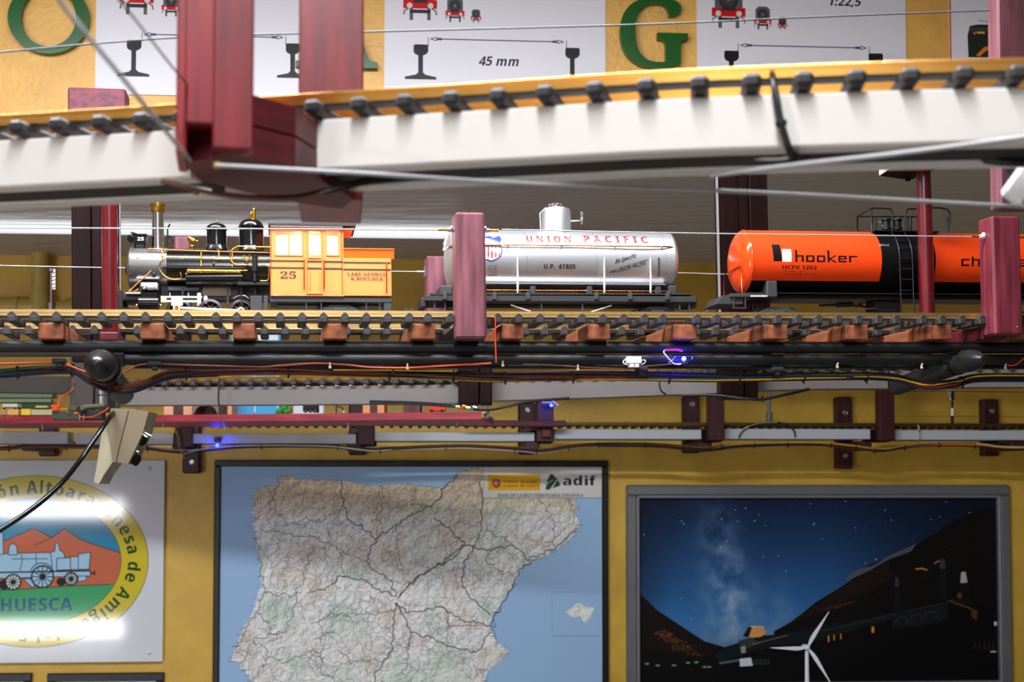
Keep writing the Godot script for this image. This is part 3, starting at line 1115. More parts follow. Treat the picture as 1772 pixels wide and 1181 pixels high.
	cv.text("MAPA DE LA RED FERROVIARIA ESPAÑOLA", true, 700, 860, 853, 1011, 860, Color(0.22, 0.25, 0.12), 0.2)
	var h := hung("map", "large framed railway map of Spain with black frame on the yellow wall", "map", 371, 797, 1054, 1330, 0.022)
	var t: Node3D = h[0]
	var a: Vector3 = h[1]
	var b: Vector3 = h[2]
	picture_frame(t, a, b, 0.025, 0.024, mat("frame_black", Color(0.035, 0.033, 0.033), 0.4), 0.004)
	var m := Mb.new()
	m.bx(a.x + 0.024, b.x - 0.024, b.y + 0.024, a.y - 0.024, 0.001, 0.012)
	put(m, "backing", mat("paper_white"), t)
	m = Mb.new()
	var c := 0.0255
	m.panel(Vector3(a.x + c, a.y - c, 0.0125), Vector3(b.x - c, a.y - c, 0.0125), Vector3(b.x - c, b.y + c, 0.0125), Vector3(a.x + c, b.y + c, 0.0125), Vector3.BACK)
	put(m, "print", print_mat(ImageTexture.create_from_image(cv.im), 0.45, 0.5), t)


func _night_photo():
	var x0 := 1109.0
	var y0 := 863.0
	var x1 := 1734.0
	var y1 := 1176.0
	var cv := Cv.new(x0, y0, x1, y1, 2, Color.BLACK)
	var z := func(p: Array) -> Array:
		return p.map(func(q): return Vector2(1060 + q[0] / 2.489, 800 + q[1] / 2.489))
	var n := FastNoiseLite.new()
	n.seed = 4
	n.frequency = 0.011
	n.fractal_octaves = 4
	var n2 := FastNoiseLite.new()
	n2.seed = 9
	n2.frequency = 0.03
	n2.fractal_octaves = 3
	for y in cv.im.get_height():
		for x in cv.im.get_width():
			var u := x / 2.0
			var w := y / 2.0
			var f := w / 240.0
			var c := Color(0.06, 0.13, 0.25).lerp(Color(0.20, 0.44, 0.68), clampf(f * 1.15, 0, 1))
			c = c.lerp(Color(0.03, 0.05, 0.10), clampf((u - 330) / 330, 0, 0.75))
			c = c.lerp(Color(0.04, 0.05, 0.11), clampf((90 - u) / 160 - f * 0.3, 0, 0.6))
			var axis := 128.0 + w * 0.17
			var band := exp(-pow((u - axis) / (30.0 + w * 0.07), 2)) * clampf(0.25 + w / 210.0, 0, 1) * (0.55 + 0.9 * n.get_noise_2d(x, y))
			var band2 := exp(-pow((u - 240) / 28.0, 2)) * clampf((w - 110) / 90.0, 0, 1) * (0.5 + 0.6 * n.get_noise_2d(x + 900, y))
			c = c.lerp(Color(0.58, 0.68, 0.80), clampf(band * 0.95 + band2 * 0.55, 0, 0.9))
			c = c.lerp(Color(0.42, 0.50, 0.60), clampf((w - 190) / 110.0, 0, 0.5) * exp(-pow((u - 165) / 120.0, 2)))
			cv.im.set_pixel(x, y, c)
	var rng := RandomNumberGenerator.new()
	rng.seed = 77
	for i in 420:
		var p := Vector2(rng.randf_range(x0 + 3, x1 - 3), rng.randf_range(y0 + 3, y0 + 230))
		var big := rng.randf() < 0.12
		cv.rect(p.x, p.y, p.x + (1.6 if big else 0.8), p.y + (1.6 if big else 0.8), Color(0.80, 0.86, 0.95) if big else Color(0.36, 0.47, 0.62))
	var hill := Color(0.075, 0.05, 0.035)
	cv.poly(z.call([[100, 540], [150, 580], [200, 630], [240, 655], [330, 715], [400, 760], [470, 780], [500, 790], [500, 960], [100, 960]]), hill)
	cv.poly(z.call([[700, 720], [760, 690], [830, 640], [880, 600], [1000, 530], [1030, 510], [1120, 440], [1200, 410], [1330, 350], [1420, 300], [1480, 260], [1560, 225], [1700, 195], [1700, 960], [700, 960]]), Color(0.05, 0.04, 0.037))
	cv.poly(z.call([[740, 700], [840, 640], [1000, 535], [1200, 430], [1210, 500], [1100, 560], [960, 620], [860, 660]]), Color(0.12, 0.08, 0.06))
	cv.poly(z.call([[1008, 515], [1030, 480], [1070, 460], [1120, 450], [1160, 430], [1190, 410], [1260, 380], [1325, 352], [1300, 385], [1200, 420], [1120, 465]]), Color(0.33, 0.34, 0.37))
	cv.poly(z.call([[885, 635], [960, 615], [1060, 590], [1050, 600], [960, 632]]), Color(0.24, 0.15, 0.09))
	for i in 260:      # lit bushes and rocks on the left slope, dim ones on the right
		var f := rng.randf()
		var q := Vector2(lerpf(205, 385, f) + rng.randfn(0, 16), lerpf(722, 826, f) + rng.randfn(0, 9))
		var br := rng.randf_range(0.25, 1.0) * (1.0 - 0.45 * f)
		cv.oval(1060 + q.x / 2.489, 800 + q.y / 2.489, rng.randf_range(1.0, 3.2), rng.randf_range(0.6, 1.6), Color(0.60, 0.36, 0.16) * br, 8)
	for i in 420:
		var f := rng.randf()
		var q := Vector2(lerpf(760, 1560, f), lerpf(690, 240, f) + rng.randf() * 150.0 + 12)
		cv.oval(1060 + q.x / 2.489, 800 + q.y / 2.489, rng.randf_range(1.5, 6), rng.randf_range(0.6, 1.8), Color(0.13, 0.085, 0.06) * rng.randf_range(0.35, 1.0), 8)
	cv.poly(z.call([[100, 790], [430, 830], [440, 800], [640, 740], [760, 730], [1000, 700], [1240, 640], [1480, 590], [1700, 640], [1700, 960], [100, 960]]), Color(0.028, 0.03, 0.034))
	# the long station: roofs, lit pavilion, windows
	cv.poly(z.call([[440, 815], [560, 760], [1000, 690], [1230, 640], [1240, 665], [900, 760], [620, 800], [470, 850]]), Color(0.075, 0.10, 0.105))
	cv.line(z.call([[900, 722], [1100, 682], [1240, 648], [1440, 605], [1480, 592], [1570, 635]]), 1.3, Color(0.17, 0.23, 0.25))
	cv.poly(z.call([[1215, 660], [1460, 600], [1460, 680], [1215, 720]]), Color(0.085, 0.10, 0.11))
	for i in 3:
		var bx_: float = 1225 + i * 65.0
		var arch := []
		for k in 9: arch.append([bx_ + 28 - 28 * cos(PI * k / 8), 692 - i * 12 - 26 * sin(PI * k / 8)])
		cv.line(z.call(arch), 1.4, Color(0.22, 0.25, 0.26))
	for e in [[1222, 495, 1250, 640], [1418, 418, 1455, 590]]:
		cv.poly(z.call([[e[0] + 8, e[1]], [e[2] - 8, e[1]], [e[2], e[3]], [e[0], e[3]]]), Color(0.075, 0.085, 0.10))
		cv.poly(z.call([[e[0] + 8, e[1]], [e[2] - 8, e[1]], [e[2] - 5, e[1] + 42], [e[0] + 5, e[1] + 42]]), Color(0.22, 0.23, 0.25))
	cv.poly(z.call([[1518, 475], [1538, 473], [1546, 520], [1514, 522]]), Color(0.72, 0.70, 0.66))
	cv.poly(z.call([[1515, 522], [1550, 520], [1560, 640], [1500, 620]]), Color(0.06, 0.06, 0.065))
	cv.oval(1060 + 1510 / 2.489, 800 + 575 / 2.489, 4, 5, Color(0.40, 0.25, 0.12))
	cv.line(z.call([[1465, 598], [1570, 635]]), 2.2, Color(0.40, 0.29, 0.17))
	cv.poly(z.call([[1560, 630], [1590, 640], [1585, 680], [1560, 668]]), Color(0.33, 0.20, 0.09))
	cv.line(z.call([[1318, 462], [1345, 458], [1370, 466]]), 2.0, Color(0.80, 0.62, 0.34))
	cv.line(z.call([[1400, 438], [1412, 430], [1424, 428]]), 2.0, Color(0.75, 0.58, 0.32))
	cv.poly(z.call([[580, 725], [600, 700], [650, 700], [668, 725], [640, 745], [590, 745]]), Color(0.86, 0.62, 0.33))
	cv.poly(z.call([[565, 740], [590, 702], [605, 702], [590, 745]]), Color(0.10, 0.09, 0.09))
	cv.line(z.call([[597, 700], [655, 702]]), 1.6, Color(0.85, 0.80, 0.72))
	cv.line(z.call([[618, 698], [618, 655]]), 0.9, Color(0.62, 0.64, 0.66))
	cv.poly(z.call([[545, 760], [600, 745], [640, 770], [560, 800]]), Color(0.20, 0.23, 0.22))
	cv.poly(z.call([[555, 785], [575, 780], [578, 810], [558, 812]]), Color(0.55, 0.62, 0.58))
	cv.poly(z.call([[550, 835], [600, 830], [608, 865], [552, 868]]), Color(0.80, 0.86, 0.90))
	cv.poly(z.call([[460, 850], [550, 835], [550, 845], [465, 858]]), Color(0.34, 0.40, 0.40))
	cv.line(z.call([[605, 775], [760, 737]]), 1.6, Color(0.42, 0.44, 0.40))
	for i in 8:
		cv.rect(1060 + (612 + i * 9) / 2.489, 800 + 838 / 2.489, 1060 + (616 + i * 9) / 2.489, 800 + 862 / 2.489, Color(0.22, 0.25, 0.24))
	for e in [[932, 742, 938, 768], [957, 738, 962, 762], [986, 733, 990, 757], [1123, 705, 1134, 730]]:
		cv.poly(z.call([[e[0], e[1]], [e[2], e[1]], [e[2], e[3]], [e[0], e[3]]]), Color(0.90, 0.58, 0.14))
	for e in [[270, 860], [330, 850], [365, 848], [400, 868], [420, 868], [200, 860], [155, 852]]:
		cv.oval(1060 + e[0] / 2.489, 800 + e[1] / 2.489, 4, 1.6, Color(0.42, 0.62, 0.48))
	cv.rect(1727, 1076, 1732, 1083, Color(0.8, 0.82, 0.85))
	cv.rect(1720, 1126, 1730, 1129, Color(0.7, 0.72, 0.75))
	for i in 5:
		cv.rect(1692 + i * 8, 1112, 1694 + i * 8, 1124, Color(0.26, 0.14, 0.06))
	var h := hung("picture", "wide silver framed night photograph of a lit station under the stars", "picture", 1084, 840, 1754, 1201, 0.03)
	var t: Node3D = h[0]
	var a: Vector3 = h[1]
	var b: Vector3 = h[2]
	var silver := mat("frame_silver", Color(0.52, 0.53, 0.55), 0.4, 0.5)
	silver.albedo_texture = noise("mottle", 512, 0.008, 4, Color(0.90, 0.89, 0.87), Color(1, 1, 1), 11)
	silver.uv1_triplanar = true
	silver.uv1_scale = Vector3(30, 30, 30)
	picture_frame(t, a, b, 0.042, 0.03, silver, 0.006)
	var a2 := a + Vector3(0.040, -0.040, 0)
	var b2 := b + Vector3(-0.040, 0.040, 0)
	for k in 4:
		var m2 := Mb.new()
		var fw := 0.013
		if k == 0: m2.bx(a2.x, b2.x, a2.y - fw, a2.y, 0.005, 0.034, 0.004)
		elif k == 1: m2.bx(a2.x, b2.x, b2.y, b2.y + fw, 0.005, 0.034, 0.004)
		elif k == 2: m2.bx(a2.x, a2.x + fw, b2.y, a2.y, 0.005, 0.034, 0.004)
		else: m2.bx(b2.x - fw, b2.x, b2.y, a2.y, 0.005, 0.034, 0.004)
		put(m2, "inner_lip", mat("lip_silver", Color(0.62, 0.62, 0.64), 0.35, 0.6), t)
	var m := Mb.new()
	m.bx(a2.x, b2.x, b2.y, a2.y, 0.001, 0.01)
	put(m, "backing", mat("paper_white"), t)
	m = Mb.new()
	var c := 0.012
	m.panel(Vector3(a2.x + c, a2.y - c, 0.0105), Vector3(b2.x - c, a2.y - c, 0.0105), Vector3(b2.x - c, b2.y + c, 0.0105), Vector3(a2.x + c, b2.y + c, 0.0105), Vector3.BACK)
	put(m, "print", print_mat(ImageTexture.create_from_image(cv.im), 0.5), t)


# ---------------------------------------------------------------- track
func rail_profile(off: float) -> PackedVector2Array:
	var p := PackedVector2Array()
	for q in [[-0.0042, -0.0105], [0.0042, -0.0105], [0.0042, -0.0096], [0.0012, -0.0088], [0.0012, -0.0034], [0.0021, -0.0028], [0.0021, -0.0004], [0.0015, 0.0], [-0.0015, 0.0], [-0.0021, -0.0004], [-0.0021, -0.0028], [-0.0012, -0.0034], [-0.0012, -0.0088], [-0.0042, -0.0096]]:
		p.append(Vector2(q[0] + off, q[1]))
	return p


func tie_mesh(apex := true, g := 1.0) -> Mb:
	var m := Mb.new()
	m.box(Vector3(0, -0.0165, 0), Vector3(0.0145, 0.012, 0.086 * g), 0.0022 if apex else 0.0034)
	for s in [-1, 1]:
		if apex:
			m.prism(PackedVector2Array([Vector2(-0.0066, -0.0112), Vector2(-0.0015, -0.0056), Vector2(0.0015, -0.0056), Vector2(0.0066, -0.0112)]), s * 0.0285 * g, s * 0.0425 * g)
		m.box(Vector3(0, -0.0090, s * 0.0165 * g), Vector3(0.006, 0.004, 0.005), 0.001)
	return m


# path: centre line at rail top, in the frame of the thing; ties at these distances along it
func lay_track(t: Node3D, path: Array, ties: Array, metal: Material, strip := true, apex := true, g := 1.0):
	var keep := base
	for s in [-1, 1]:
		var m := Mb.new()
		m.sweep(rail_profile(0.0235 * g * s), path)
		put(m, "rail", metal, t)
	if strip:
		for s in [-1, 1]:
			var m := Mb.new()
			var o: float = 0.0235 * g * s
			m.sweep(PackedVector2Array([Vector2(o - 0.003, -0.0148), Vector2(o + 0.003, -0.0148), Vector2(o + 0.003, -0.0112), Vector2(o - 0.003, -0.0112)]), path)
			put(m, "tie_strip", mat("tie"), t)
	base = Vector3.ZERO
	var first: MeshInstance3D = null
	for d in ties:
		var i := 0
		var left: float = d
		while i < path.size() - 2 and left > path[i].distance_to(path[i + 1]):
			left -= path[i].distance_to(path[i + 1])
			i += 1
		var dir: Vector3 = (path[i + 1] - path[i]).normalized()
		var p: Vector3 = path[i] + dir * left
		var n := dir.cross(Vector3.UP).normalized()
		var x := Transform3D(Basis(dir, n.cross(dir), n), p - keep)
		if first == null:
			first = put(tie_mesh(apex, g), "tie", mat("tie"), t)
			first.transform = x
		else:
			again(t, first, "tie", x)
	base = keep


func evenly(a: float, b: float, step: float) -> Array:
	var r := []
	var d := a
	while d < b:
		r.append(d)
		d += step
	return r


func _middle_track():
	# near track, empty
	var a := md(-90, 540, 0.0)
	var b := md(1850, 545, 0.0)
	a.y = 0.0; b.y = 0.0
	var t := thing("railway_track", "brass railed track on brown sleepers in front of the trains", "track", MID, Vector3((a.x + b.x) / 2, -0.0225, 0))
	var ties := []
	for px in [-58, -19, 20, 59, 98, 137, 176, 214, 252, 290.4, 324.6, 373.9, 410, 447.4, 485.3, 523, 560, 597, 634, 671.5, 708.6, 741, 780, 818, 861.8, 898, 935, 971, 1007.6, 1043.5, 1079.5, 1115.6, 1147, 1206.5, 1240.7, 1276, 1311.4, 1347, 1382, 1417, 1451.5, 1486.8, 1521.5, 1552.4, 1598, 1631, 1665.8, 1700, 1735, 1770, 1805]:
		ties.append(md(px, 560, 0.04).x - a.x)
	lay_track(t, [a, b], ties, mat("brass_rail"))
	var m := Mb.new()
	pbox(m, MID, 1167, 547, 1197, 556, -0.002, 0.006, 0.0006)
	pbox(m, MID, 1559, 547, 1590, 554, -0.002, 0.006, 0.0006)
	put_each(m, "rail_joiner", mat("brass_rail"), t)
	# far track, under the train
	var w := -0.166 - 0.0225
	a = md(-90, 560, w); b = md(1850, 565, w)
	a.y = 0.0; b.y = 0.0
	t = thing("railway_track", "brass railed track carrying the steam engine and the tank cars", "track", MID, Vector3((a.x + b.x) / 2, -0.0225, w))
	lay_track(t, [a, b], evenly(fposmod(md(457.5, 575, w + 0.043).x - a.x, 0.036), b.x - a.x, 0.036), mat("brass_rail"))

	# wooden sleepers under both tracks
	var n := 0
	for e in [[66, 109], [242.5, 285.5], [402.5, 442.5], [559.6, 600.6], [712.4, 753.4], [868, 906], [1017.5, 1056], [1167, 1206], [1323, 1363], [1464, 1502], [1608, 1647], [1764, 1802]]:
		var p := md((e[0] + e[1]) / 2.0, 570, 0.03)
		var hw: float = (md(e[1], 570, 0.03).x - md(e[0], 570, 0.03).x) / 2
		t = thing("wooden_sleeper", "orange brown wooden block, %s, under the two middle tracks" % ["first from the left", "second from the left", "third from the left", "fourth from the left", "fifth, just before the pink post", "sixth, just after the pink post", "seventh from the left", "eighth, above the blue lamp", "ninth from the left", "tenth from the left", "eleventh, just before the right red post", "twelfth, cut by the right picture edge"][n],
			"block", MID, Vector3(p.x, -0.0495, -0.1), "wooden sleepers under the middle tracks")
		m = Mb.new()
		m.bx(p.x - hw, p.x + hw, -0.0478 + 0.0003 * (n % 3), -0.0226, -0.26, 0.03, 0.0012)
		put(m, "block", mat("sleeper"), t)
		n += 1

	# two long black pipes that carry the sleepers
	a = md(-120, 600.5, 0.0); b = md(1900, 602.5, 0.0)
	t = thing("support_pipe", "long upper black pipe right under the wooden blocks", "pipe", MID, (a + b) / 2)
	m = Mb.new()
	m.cyl(a, b, 0.0104, 20)
	put(m, "pipe", mat("pipe"), t)
	a = md(196, 622, 0.0); b = md(1900, 623, 0.0)
	t = thing("support_pipe", "long lower black pipe beneath the upper black pipe", "pipe", MID, (a + b) / 2)
	m = Mb.new()
	m.cyl(a, b, 0.0096, 20)
	put(m, "pipe", mat("pipe"), t)
	a = md(232, 634, -0.055); b = md(1900, 635.5, -0.055)
	t = thing("support_pipe", "thin black conduit behind and below the two long black pipes", "pipe", MID, (a + b) / 2)
	m = Mb.new()
	m.cyl(a, b, 0.0042, 14)
	put(m, "pipe", mat("pipe"), t)
	a = md(-120, 613.5, 0.0); b = md(170, 614.5, 0.0)
	t = thing("batten", "thin brown batten under the black pipe at far left", "batten", MID, (a + b) / 2)
	m = Mb.new()
	m.bx(a.x, b.x, a.y - 0.0035, a.y + 0.0035, -0.012, 0.006, 0.001)
	put(m, "strip", mat("batten_brown", Color(0.20, 0.14, 0.09), 0.6), t)
	# capped cross pipes
	for e in [[171, 630, 0.024, "black capped cross pipe with rounded tip under the tracks, left end"], [1688, 623, 0.0195, "black capped cross pipe with rounded tip under the tracks, right end"]]:
		var p := md(e[0], e[1], 0.10)
		var r: float = e[2]
		t = thing("cross_pipe", e[3], "pipe", MID, p, "capped cross pipes")
		m = Mb.new()
		m.tube([p - Vector3(0, 0.0, 0.018), p - Vector3(0, 0.026, 0.30)], r * 0.86, 24)
		put(m, "pipe", mat("pipe"), t)
		m = Mb.new()
		m.lathe([Vector2(0, 0.026), Vector2(r * 0.22, 0.025), Vector2(r * 0.5, 0.017), Vector2(r * 0.80, 0.004), Vector2(r * 0.93, -0.008), Vector2(r, -0.012), Vector2(r, -0.036), Vector2(r * 0.86, -0.036)], Transform3D(Basis(Vector3.RIGHT, Vector3.BACK, Vector3.DOWN), p), 28)
		put(m, "cap", mat("cap_black", Color(0.085, 0.085, 0.088), 0.32), t)
		m = Mb.new()
		m.lathe([Vector2(r * 0.86, -0.06), Vector2(r * 1.12, -0.06), Vector2(r * 1.12, -0.076), Vector2(r * 0.86, -0.076)], Transform3D(Basis(Vector3.RIGHT, Vector3.BACK, Vector3.DOWN), p), 28)
		m.box(p + Vector3(r * 0.9, 0.012, -0.068), Vector3(0.02, 0.022, 0.012), 0.002)
		put(m, "clamp", mat("gloss_black"), t)


func _wall_shelf():
	var W := 0.30
	# track along the wall on white boards
	var a := on(WALL, -80, 731, W - 0.04)
	var b := on(WALL, 1850, 732, W - 0.04)
	a.y = on(WALL, 1000, 731.5, W - 0.04).y
	b.y = a.y
	var t := thing("railway_track", "empty track on the white shelf boards along the yellow wall", "track", WALL, (a + b) / 2)
	lay_track(t, [a, b], evenly(0.01, b.x - a.x, 0.0355), mat("dull_brass", Color(0.50, 0.37, 0.16), 0.4, 1.0), true, false)
	var k := 0
	for e in [[-80, 117, 747, 768.5, "behind the grey cable at far left"], [130, 300, 749.5, 769, "under the left end of the red shelf"], [333, 616, 751, 768, "above the left part of the map"], [648, 925, 748.5, 764, "above the right part of the map"],
			[959, 1222, 743.5, 760.5, "between the blue lamp post and the next red post"], [1254, 1507, 742.5, 760.5, "under the grey mast with the cable heap"], [1549, 1850, 745, 762, "under the black and white mast at right"]]:
		var p := on(WALL, e[0], e[2], W)
		var q := on(WALL, e[1], e[3], W)
		t = thing("shelf_board", "white wall shelf board " + e[4], "board", WALL, Vector3((p.x + q.x) / 2, q.y, W), "white boards of the wall shelf")
		var m := Mb.new()
		m.bx(p.x, q.x, q.y, minf(p.y, a.y - 0.0226), W - 0.09, W, 0.0015)
		put(m, "board", mat("shelf_white"), t)
		m = Mb.new()
		m.bx(p.x, q.x, q.y + 0.001, q.y + 0.011, 0.06, W - 0.0905, 0.001)
		put(m, "base_plank", mat("strip_dark", Color(0.16, 0.12, 0.09), 0.7), t)
		k += 1
	# brackets on the wall
	for e in [[331, 700, 820, 800, "with a ring bolt, just left of the map's top corner"], [82, 700, 790, 0, "above the club sign"], [618, 700, 788, 0, "above the middle of the map"], [912, 697, 787, 710, "with a ring bolt, beside the blue lamp post"],
			[1197, 686, 785, 700, "left of the red post under the grey beam"], [1462, 687, 812, 715, "with two ring bolts, above the night photograph"], [1716, 691, 790, 712, "at the far right"]]:
		var p := on(WALL, e[0] - 14.5, e[1], 0.05)
		var q := on(WALL, e[0] + 14.5, e[2], 0.05)
		t = thing("wall_bracket", "dark red wooden wall bracket " + e[4], "bracket", WALL, Vector3((p.x + q.x) / 2, q.y, 0), "dark red wall brackets")
		var m := Mb.new()
		m.bx(p.x, q.x, q.y, p.y, 0.0, 0.05, 0.006)
		put(m, "upright", mat("bracket_red"), t)
		m = Mb.new()
		var yy := on(WALL, e[0], 771, W).y
		m.bx(p.x + 0.005, q.x - 0.005, yy - 0.02, yy + 0.016, 0.05, W - 0.01, 0.003)
		put(m, "arm", mat("bracket_red"), t)
		for y in ([e[3]] if e[0] != 1462 else [715, 789]):
			if y > 0:
				m = Mb.new()
				var c := on(WALL, e[0] + 1, y, 0.051)
				var pts := []
				for i in 13: pts.append(c + Vector3(cos(TAU * i / 12), sin(TAU * i / 12), 0) * 0.0085)
				m.tube(pts, 0.0022, 6, false)
				m.cyl(c - Vector3(0, 0, 0.004), c + Vector3(0, 0, 0.001), 0.0065, 12)
				put(m, "bolt", mat("steel"), t)
	# posts that join the shelf to the track above it
	for e in [[299, 333, 740, 774, 0.31, "short dark red post joint left of the map corner"], [616, 648, 738, 770, 0.31, "short dark red post joint above the middle of the map"], [926, 958, 690, 765, 0.33, "dark red post carrying a small blue lamp"],
			[1224, 1254, 640, 763, 0.36, "tall dark red post beside the wall bracket under the grey beam"], [1519, 1549, 640, 763, 0.36, "tall dark red post left of the black and white mast"]]:
		var p := on(WALL, e[0], e[2], e[4])
		var q := on(WALL, e[1], e[3], e[4])
		t = thing("shelf_post", e[5], "post", WALL, Vector3((p.x + q.x) / 2, q.y, e[4]), "dark red posts at the wall shelf")
		var m := Mb.new()
		m.bx(p.x + 0.006, q.x, q.y, p.y, e[4] - 0.055, e[4], 0.003)
		put(m, "post", mat("bracket_red"), t)
		m = Mb.new()
		m.bx(p.x - 0.012, q.x + 0.004, q.y - 0.004, q.y + 0.045, e[4] - 0.16, e[4] - 0.056, 0.003)
		put(m, "foot_block", mat("dark_red"), t)
		if e[0] == 926:
			m = Mb.new()
			pbox(m, WALL, 938, 744, 953, 757, 0.331, 0.352, 0.002)
			put(m, "cleat", mat("post_red"), t)
	a = on(WALL, 800, 727.5, 0.37); b = on(WALL, 980, 739, 0.37)
	t = thing("cross_bar", "dark red horizontal bar beneath the blue lamp post", "bar", WALL, Vector3((a.x + b.x) / 2, b.y, 0.36))
	var mm := Mb.new()
	mm.bx(a.x, b.x, b.y, a.y, 0.332, 0.37, 0.003)
	put(mm, "bar", mat("arm_red"), t)
	mm = Mb.new()
	mm.ball(on(WALL, 943, 732, 0.371), Vector3(0.005, 0.005, 0.002), 10)
	put_each(mm, "screw", mat("steel"), t)

	# red scenery shelf with model buildings
	var h := 0.186
	var fl := level(-90, 734, h)
	fl = at(-90, 734, 4.43); fl.y = EYE + h
	var fr := at(834, 725, 4.10); fr.y = EYE + h
	t = thing("scenery_shelf", "long red painted shelf board under the grey beam with model buildings on it", "shelf", Transform3D.IDENTITY, (fl + fr) / 2)
	var back := Vector3(0.03, 0, -0.44)
	var poly := PackedVector2Array([Vector2(fl.x, -fl.z), Vector2(fr.x, -fr.z), Vector2((fr + back).x, -(fr + back).z), Vector2((fl + back).x, -(fl + back).z)])
	var flip := Transform3D(Basis(Vector3.RIGHT, Vector3.FORWARD, Vector3.UP), Vector3.ZERO)
	mm = Mb.new()
	mm.prism(poly, fl.y, fl.y + 0.022, flip)
	put(mm, "board", mat("shelf_red"), t)
	mm = Mb.new()
	var e0 := at(833, 711, 4.09)
	var e1 := at(846, 724, 4.09)
	mm.bx(e0.x, e1.x, e1.y, e0.y, e0.z - 0.05, e0.z, 0.002)
	put(mm, "raw_end", mat("raw_wood"), t, "bare wooden end block")
	mm = Mb.new()
	mm.cyl(at(840, 718, 4.088), at(840, 718, 4.07), 0.005, 10)
	put_each(mm, "screw", mat("black"), t)
	mm = Mb.new()
	for px in [72, 282, 387, 602, 790]:
		var c := at(px, 734, 4.42 - 0.34 * px / 834.0)
		mm.cyl(c + Vector3(0, 0.004, 0), c - Vector3(-0.004, 0.022, 0), 0.0012, 6)
	put_each(mm, "hanging_wire", mat("steel"), t)
	_shelf_scenery(fl.y + 0.0225)


func sbox(m: Mb, x0: float, y0: float, x1: float, y1: float, d: float, deep: float, ch := 0.0):      # box facing the room, at depth d
	var a := at(x0, y0, d)
	var b := at(x1, y1, d)
	m.bx(a.x, b.x, b.y, a.y, a.z - deep, a.z, ch)


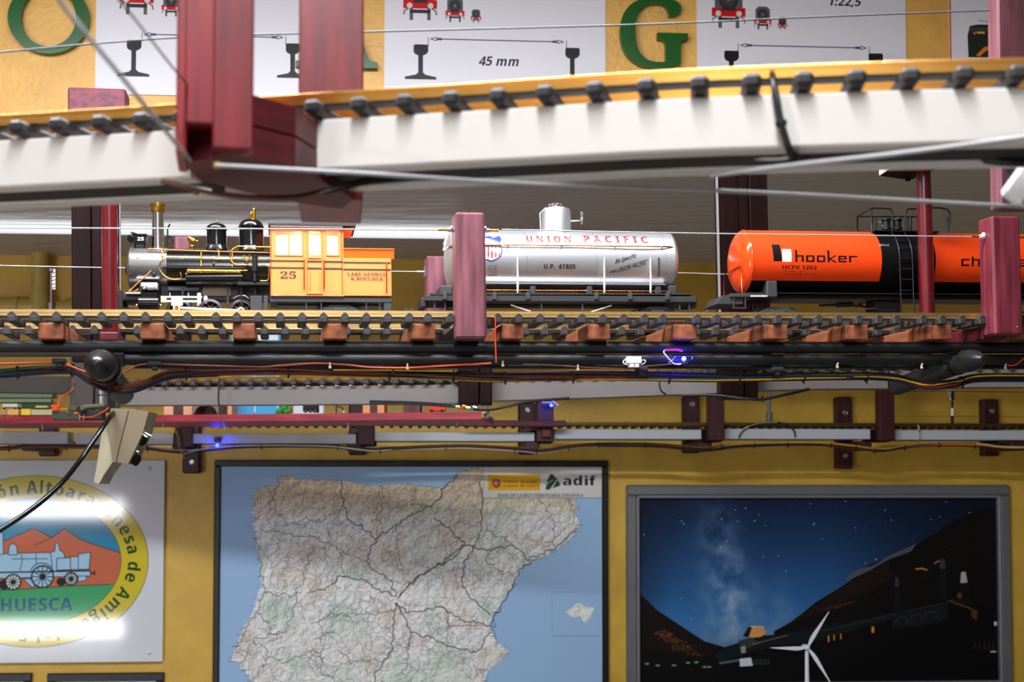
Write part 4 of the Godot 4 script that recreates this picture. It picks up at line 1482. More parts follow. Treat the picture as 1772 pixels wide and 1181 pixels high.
func _shelf_scenery(floor_y: float):
	var I := Transform3D.IDENTITY
	var d := 4.32
	var yb := 735.0 + 0
	var foot := func(px: float, dd: float) -> float: return 0.0
	var bottom := func(dd: float) -> float:      # pixel row of the shelf top at this depth
		return 830.0 - (floor_y - EYE) * F / dd
	# [x0, x1, y top, depth, name, label, category, wall colour]
	for e in [[284, 333, 640, 4.36, "model_house", "pale orange model house with brown door on the red shelf", "house", Color(0.95, 0.70, 0.52)], [378, 401, 640, 4.36, "model_house", "narrow pale orange model house between the arch and the light blue board", "house", Color(0.93, 0.66, 0.48)],
			[628, 665, 650, 4.3, "model_house", "orange model kiosk right of the dark red post on the shelf", "house", Color(0.93, 0.62, 0.40)], [698, 727, 660, 4.28, "model_house", "small brown model hut near the right end of the red shelf", "house", Color(0.40, 0.22, 0.16)]]:
		var c := at((e[0] + e[1]) / 2.0, 700, e[3])
		var t := thing(e[4], e[5], e[6], I, Vector3(c.x, floor_y, c.z), "model buildings on the red shelf")
		var m := Mb.new()
		sbox(m, e[0], e[2], e[1], bottom.call(e[3]), e[3], 0.10, 0.001)
		put(m, "wall", mat("house %s" % e[7], e[7], 0.6), t)
		m = Mb.new()
		var mid: float = (e[0] + e[1]) / 2.0
		var hw: float = (e[1] - e[0]) * 0.17
		sbox(m, mid - hw, 672, mid + hw, bottom.call(e[3]), e[3] - 0.002, 0.01)
		put(m, "door", mat("door_brown", Color(0.28, 0.11, 0.06), 0.5), t)
		m = Mb.new()
		var p0 := at(e[0] - 4, e[2], e[3] - 0.02)
		var p1 := at(e[1] + 4, e[2], e[3] - 0.02)
		m.prism(PackedVector2Array([Vector2(0.02, 0), Vector2(-0.14, 0), Vector2(-0.06, 0.05)]), p0.x, p1.x, Transform3D(Basis(Vector3.BACK, Vector3.UP, Vector3.RIGHT), Vector3(0, p0.y, p0.z)))
		put(m, "roof", mat("roof_brown", Color(0.33, 0.15, 0.10), 0.6), t)
	# stone arch
	var c := at(356, 700, 4.3)
	var t := thing("model_arch", "grey model tunnel arch with dark brown opening on the red shelf", "arch", I, Vector3(c.x, floor_y, c.z))
	var m := Mb.new()
	var pts := PackedVector2Array()
	var s := 4.3 / F
	pts.append_array([Vector2(-22 * s, 0), Vector2(-22 * s, 0.11), Vector2(22 * s, 0.11), Vector2(22 * s, 0)])
	for i in 9:
		var a := PI * i / 8
		pts.append(Vector2(18 * s * cos(a), 0.012 + 0.02 * sin(a)))
	m.prism(pts, -0.12, 0.0, Transform3D(Basis.IDENTITY, Vector3(c.x, floor_y, c.z)))
	put(m, "arch", mat("arch_grey", Color(0.50, 0.45, 0.40), 0.7), t)
	m = Mb.new()
	sbox(m, 336, 700, 376, bottom.call(4.36), 4.36, 0.01)
	put(m, "opening", mat("door_brown"), t)
	# light blue painted board and white boards
	for e in [[400, 484, 574, 4.45, "light blue painted backdrop board standing behind the green model tree", Color(0.25, 0.68, 0.92)], [508, 560, 655, 4.42, "white backdrop board behind the small black figure", Color(0.88, 0.91, 0.94)]]:
		c = at((e[0] + e[1]) / 2.0, 700, e[3])
		t = thing("backdrop_board", e[4], "board", I, Vector3(c.x, floor_y, c.z))
		m = Mb.new()
		sbox(m, e[0], e[2], e[1], bottom.call(e[3]), e[3], 0.008, 0.001)
		put(m, "panel", mat("board %s" % e[5], e[5], 0.5), t)
		if e[0] == 400:
			m = Mb.new()
			sbox(m, 403, 578, 481, 589, e[3] - 0.002, 0.002)
			for k in 3: sbox(m, 402 + k * 39, 592, 403 + k * 39, 714, e[3] - 0.001, 0.001)
			put(m, "white_marking", mat("white_plastic"), t)
	# long white canopy behind the grey beam
	c = at(440, 660, 4.5)
	t = thing("model_canopy", "long white model platform canopy just visible above the grey beam", "canopy", I, Vector3(c.x, floor_y, c.z))
	m = Mb.new()
	sbox(m, 230, 655, 642, 671, 4.5, 0.12, 0.002)
	put(m, "roof", mat("white_plastic"), t)
	m = Mb.new()
	for px in [240, 340, 490, 634]:
		var q := at(px, 671, 4.53)
		m.cyl(Vector3(q.x, floor_y, q.z), q, 0.004, 8)
	put_each(m, "column", mat("arch_grey"), t)
	# tree
	c = at(491, 712, 4.28)
	t = thing("model_tree", "small bright green model tree in front of the light blue board", "tree", I, Vector3(c.x, floor_y, c.z))
	m = Mb.new()
	m.cyl(Vector3(c.x, floor_y, c.z), Vector3(c.x, floor_y + 0.02, c.z), 0.004, 8)
	put(m, "trunk", mat("door_brown"), t)
	m = Mb.new()
	for e in [[484, 711, 6], [492, 706, 7], [500, 711, 6], [480, 714, 4], [495, 713, 6], [488, 707, 5]]:
		m.ball(at(e[0], e[1], 4.28), Vector3(e[2], e[2] * 0.75, e[2]) * s, 10)
	put(m, "foliage", mat("leaf_green", Color(0.16, 0.58, 0.22), 0.6), t)
	# black figure, lamp, red cart, crates
	c = at(537, 714, 4.3)
	t = thing("model_engine", "tiny black model steam engine in front of the white board", "engine", I, Vector3(c.x, floor_y, c.z))
	m = Mb.new()
	m.cyl(at(525, 707, 4.3), at(546, 707, 4.3), 0.011, 14)
	put(m, "boiler", mat("matt_black"), t)
	m = Mb.new()
	sbox(m, 541, 699, 550, 714, 4.29, 0.03, 0.001)
	put(m, "cab", mat("matt_black"), t)
	m = Mb.new()
	for px in [529, 537, 545]: m.cyl(at(px, 712, 4.285), at(px, 712, 4.32), 0.006, 12)
	put_each(m, "wheel", mat("dark_grey"), t)
	c = at(582, 714, 4.3)
	t = thing("model_lamp", "tiny black model street lamp with curved arm on the red shelf", "lamp", I, Vector3(c.x, floor_y, c.z))
	m = Mb.new()
	m.tube(spline([at(582, 716, 4.3), at(582, 700, 4.3), at(585, 704, 4.3), at(592, 706, 4.3), at(595, 712, 4.3)]), 0.0022, 8)
	put(m, "pole", mat("black"), t)
	m = Mb.new()
	m.ball(at(595, 713, 4.3), 0.004, 8)
	put(m, "lantern", mat("white_plastic"), t)
	c = at(755, 712, 4.2)
	t = thing("model_cart", "small bright red model cart near the right end of the red shelf", "cart", I, Vector3(c.x, floor_y, c.z))
	m = Mb.new()
	sbox(m, 741, 704.5, 771, 712, 4.2, 0.03, 0.002)
	put(m, "body", mat("cart_red", Color(0.90, 0.17, 0.14), 0.4), t)
	m = Mb.new()
	for px in [747, 765]: m.cyl(at(px, 711.5, 4.198), at(px, 711.5, 4.19), 0.005, 12)
	put_each(m, "wheel", mat("matt_black"), t)
	# left end: pale green crates and yellow blocks
	k_boxes([[-20, 90, 680, 689, 4.5, Color(0.40, 0.47, 0.34), "long grey green model roof at the left end of the red shelf", "model_roof", "roof"], [-20, 88, 690.5, 697, 4.48, Color(0.47, 0.52, 0.40), "second grey green model roof under the first at the left end", "model_roof", "roof"],
		[30, 92, 698, 720, 4.46, Color(0.06, 0.25, 0.15), "dark green model wagon at the left end of the red shelf", "model_wagon", "wagon"], [61, 82, 702.5, 706.5, 4.44, Color(0.83, 0.78, 0.48), "small cream crate on the left end of the red shelf", "model_crate", "crate"],
		[12, 32, 708.5, 719, 4.40, Color(0.90, 0.66, 0.33), "yellow orange crate at the far left of the red shelf", "model_crate", "crate"], [48, 90, 709, 719, 4.38, Color(0.74, 0.70, 0.52), "long pale stone block on the left end of the red shelf", "model_block", "block"],
		[36, 52, 708, 719, 4.37, Color(0.92, 0.78, 0.22), "bright yellow crate beside the pale stone block", "model_crate", "crate"], [-15, 11, 709, 719, 4.40, Color(0.72, 0.55, 0.36), "tan crate cut by the left picture edge", "model_crate", "crate"], [4, 30, 699.5, 705, 4.42, Color(0.82, 0.84, 0.78), "white and black striped model fence at the far left", "model_fence", "fence"]], floor_y)


func k_boxes(list: Array, floor_y: float):
	for e in list:
		var c := at((e[0] + e[1]) / 2.0, e[3], e[4])
		var t := thing(e[7], e[6], e[8], Transform3D.IDENTITY, Vector3(c.x, floor_y, c.z))
		var m := Mb.new()
		sbox(m, e[0], e[2], e[1], e[3], e[4], 0.05, 0.0015)
		put(m, "body", mat("toy %s" % e[5], e[5], 0.55), t)
		if c.y > floor_y + 0.004:
			m = Mb.new()
			for px in [lerpf(e[0], e[1], 0.15), lerpf(e[0], e[1], 0.85)]:
				var q := at(px, e[3], e[4] + 0.025)
				m.cyl(Vector3(q.x, floor_y, q.z), q, 0.003, 6)
			put_each(m, "leg", mat("matt_black"), t)


func _lower_track():
	# grey white beams of the track that runs behind and below the train
	var P := func(px: float, py: float, d: float) -> Vector3: return at(px, py, d)
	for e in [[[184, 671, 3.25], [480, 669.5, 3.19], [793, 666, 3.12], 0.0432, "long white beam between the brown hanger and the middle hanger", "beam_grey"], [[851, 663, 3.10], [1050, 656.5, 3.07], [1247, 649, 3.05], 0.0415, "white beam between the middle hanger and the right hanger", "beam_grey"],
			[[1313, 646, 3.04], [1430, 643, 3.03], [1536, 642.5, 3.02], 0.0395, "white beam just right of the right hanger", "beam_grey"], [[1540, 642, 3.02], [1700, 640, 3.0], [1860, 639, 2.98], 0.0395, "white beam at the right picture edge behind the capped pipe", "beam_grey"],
			[[-90, 650, 3.35], [20, 651, 3.33], [124, 652, 3.30], 0.041, "beam left of the brown hanger, its shade painted dark brown", "beam_shade_block_brown"]]:  # far left beam: the shade on it is put into a dark colour
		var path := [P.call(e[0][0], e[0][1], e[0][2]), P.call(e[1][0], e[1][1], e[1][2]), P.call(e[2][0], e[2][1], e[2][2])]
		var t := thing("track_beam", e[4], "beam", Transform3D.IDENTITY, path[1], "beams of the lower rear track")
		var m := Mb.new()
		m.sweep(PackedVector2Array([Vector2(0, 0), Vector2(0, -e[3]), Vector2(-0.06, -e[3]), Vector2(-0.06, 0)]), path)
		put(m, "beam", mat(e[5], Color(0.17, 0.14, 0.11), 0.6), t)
		if e[0][0] == 184:
			m = Mb.new()
			for q in [[210, 681], [263, 679]]: m.ball(at(q[0], q[1], 3.243), Vector3(0.004, 0.004, 0.002), 8)
			put_each(m, "screw", mat("steel"), t)
	var tp := [at(186, 671, 3.28), at(480, 669.5, 3.22), at(793, 666, 3.15), at(1050, 656.5, 3.10), at(1247, 649, 3.08), at(1536, 642.5, 3.05), at(1860, 639, 3.01)]
	for i in tp.size(): tp[i] += Vector3(0, 0.0226, 0.0)
	var t := thing("railway_track", "empty track with dark ties on the white beams below the train", "track", Transform3D.IDENTITY, tp[2])
	var total := 0.0
	for i in tp.size() - 1: total += tp[i].distance_to(tp[i + 1])
	lay_track(t, tp, evenly(0.02, total, 0.036), mat("dull_brass", Color(0.50, 0.37, 0.16), 0.4, 1.0), true, true)
	for e in [[122, 186, 606, 712, 3.18, "dark brown hanger block at the left, beside the beige control box"], [793, 851, 606, 700, 3.05, "dark red hanger block between the two white beams"], [1247, 1313, 606, 690, 2.99, "dark red hanger block right of the thin black cable loop"]]:
		var a := at(e[0], e[2], e[4])
		var b := at(e[1], e[3], e[4])
		t = thing("hanger_block", e[5], "block", Transform3D.IDENTITY, Vector3((a.x + b.x) / 2, b.y, a.z), "hanger blocks of the lower rear track")
		var m := Mb.new()
		var wd := (b.x - a.x)
		m.bx(a.x, a.x + wd * 0.62, b.y, a.y, a.z - 0.07, a.z, 0.002)
		put(m, "board", mat("dark_red") if e[0] > 200 else mat("beam_shade_block_brown"), t)
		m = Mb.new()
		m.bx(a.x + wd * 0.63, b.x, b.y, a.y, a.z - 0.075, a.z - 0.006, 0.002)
		put(m, "board", mat("dark_red") if e[0] > 200 else mat("beam_shade_block_brown"), t)
	# bracket and metal tube at the left hanger
	t = thing("metal_tube", "short shiny steel tube at the left end of the long white beam", "tube", Transform3D.IDENTITY, at(175, 690, 3.2))
	var m2 := Mb.new()
	m2.cyl(at(176, 667, 3.17), at(177, 702, 3.17), 0.0105, 18)
	put(m2, "tube", mat("steel"), t)
	m2 = Mb.new()
	for y in [672, 684]: m2.lathe([Vector2(0.0105, 0.002), Vector2(0.0122, 0.001), Vector2(0.0122, -0.001), Vector2(0.0105, -0.002)], Transform3D(Basis.IDENTITY, at(176, y, 3.17)), 18)
	put_each(m2, "collar", mat("dark_grey"), t)


# ---------------------------------------------------------------- the train on the far middle track
const WC := -0.1885        # its centre line
var TT: Node3D


func pp(m: Mb, called: String, key: String, label := "") -> MeshInstance3D:
	return put(m, called, mat(key), TT, label)


func tq(x0: float, y0: float, x1: float, y1: float, w0: float, w1: float, called: String, key: String, ch := 0.001) -> MeshInstance3D:      # box part by pixels, w measured from the train's centre line
	var m := Mb.new()
	pbox(m, MID, x0, y0, x1, y1, WC + w0, WC + w1, ch)
	return pp(m, called, key)


func pts(list: Array, w: float) -> Array:
	return list.map(func(p): return md(p[0], p[1], WC + (p[2] if p.size() > 2 else w)))


func pe(m: Mb, called: String, key: String):
	put_each(m, called, mat(key), TT)


func px_m(w: float, px: float) -> float:      # metres for each pixel at this place
	return md(px + 1, 480, WC + w).x - md(px, 480, WC + w).x


func spoked(parent: Node3D, px: float, r: float, w: float, key: String, spokes := 10):
	var c := md(px, 548, WC + w)
	c.y = r
	var m := Mb.new()
	var x := Transform3D(Basis(Vector3.RIGHT, Vector3.BACK, Vector3.DOWN), c)
	m.lathe([Vector2(r * 0.80, -0.003), Vector2(r, -0.003), Vector2(r, 0.002), Vector2(r * 0.94, 0.003), Vector2(r * 0.80, 0.003), Vector2(r * 0.80, -0.003)], x, 28)
	m.lathe([Vector2(r * 1.1, -0.005), Vector2(r * 1.1, -0.003), Vector2(r * 0.8, -0.003)], x, 28)
	m.lathe([Vector2(0, -0.003), Vector2(r * 0.22, -0.003), Vector2(r * 0.22, 0.004), Vector2(0, 0.004)], x, 14)
	for i in spokes:
		var a := TAU * i / spokes
		m.cyl(c + Vector3(cos(a), sin(a), 0) * r * 0.2, c + Vector3(cos(a), sin(a), 0) * r * 0.83, r * 0.055, 6)
	put(m, "wheel", mat(key), parent)


func truck(px: float, half: float, label_ := ""):      # two axle bogie; half = half wheelbase in metres
	var c := md(px, 545, WC)
	for s in [-1, 1]:
		var m := Mb.new()
		var z: float = WC + s * 0.036
		var y := 0.0155
		m.prism(PackedVector2Array([Vector2(-half - 0.017, y + 0.001), Vector2(-half - 0.008, y + 0.008), Vector2(-0.017, y + 0.016), Vector2(0.017, y + 0.016), Vector2(half + 0.008, y + 0.008), Vector2(half + 0.017, y + 0.001), Vector2(half + 0.01, y - 0.006), Vector2(half - 0.008, y - 0.004),
			Vector2(0.012, y - 0.010), Vector2(-0.012, y - 0.010), Vector2(-half + 0.008, y - 0.004), Vector2(-half - 0.01, y - 0.006)]), z - 0.003, z + 0.003, Transform3D(Basis.IDENTITY, Vector3(c.x, 0, 0)))
		m.box(Vector3(c.x, y + 0.004, z + s * 0.004), Vector3(0.026, 0.013, 0.004), 0.001)
		for q in [-1, 1]:
			m.box(Vector3(c.x + half * q, y, z + s * 0.004), Vector3(0.013, 0.011, 0.006), 0.0015)
		for k in 3: m.cyl(Vector3(c.x - 0.008 + k * 0.008, y - 0.006, z + s * 0.004), Vector3(c.x - 0.008 + k * 0.008, y + 0.008, z + s * 0.004), 0.003, 8)
		pp(m, "truck_frame", "dark_grey")
	for q in [-1, 1]:
		for s in [-1, 1]:
			var m := Mb.new()
			var r := 0.0155
			var x := Transform3D(Basis(Vector3.RIGHT, Vector3.BACK * s, Vector3.DOWN * s), Vector3(c.x + half * q, r, WC + s * 0.0235))
			m.lathe([Vector2(0, -0.004), Vector2(r * 1.13, -0.004), Vector2(r * 1.13, -0.0025), Vector2(r, -0.0025), Vector2(r, 0.003), Vector2(r * 0.85, 0.0035), Vector2(r * 0.7, 0.001), Vector2(r * 0.35, 0.002), Vector2(r * 0.3, 0.005), Vector2(0, 0.005)], x, 24)
			pp(m, "wheel", "steel_dark")


func coupler(x: float, dir: float, y := 0.022):
	var m := Mb.new()
	m.box(Vector3(x + dir * 0.008, y, WC), Vector3(0.026, 0.008, 0.010), 0.002)
	m.box(Vector3(x + dir * 0.022, y, WC + 0.006), Vector3(0.008, 0.016, 0.010), 0.003)
	m.box(Vector3(x + dir * 0.026, y, WC - 0.007), Vector3(0.010, 0.014, 0.008), 0.003)
	pp(m, "coupler", "dark_grey")


func _locomotive():
	mat("steel_dark", Color(0.30, 0.30, 0.31), 0.35, 0.8)
	mat("rod_white", Color(0.90, 0.90, 0.90), 0.3, 0.6)
	mat("cab_line", Color(0.22, 0.19, 0.17), 0.5)
	var near := 0.047
	var c := md(450, 560, WC)
	TT = thing("steam_locomotive", "black model steam engine number 25 with orange cab, at the left of the train", "locomotive", MID, Vector3(c.x, 0, WC))
	var axis := md(300, 466.5, WC)
	var yb := axis.y
	var u := func(px: float, w := 0.0) -> float: return md(px, 480, WC + w).x
	var R := 0.0375
	var X := Transform3D(Basis(Vector3.UP, Vector3.RIGHT, Vector3.FORWARD), Vector3(0, yb, WC))      # lathe axis along the track
	var m := Mb.new()
	m.lathe([Vector2(0, u.call(220)), Vector2(0.012, u.call(220)), Vector2(0.016, u.call(221.5)), Vector2(0.030, u.call(223)), Vector2(R - 0.003, u.call(225)), Vector2(R, u.call(227)), Vector2(R, u.call(291)), Vector2(0, u.call(291))], X, 40)
	pp(m, "smokebox", "smoke_grey")
	m = Mb.new()
	for i in 16:
		var a := TAU * i / 16
		m.ball(Vector3(u.call(228.5), yb + cos(a) * R, WC + sin(a) * R), 0.0011, 6)
	m.ball(Vector3(u.call(238, 0.034), md(238, 451, WC + 0.034).y, WC + 0.033), Vector3(0.0055, 0.0055, 0.003), 14)
	put(m, "rivet", mat("smoke_grey"), TT, "", "stuff")
	m = Mb.new()
	var dx := Transform3D(X.basis, Vector3(0, md(220, 465, WC).y, WC))
	m.lathe([Vector2(0, u.call(217.5)), Vector2(0.008, u.call(217.5)), Vector2(0.0115, u.call(219)), Vector2(0.0115, u.call(222)), Vector2(0, u.call(222))], dx, 20)
	pp(m, "door_boss", "gloss_black")
	m = Mb.new()
	m.lathe([Vector2(0, u.call(291)), Vector2(R - 0.001, u.call(291)), Vector2(R - 0.001, u.call(468)), Vector2(0, u.call(468))], X, 40)
	for px in [325, 372, 420]:
		m.lathe([Vector2(R - 0.002, u.call(px - 1.5)), Vector2(R, u.call(px - 1.5)), Vector2(R, u.call(px + 1.5)), Vector2(R - 0.002, u.call(px + 1.5))], X, 40)
	pp(m, "boiler", "gloss_black")
	# stack
	var s := px_m(0, 300)
	var sx := Transform3D(Basis.IDENTITY, Vector3(u.call(274), 0, WC))
	var Y := func(px: float, py: float, w := 0.0) -> float: return md(px, py, WC + w).y
	m = Mb.new()
	m.lathe([Vector2(0.0118, Y.call(274, 436)), Vector2(0.0108, Y.call(274, 428)), Vector2(0.0098, Y.call(274, 368)), Vector2(0.0, Y.call(274, 367))], sx, 28)
	pp(m, "stack", "chrome")
	m = Mb.new()
	m.lathe([Vector2(0.0100, Y.call(274, 369)), Vector2(0.0116, Y.call(274, 366)), Vector2(0.0116, Y.call(274, 358)), Vector2(0.0132, Y.call(274, 356.5)), Vector2(0.0132, Y.call(274, 353)), Vector2(0.0085, Y.call(274, 353)), Vector2(0.0085, Y.call(274, 362)), Vector2(0, Y.call(274, 362))], sx, 28)
	pp(m, "stack_cap", "brass")
	# headlight
	m = Mb.new()
	pbox(m, MID, 231, 407, 253, 423, WC - 0.012, WC + 0.012, 0.001)
	pbox(m, MID, 228, 404.5, 255, 407.5, WC - 0.014, WC + 0.014, 0.001)
	m.cyl(md(224, 408.5, WC), md(232, 413, WC), 0.0085, 18, 0.0105)
	for px in [234, 250]: m.cyl(md(px, 422, WC + 0.008), md(px, 431, WC + 0.008), 0.0014, 6)
	pbox(m, MID, 231, 428, 256, 433, WC - 0.014, WC + 0.014, 0.001)
	pp(m, "headlight", "gloss_black")
	m = Mb.new()
	var lt := func(_z: int, txt: String, serif: bool, x0: float, y0: float, x1: float, y1: float, w: float, key: String, called := "lettering", skew := 0.0):
		var a := md(x0, y0, WC + w)
		var b := md(x1, y1, WC + w)
		var q := Mb.new()
		q.text(txt, serif, 700, Rect2(a.x, b.y, b.x - a.x, a.y - b.y), Transform3D(Basis.IDENTITY, Vector3(0, 0, WC + w)), 0.0, null, skew)
		pp(q, called, key)
	lt.call(0, "25", false, 237.5, 410.5, 249, 416.5, 0.0125, "white_plastic")
	m = Mb.new()
	m.tube(pts([[290, 432], [290, 396], [294, 388]], -0.02), 0.0016, 6)
	m.tube(spline(pts([[290, 411], [296, 409], [300, 415], [296, 421], [291, 418]], -0.02), 4), 0.0016, 6)
	pe(m, "lever", "black")
	# bell
	m = Mb.new()
	var bc := md(331, 415, WC)
	m.lathe([Vector2(0.0085, -0.006), Vector2(0.006, -0.001), Vector2(0.004, 0.006), Vector2(0.0, 0.008)], Transform3D(Basis(Vector3(0.6, 0.8, 0), Vector3(-0.8, 0.6, 0), Vector3.BACK), bc), 18)
	m.cyl(md(333, 414, WC), md(341, 418, WC), 0.002, 8)
	m.ball(md(341, 418, WC), 0.0028, 8)
	pp(m, "bell", "brass")
	m = Mb.new()
	m.cyl(md(332.5, 432, WC), md(332.5, 418, WC), 0.0026, 10)
	m.ball(md(332.5, 427, WC), 0.0042, 10)
	pp(m, "bell_stand", "brass")
	# domes
	var dome := func(px: float, half: float, y0: float, ym: float, y1: float, called: String):
		var q := Mb.new()
		var r: float = half * s
		var h0: float = Y.call(px, y0)
		var h1: float = Y.call(px, ym)
		var h2: float = Y.call(px, y1)
		var prof := [Vector2(r * 1.22, h0 - 0.004), Vector2(r * 1.18, h0), Vector2(r * 1.04, h0 + 0.005), Vector2(r, h0 + 0.008), Vector2(r, h1 - 0.003), Vector2(r * 1.07, h1 - 0.002), Vector2(r * 1.07, h1)]
		for i in 6:
			var a := PI / 2 * i / 5
			prof.append(Vector2(r * 1.02 * cos(a), h1 + (h2 - h1) * sin(a)))
		q.lathe(prof, Transform3D(Basis.IDENTITY, Vector3(u.call(px), 0, WC)), 32)
		pp(q, called, "gloss_black")
	dome.call(375.5, 17.5, 432, 396, 386, "sand_dome")
	dome.call(435.5, 21.5, 434, 393, 378, "steam_dome")
	m = Mb.new()
	m.ball(md(377, 383, WC), 0.0022, 8)
	m.cyl(md(377, 387, WC), md(377, 383, WC), 0.001, 6)
	pp(m, "finial", "brass")
	m = Mb.new()
	m.cyl(md(434, 378, WC), md(434, 370, WC), 0.0024, 10)
	m.cyl(md(439.5, 378, WC), md(439.5, 364, WC), 0.0036, 10)
	m.ball(md(439.5, 363, WC), 0.0034, 10)
	m.cyl(md(434, 370, WC), md(439.5, 366, WC), 0.002, 8)
	pp(m, "whistle", "brass")
	# running board, pipes, handrails
	tq(281, 461.5, 424, 465, 0.0, 0.046, "running_board", "black", 0.0008)
	m = Mb.new()
	m.cyl(md(326, 469, WC + 0.045), md(415, 470, WC + 0.045), 0.0033, 14)
	for px in [326, 348, 415]: m.ball(md(px, 469.3 + (px - 326) * 0.01, WC + 0.045), 0.0042, 10)
	m.cyl(md(415, 468.8, WC + 0.045), md(428, 468.4, WC + 0.045), 0.0012, 8)
	pp(m, "air_reservoir", "brass")
	m = Mb.new()
	m.cyl(md(322, 482, WC + 0.030), md(420, 481, WC + 0.030), 0.014, 24)
	pp(m, "tank", "gloss_black")
	m = Mb.new()
	m.tube(spline(pts([[256, 431], [282, 432.5], [330, 434], [400, 436], [467, 437.5]], 0.030)), 0.0012, 8)
	pp(m, "handrail", "copper")
	m = Mb.new()
	m.tube(spline(pts([[312, 471], [314, 480], [309, 483.5], [295, 483], [282, 475], [276, 462], [279, 452], [289, 446.5], [300, 446], [360, 447.5], [390, 449], [430, 446.5], [467, 448]], 0.042), 5), 0.0011, 8)
	pp(m, "pipe", "brass")
	m = Mb.new()
	m.tube(spline(pts([[467, 428], [425, 427], [412, 426.5], [402, 433], [398, 444], [401, 453], [410, 458], [434, 458.5]], 0.043), 5), 0.0011, 8)
	pp(m, "pipe", "brass")
	m = Mb.new()
	m.tube(spline(pts([[449, 459], [460, 459], [465, 463], [464.5, 480], [462, 486], [450, 486]], 0.045), 5), 0.0011, 8)
	pp(m, "pipe", "brass")
	m = Mb.new()
	for e in [[279, 431, 281, 444], [378, 433, 379, 447], [348, 436, 348, 460], [402, 436, 402, 461]]:
		m.cyl(md(e[0], e[1], WC + 0.036), md(e[2], e[3], WC + 0.040), 0.0014, 8)
		m.ball(md(e[2], e[3], WC + 0.040), 0.0022, 8)
	m.cyl(md(371, 453, WC + 0.043), md(366, 462, WC + 0.043), 0.0012, 6)
	m.tube(spline(pts([[423, 440], [424, 448], [428, 451], [431, 447], [432, 440]], 0.045)), 0.0011, 6)
	m.cyl(md(428, 450, WC + 0.045), md(428, 456, WC + 0.045), 0.0014, 8)
	pe(m, "valve", "brass")
	# air pump
	m = Mb.new()
	m.cyl(md(441, 444, WC + 0.047), md(441, 467, WC + 0.047), 0.0048, 16)
	m.cyl(md(441, 467, WC + 0.047), md(441, 487, WC + 0.047), 0.0032, 16)
	m.cyl(md(441, 442, WC + 0.047), md(441, 445, WC + 0.047), 0.0056, 16)
	m.cyl(md(441, 465, WC + 0.047), md(441, 470, WC + 0.047), 0.0060, 16)
	pp(m, "air_pump", "black")
	tq(410, 488, 466, 494, 0.0, 0.047, "step_board", "black")
	# chassis
	tq(278, 494, 470, 520, -0.018, 0.018, "frame", "dark_grey")
	tq(290, 497, 345, 504, -0.03, 0.03, "frame_plate", "dark_grey")
	tq(350, 497, 400, 513, 0.018, 0.022, "frame_plate", "arch_grey")
	m = Mb.new()
	for px in [394, 418, 442, 316]:
		pbox(m, MID, px - 1.5, 497, px + 1.5, 528, WC + 0.02, WC + 0.03)
	pe(m, "hanger", "dark_grey")
	# cylinder block
	m = Mb.new()
	pbox(m, MID, 241, 488, 275, 504, WC - 0.045, WC + 0.045, 0.003)
	pp(m, "steam_chest", "steel_dark")
	m = Mb.new()
	m.cyl(md(241, 527, WC + 0.036), md(275, 527, WC + 0.036), 0.015, 24)
	m.cyl(md(241, 527, WC - 0.036), md(275, 527, WC - 0.036), 0.015, 24)
	pbox(m, MID, 244, 504, 273, 520, WC - 0.042, WC + 0.046, 0.002)
	pp(m, "cylinder", "gloss_black")
	m = Mb.new()
	pbox(m, MID, 243, 489, 273, 497, WC + 0.03, WC + 0.0475, 0.002)
	pbox(m, MID, 236, 479.5, 276, 483, WC + 0.03, WC + 0.037, 0.001)
	pe(m, "cover_plate", "rod_white")
	m = Mb.new()
	for e in [[250, 499.5], [271, 499.5], [237, 529], [278, 529]]: m.ball(md(e[0], e[1], WC + 0.047), Vector3(0.0035, 0.0028, 0.003), 10)
	pbox(m, MID, 254, 497, 268, 501.5, WC + 0.04, WC + 0.049, 0.001)
	pe(m, "valve_cap", "chrome")
	# pilot deck and front fittings
	tq(207, 506, 242, 520, -0.035, 0.035, "pilot_deck", "dark_grey")
	tq(202, 502, 212, 536, -0.042, 0.042, "buffer_beam", "matt_black")
	m = Mb.new()
	m.prism(PackedVector2Array([Vector2(0, 0), Vector2(0.035, 0), Vector2(0.028, 0.022), Vector2(0.004, 0.022)]), WC - 0.03, WC + 0.03, Transform3D(Basis.IDENTITY, Vector3(u.call(206), 0.004, 0)))
	pp(m, "pilot", "dark_grey")
	m = Mb.new()
	m.cyl(md(203, 500, WC + 0.03), md(203, 515, WC + 0.03), 0.0035, 12)
	pp(m, "lamp_post", "dark_grey")
	m = Mb.new()
	for y in [497, 501, 504]: m.ball(md(203, y, WC + 0.031), Vector3(0.004, 0.0018, 0.004), 10)
	pe(m, "brass_top", "brass")
	tq(217, 506, 243, 509, 0.01, 0.043, "step_bar", "rod_white", 0.0006)
	m = Mb.new()
	m.cyl(md(262, 469, WC + 0.036), md(223, 505, WC + 0.040), 0.0012, 8)
	m.cyl(md(240, 500, WC + 0.03), md(232, 506, WC + 0.03), 0.0012, 8)
	pe(m, "brace", "copper")
	m = Mb.new()
	m.lathe([Vector2(0, 0.004), Vector2(0.0036, 0.003), Vector2(0.0036, -0.003)], Transform3D(Basis(Vector3.RIGHT, Vector3.BACK, Vector3.DOWN), md(266, 475, WC + 0.036)), 12)
	pp(m, "plug", "black")
	# wheels and rods
	for e in [[310, 0.021], [418, 0.021], [364, 0.021]]:
		spoked(TT, e[0], e[1], 0.0255, "steel_dark")
		spoked(TT, e[0], e[1], -0.0255, "steel_dark")
	m = Mb.new()
	m.tube(pts([[403, 517], [410, 512.5], [418, 511], [426, 513], [431, 517]], 0.028), 0.0016, 6)
	pp(m, "wheel_rim", "chrome")
	m = Mb.new()
	pbox(m, MID, 278, 512.5, 350, 516, WC + 0.042, WC + 0.048, 0.0007)
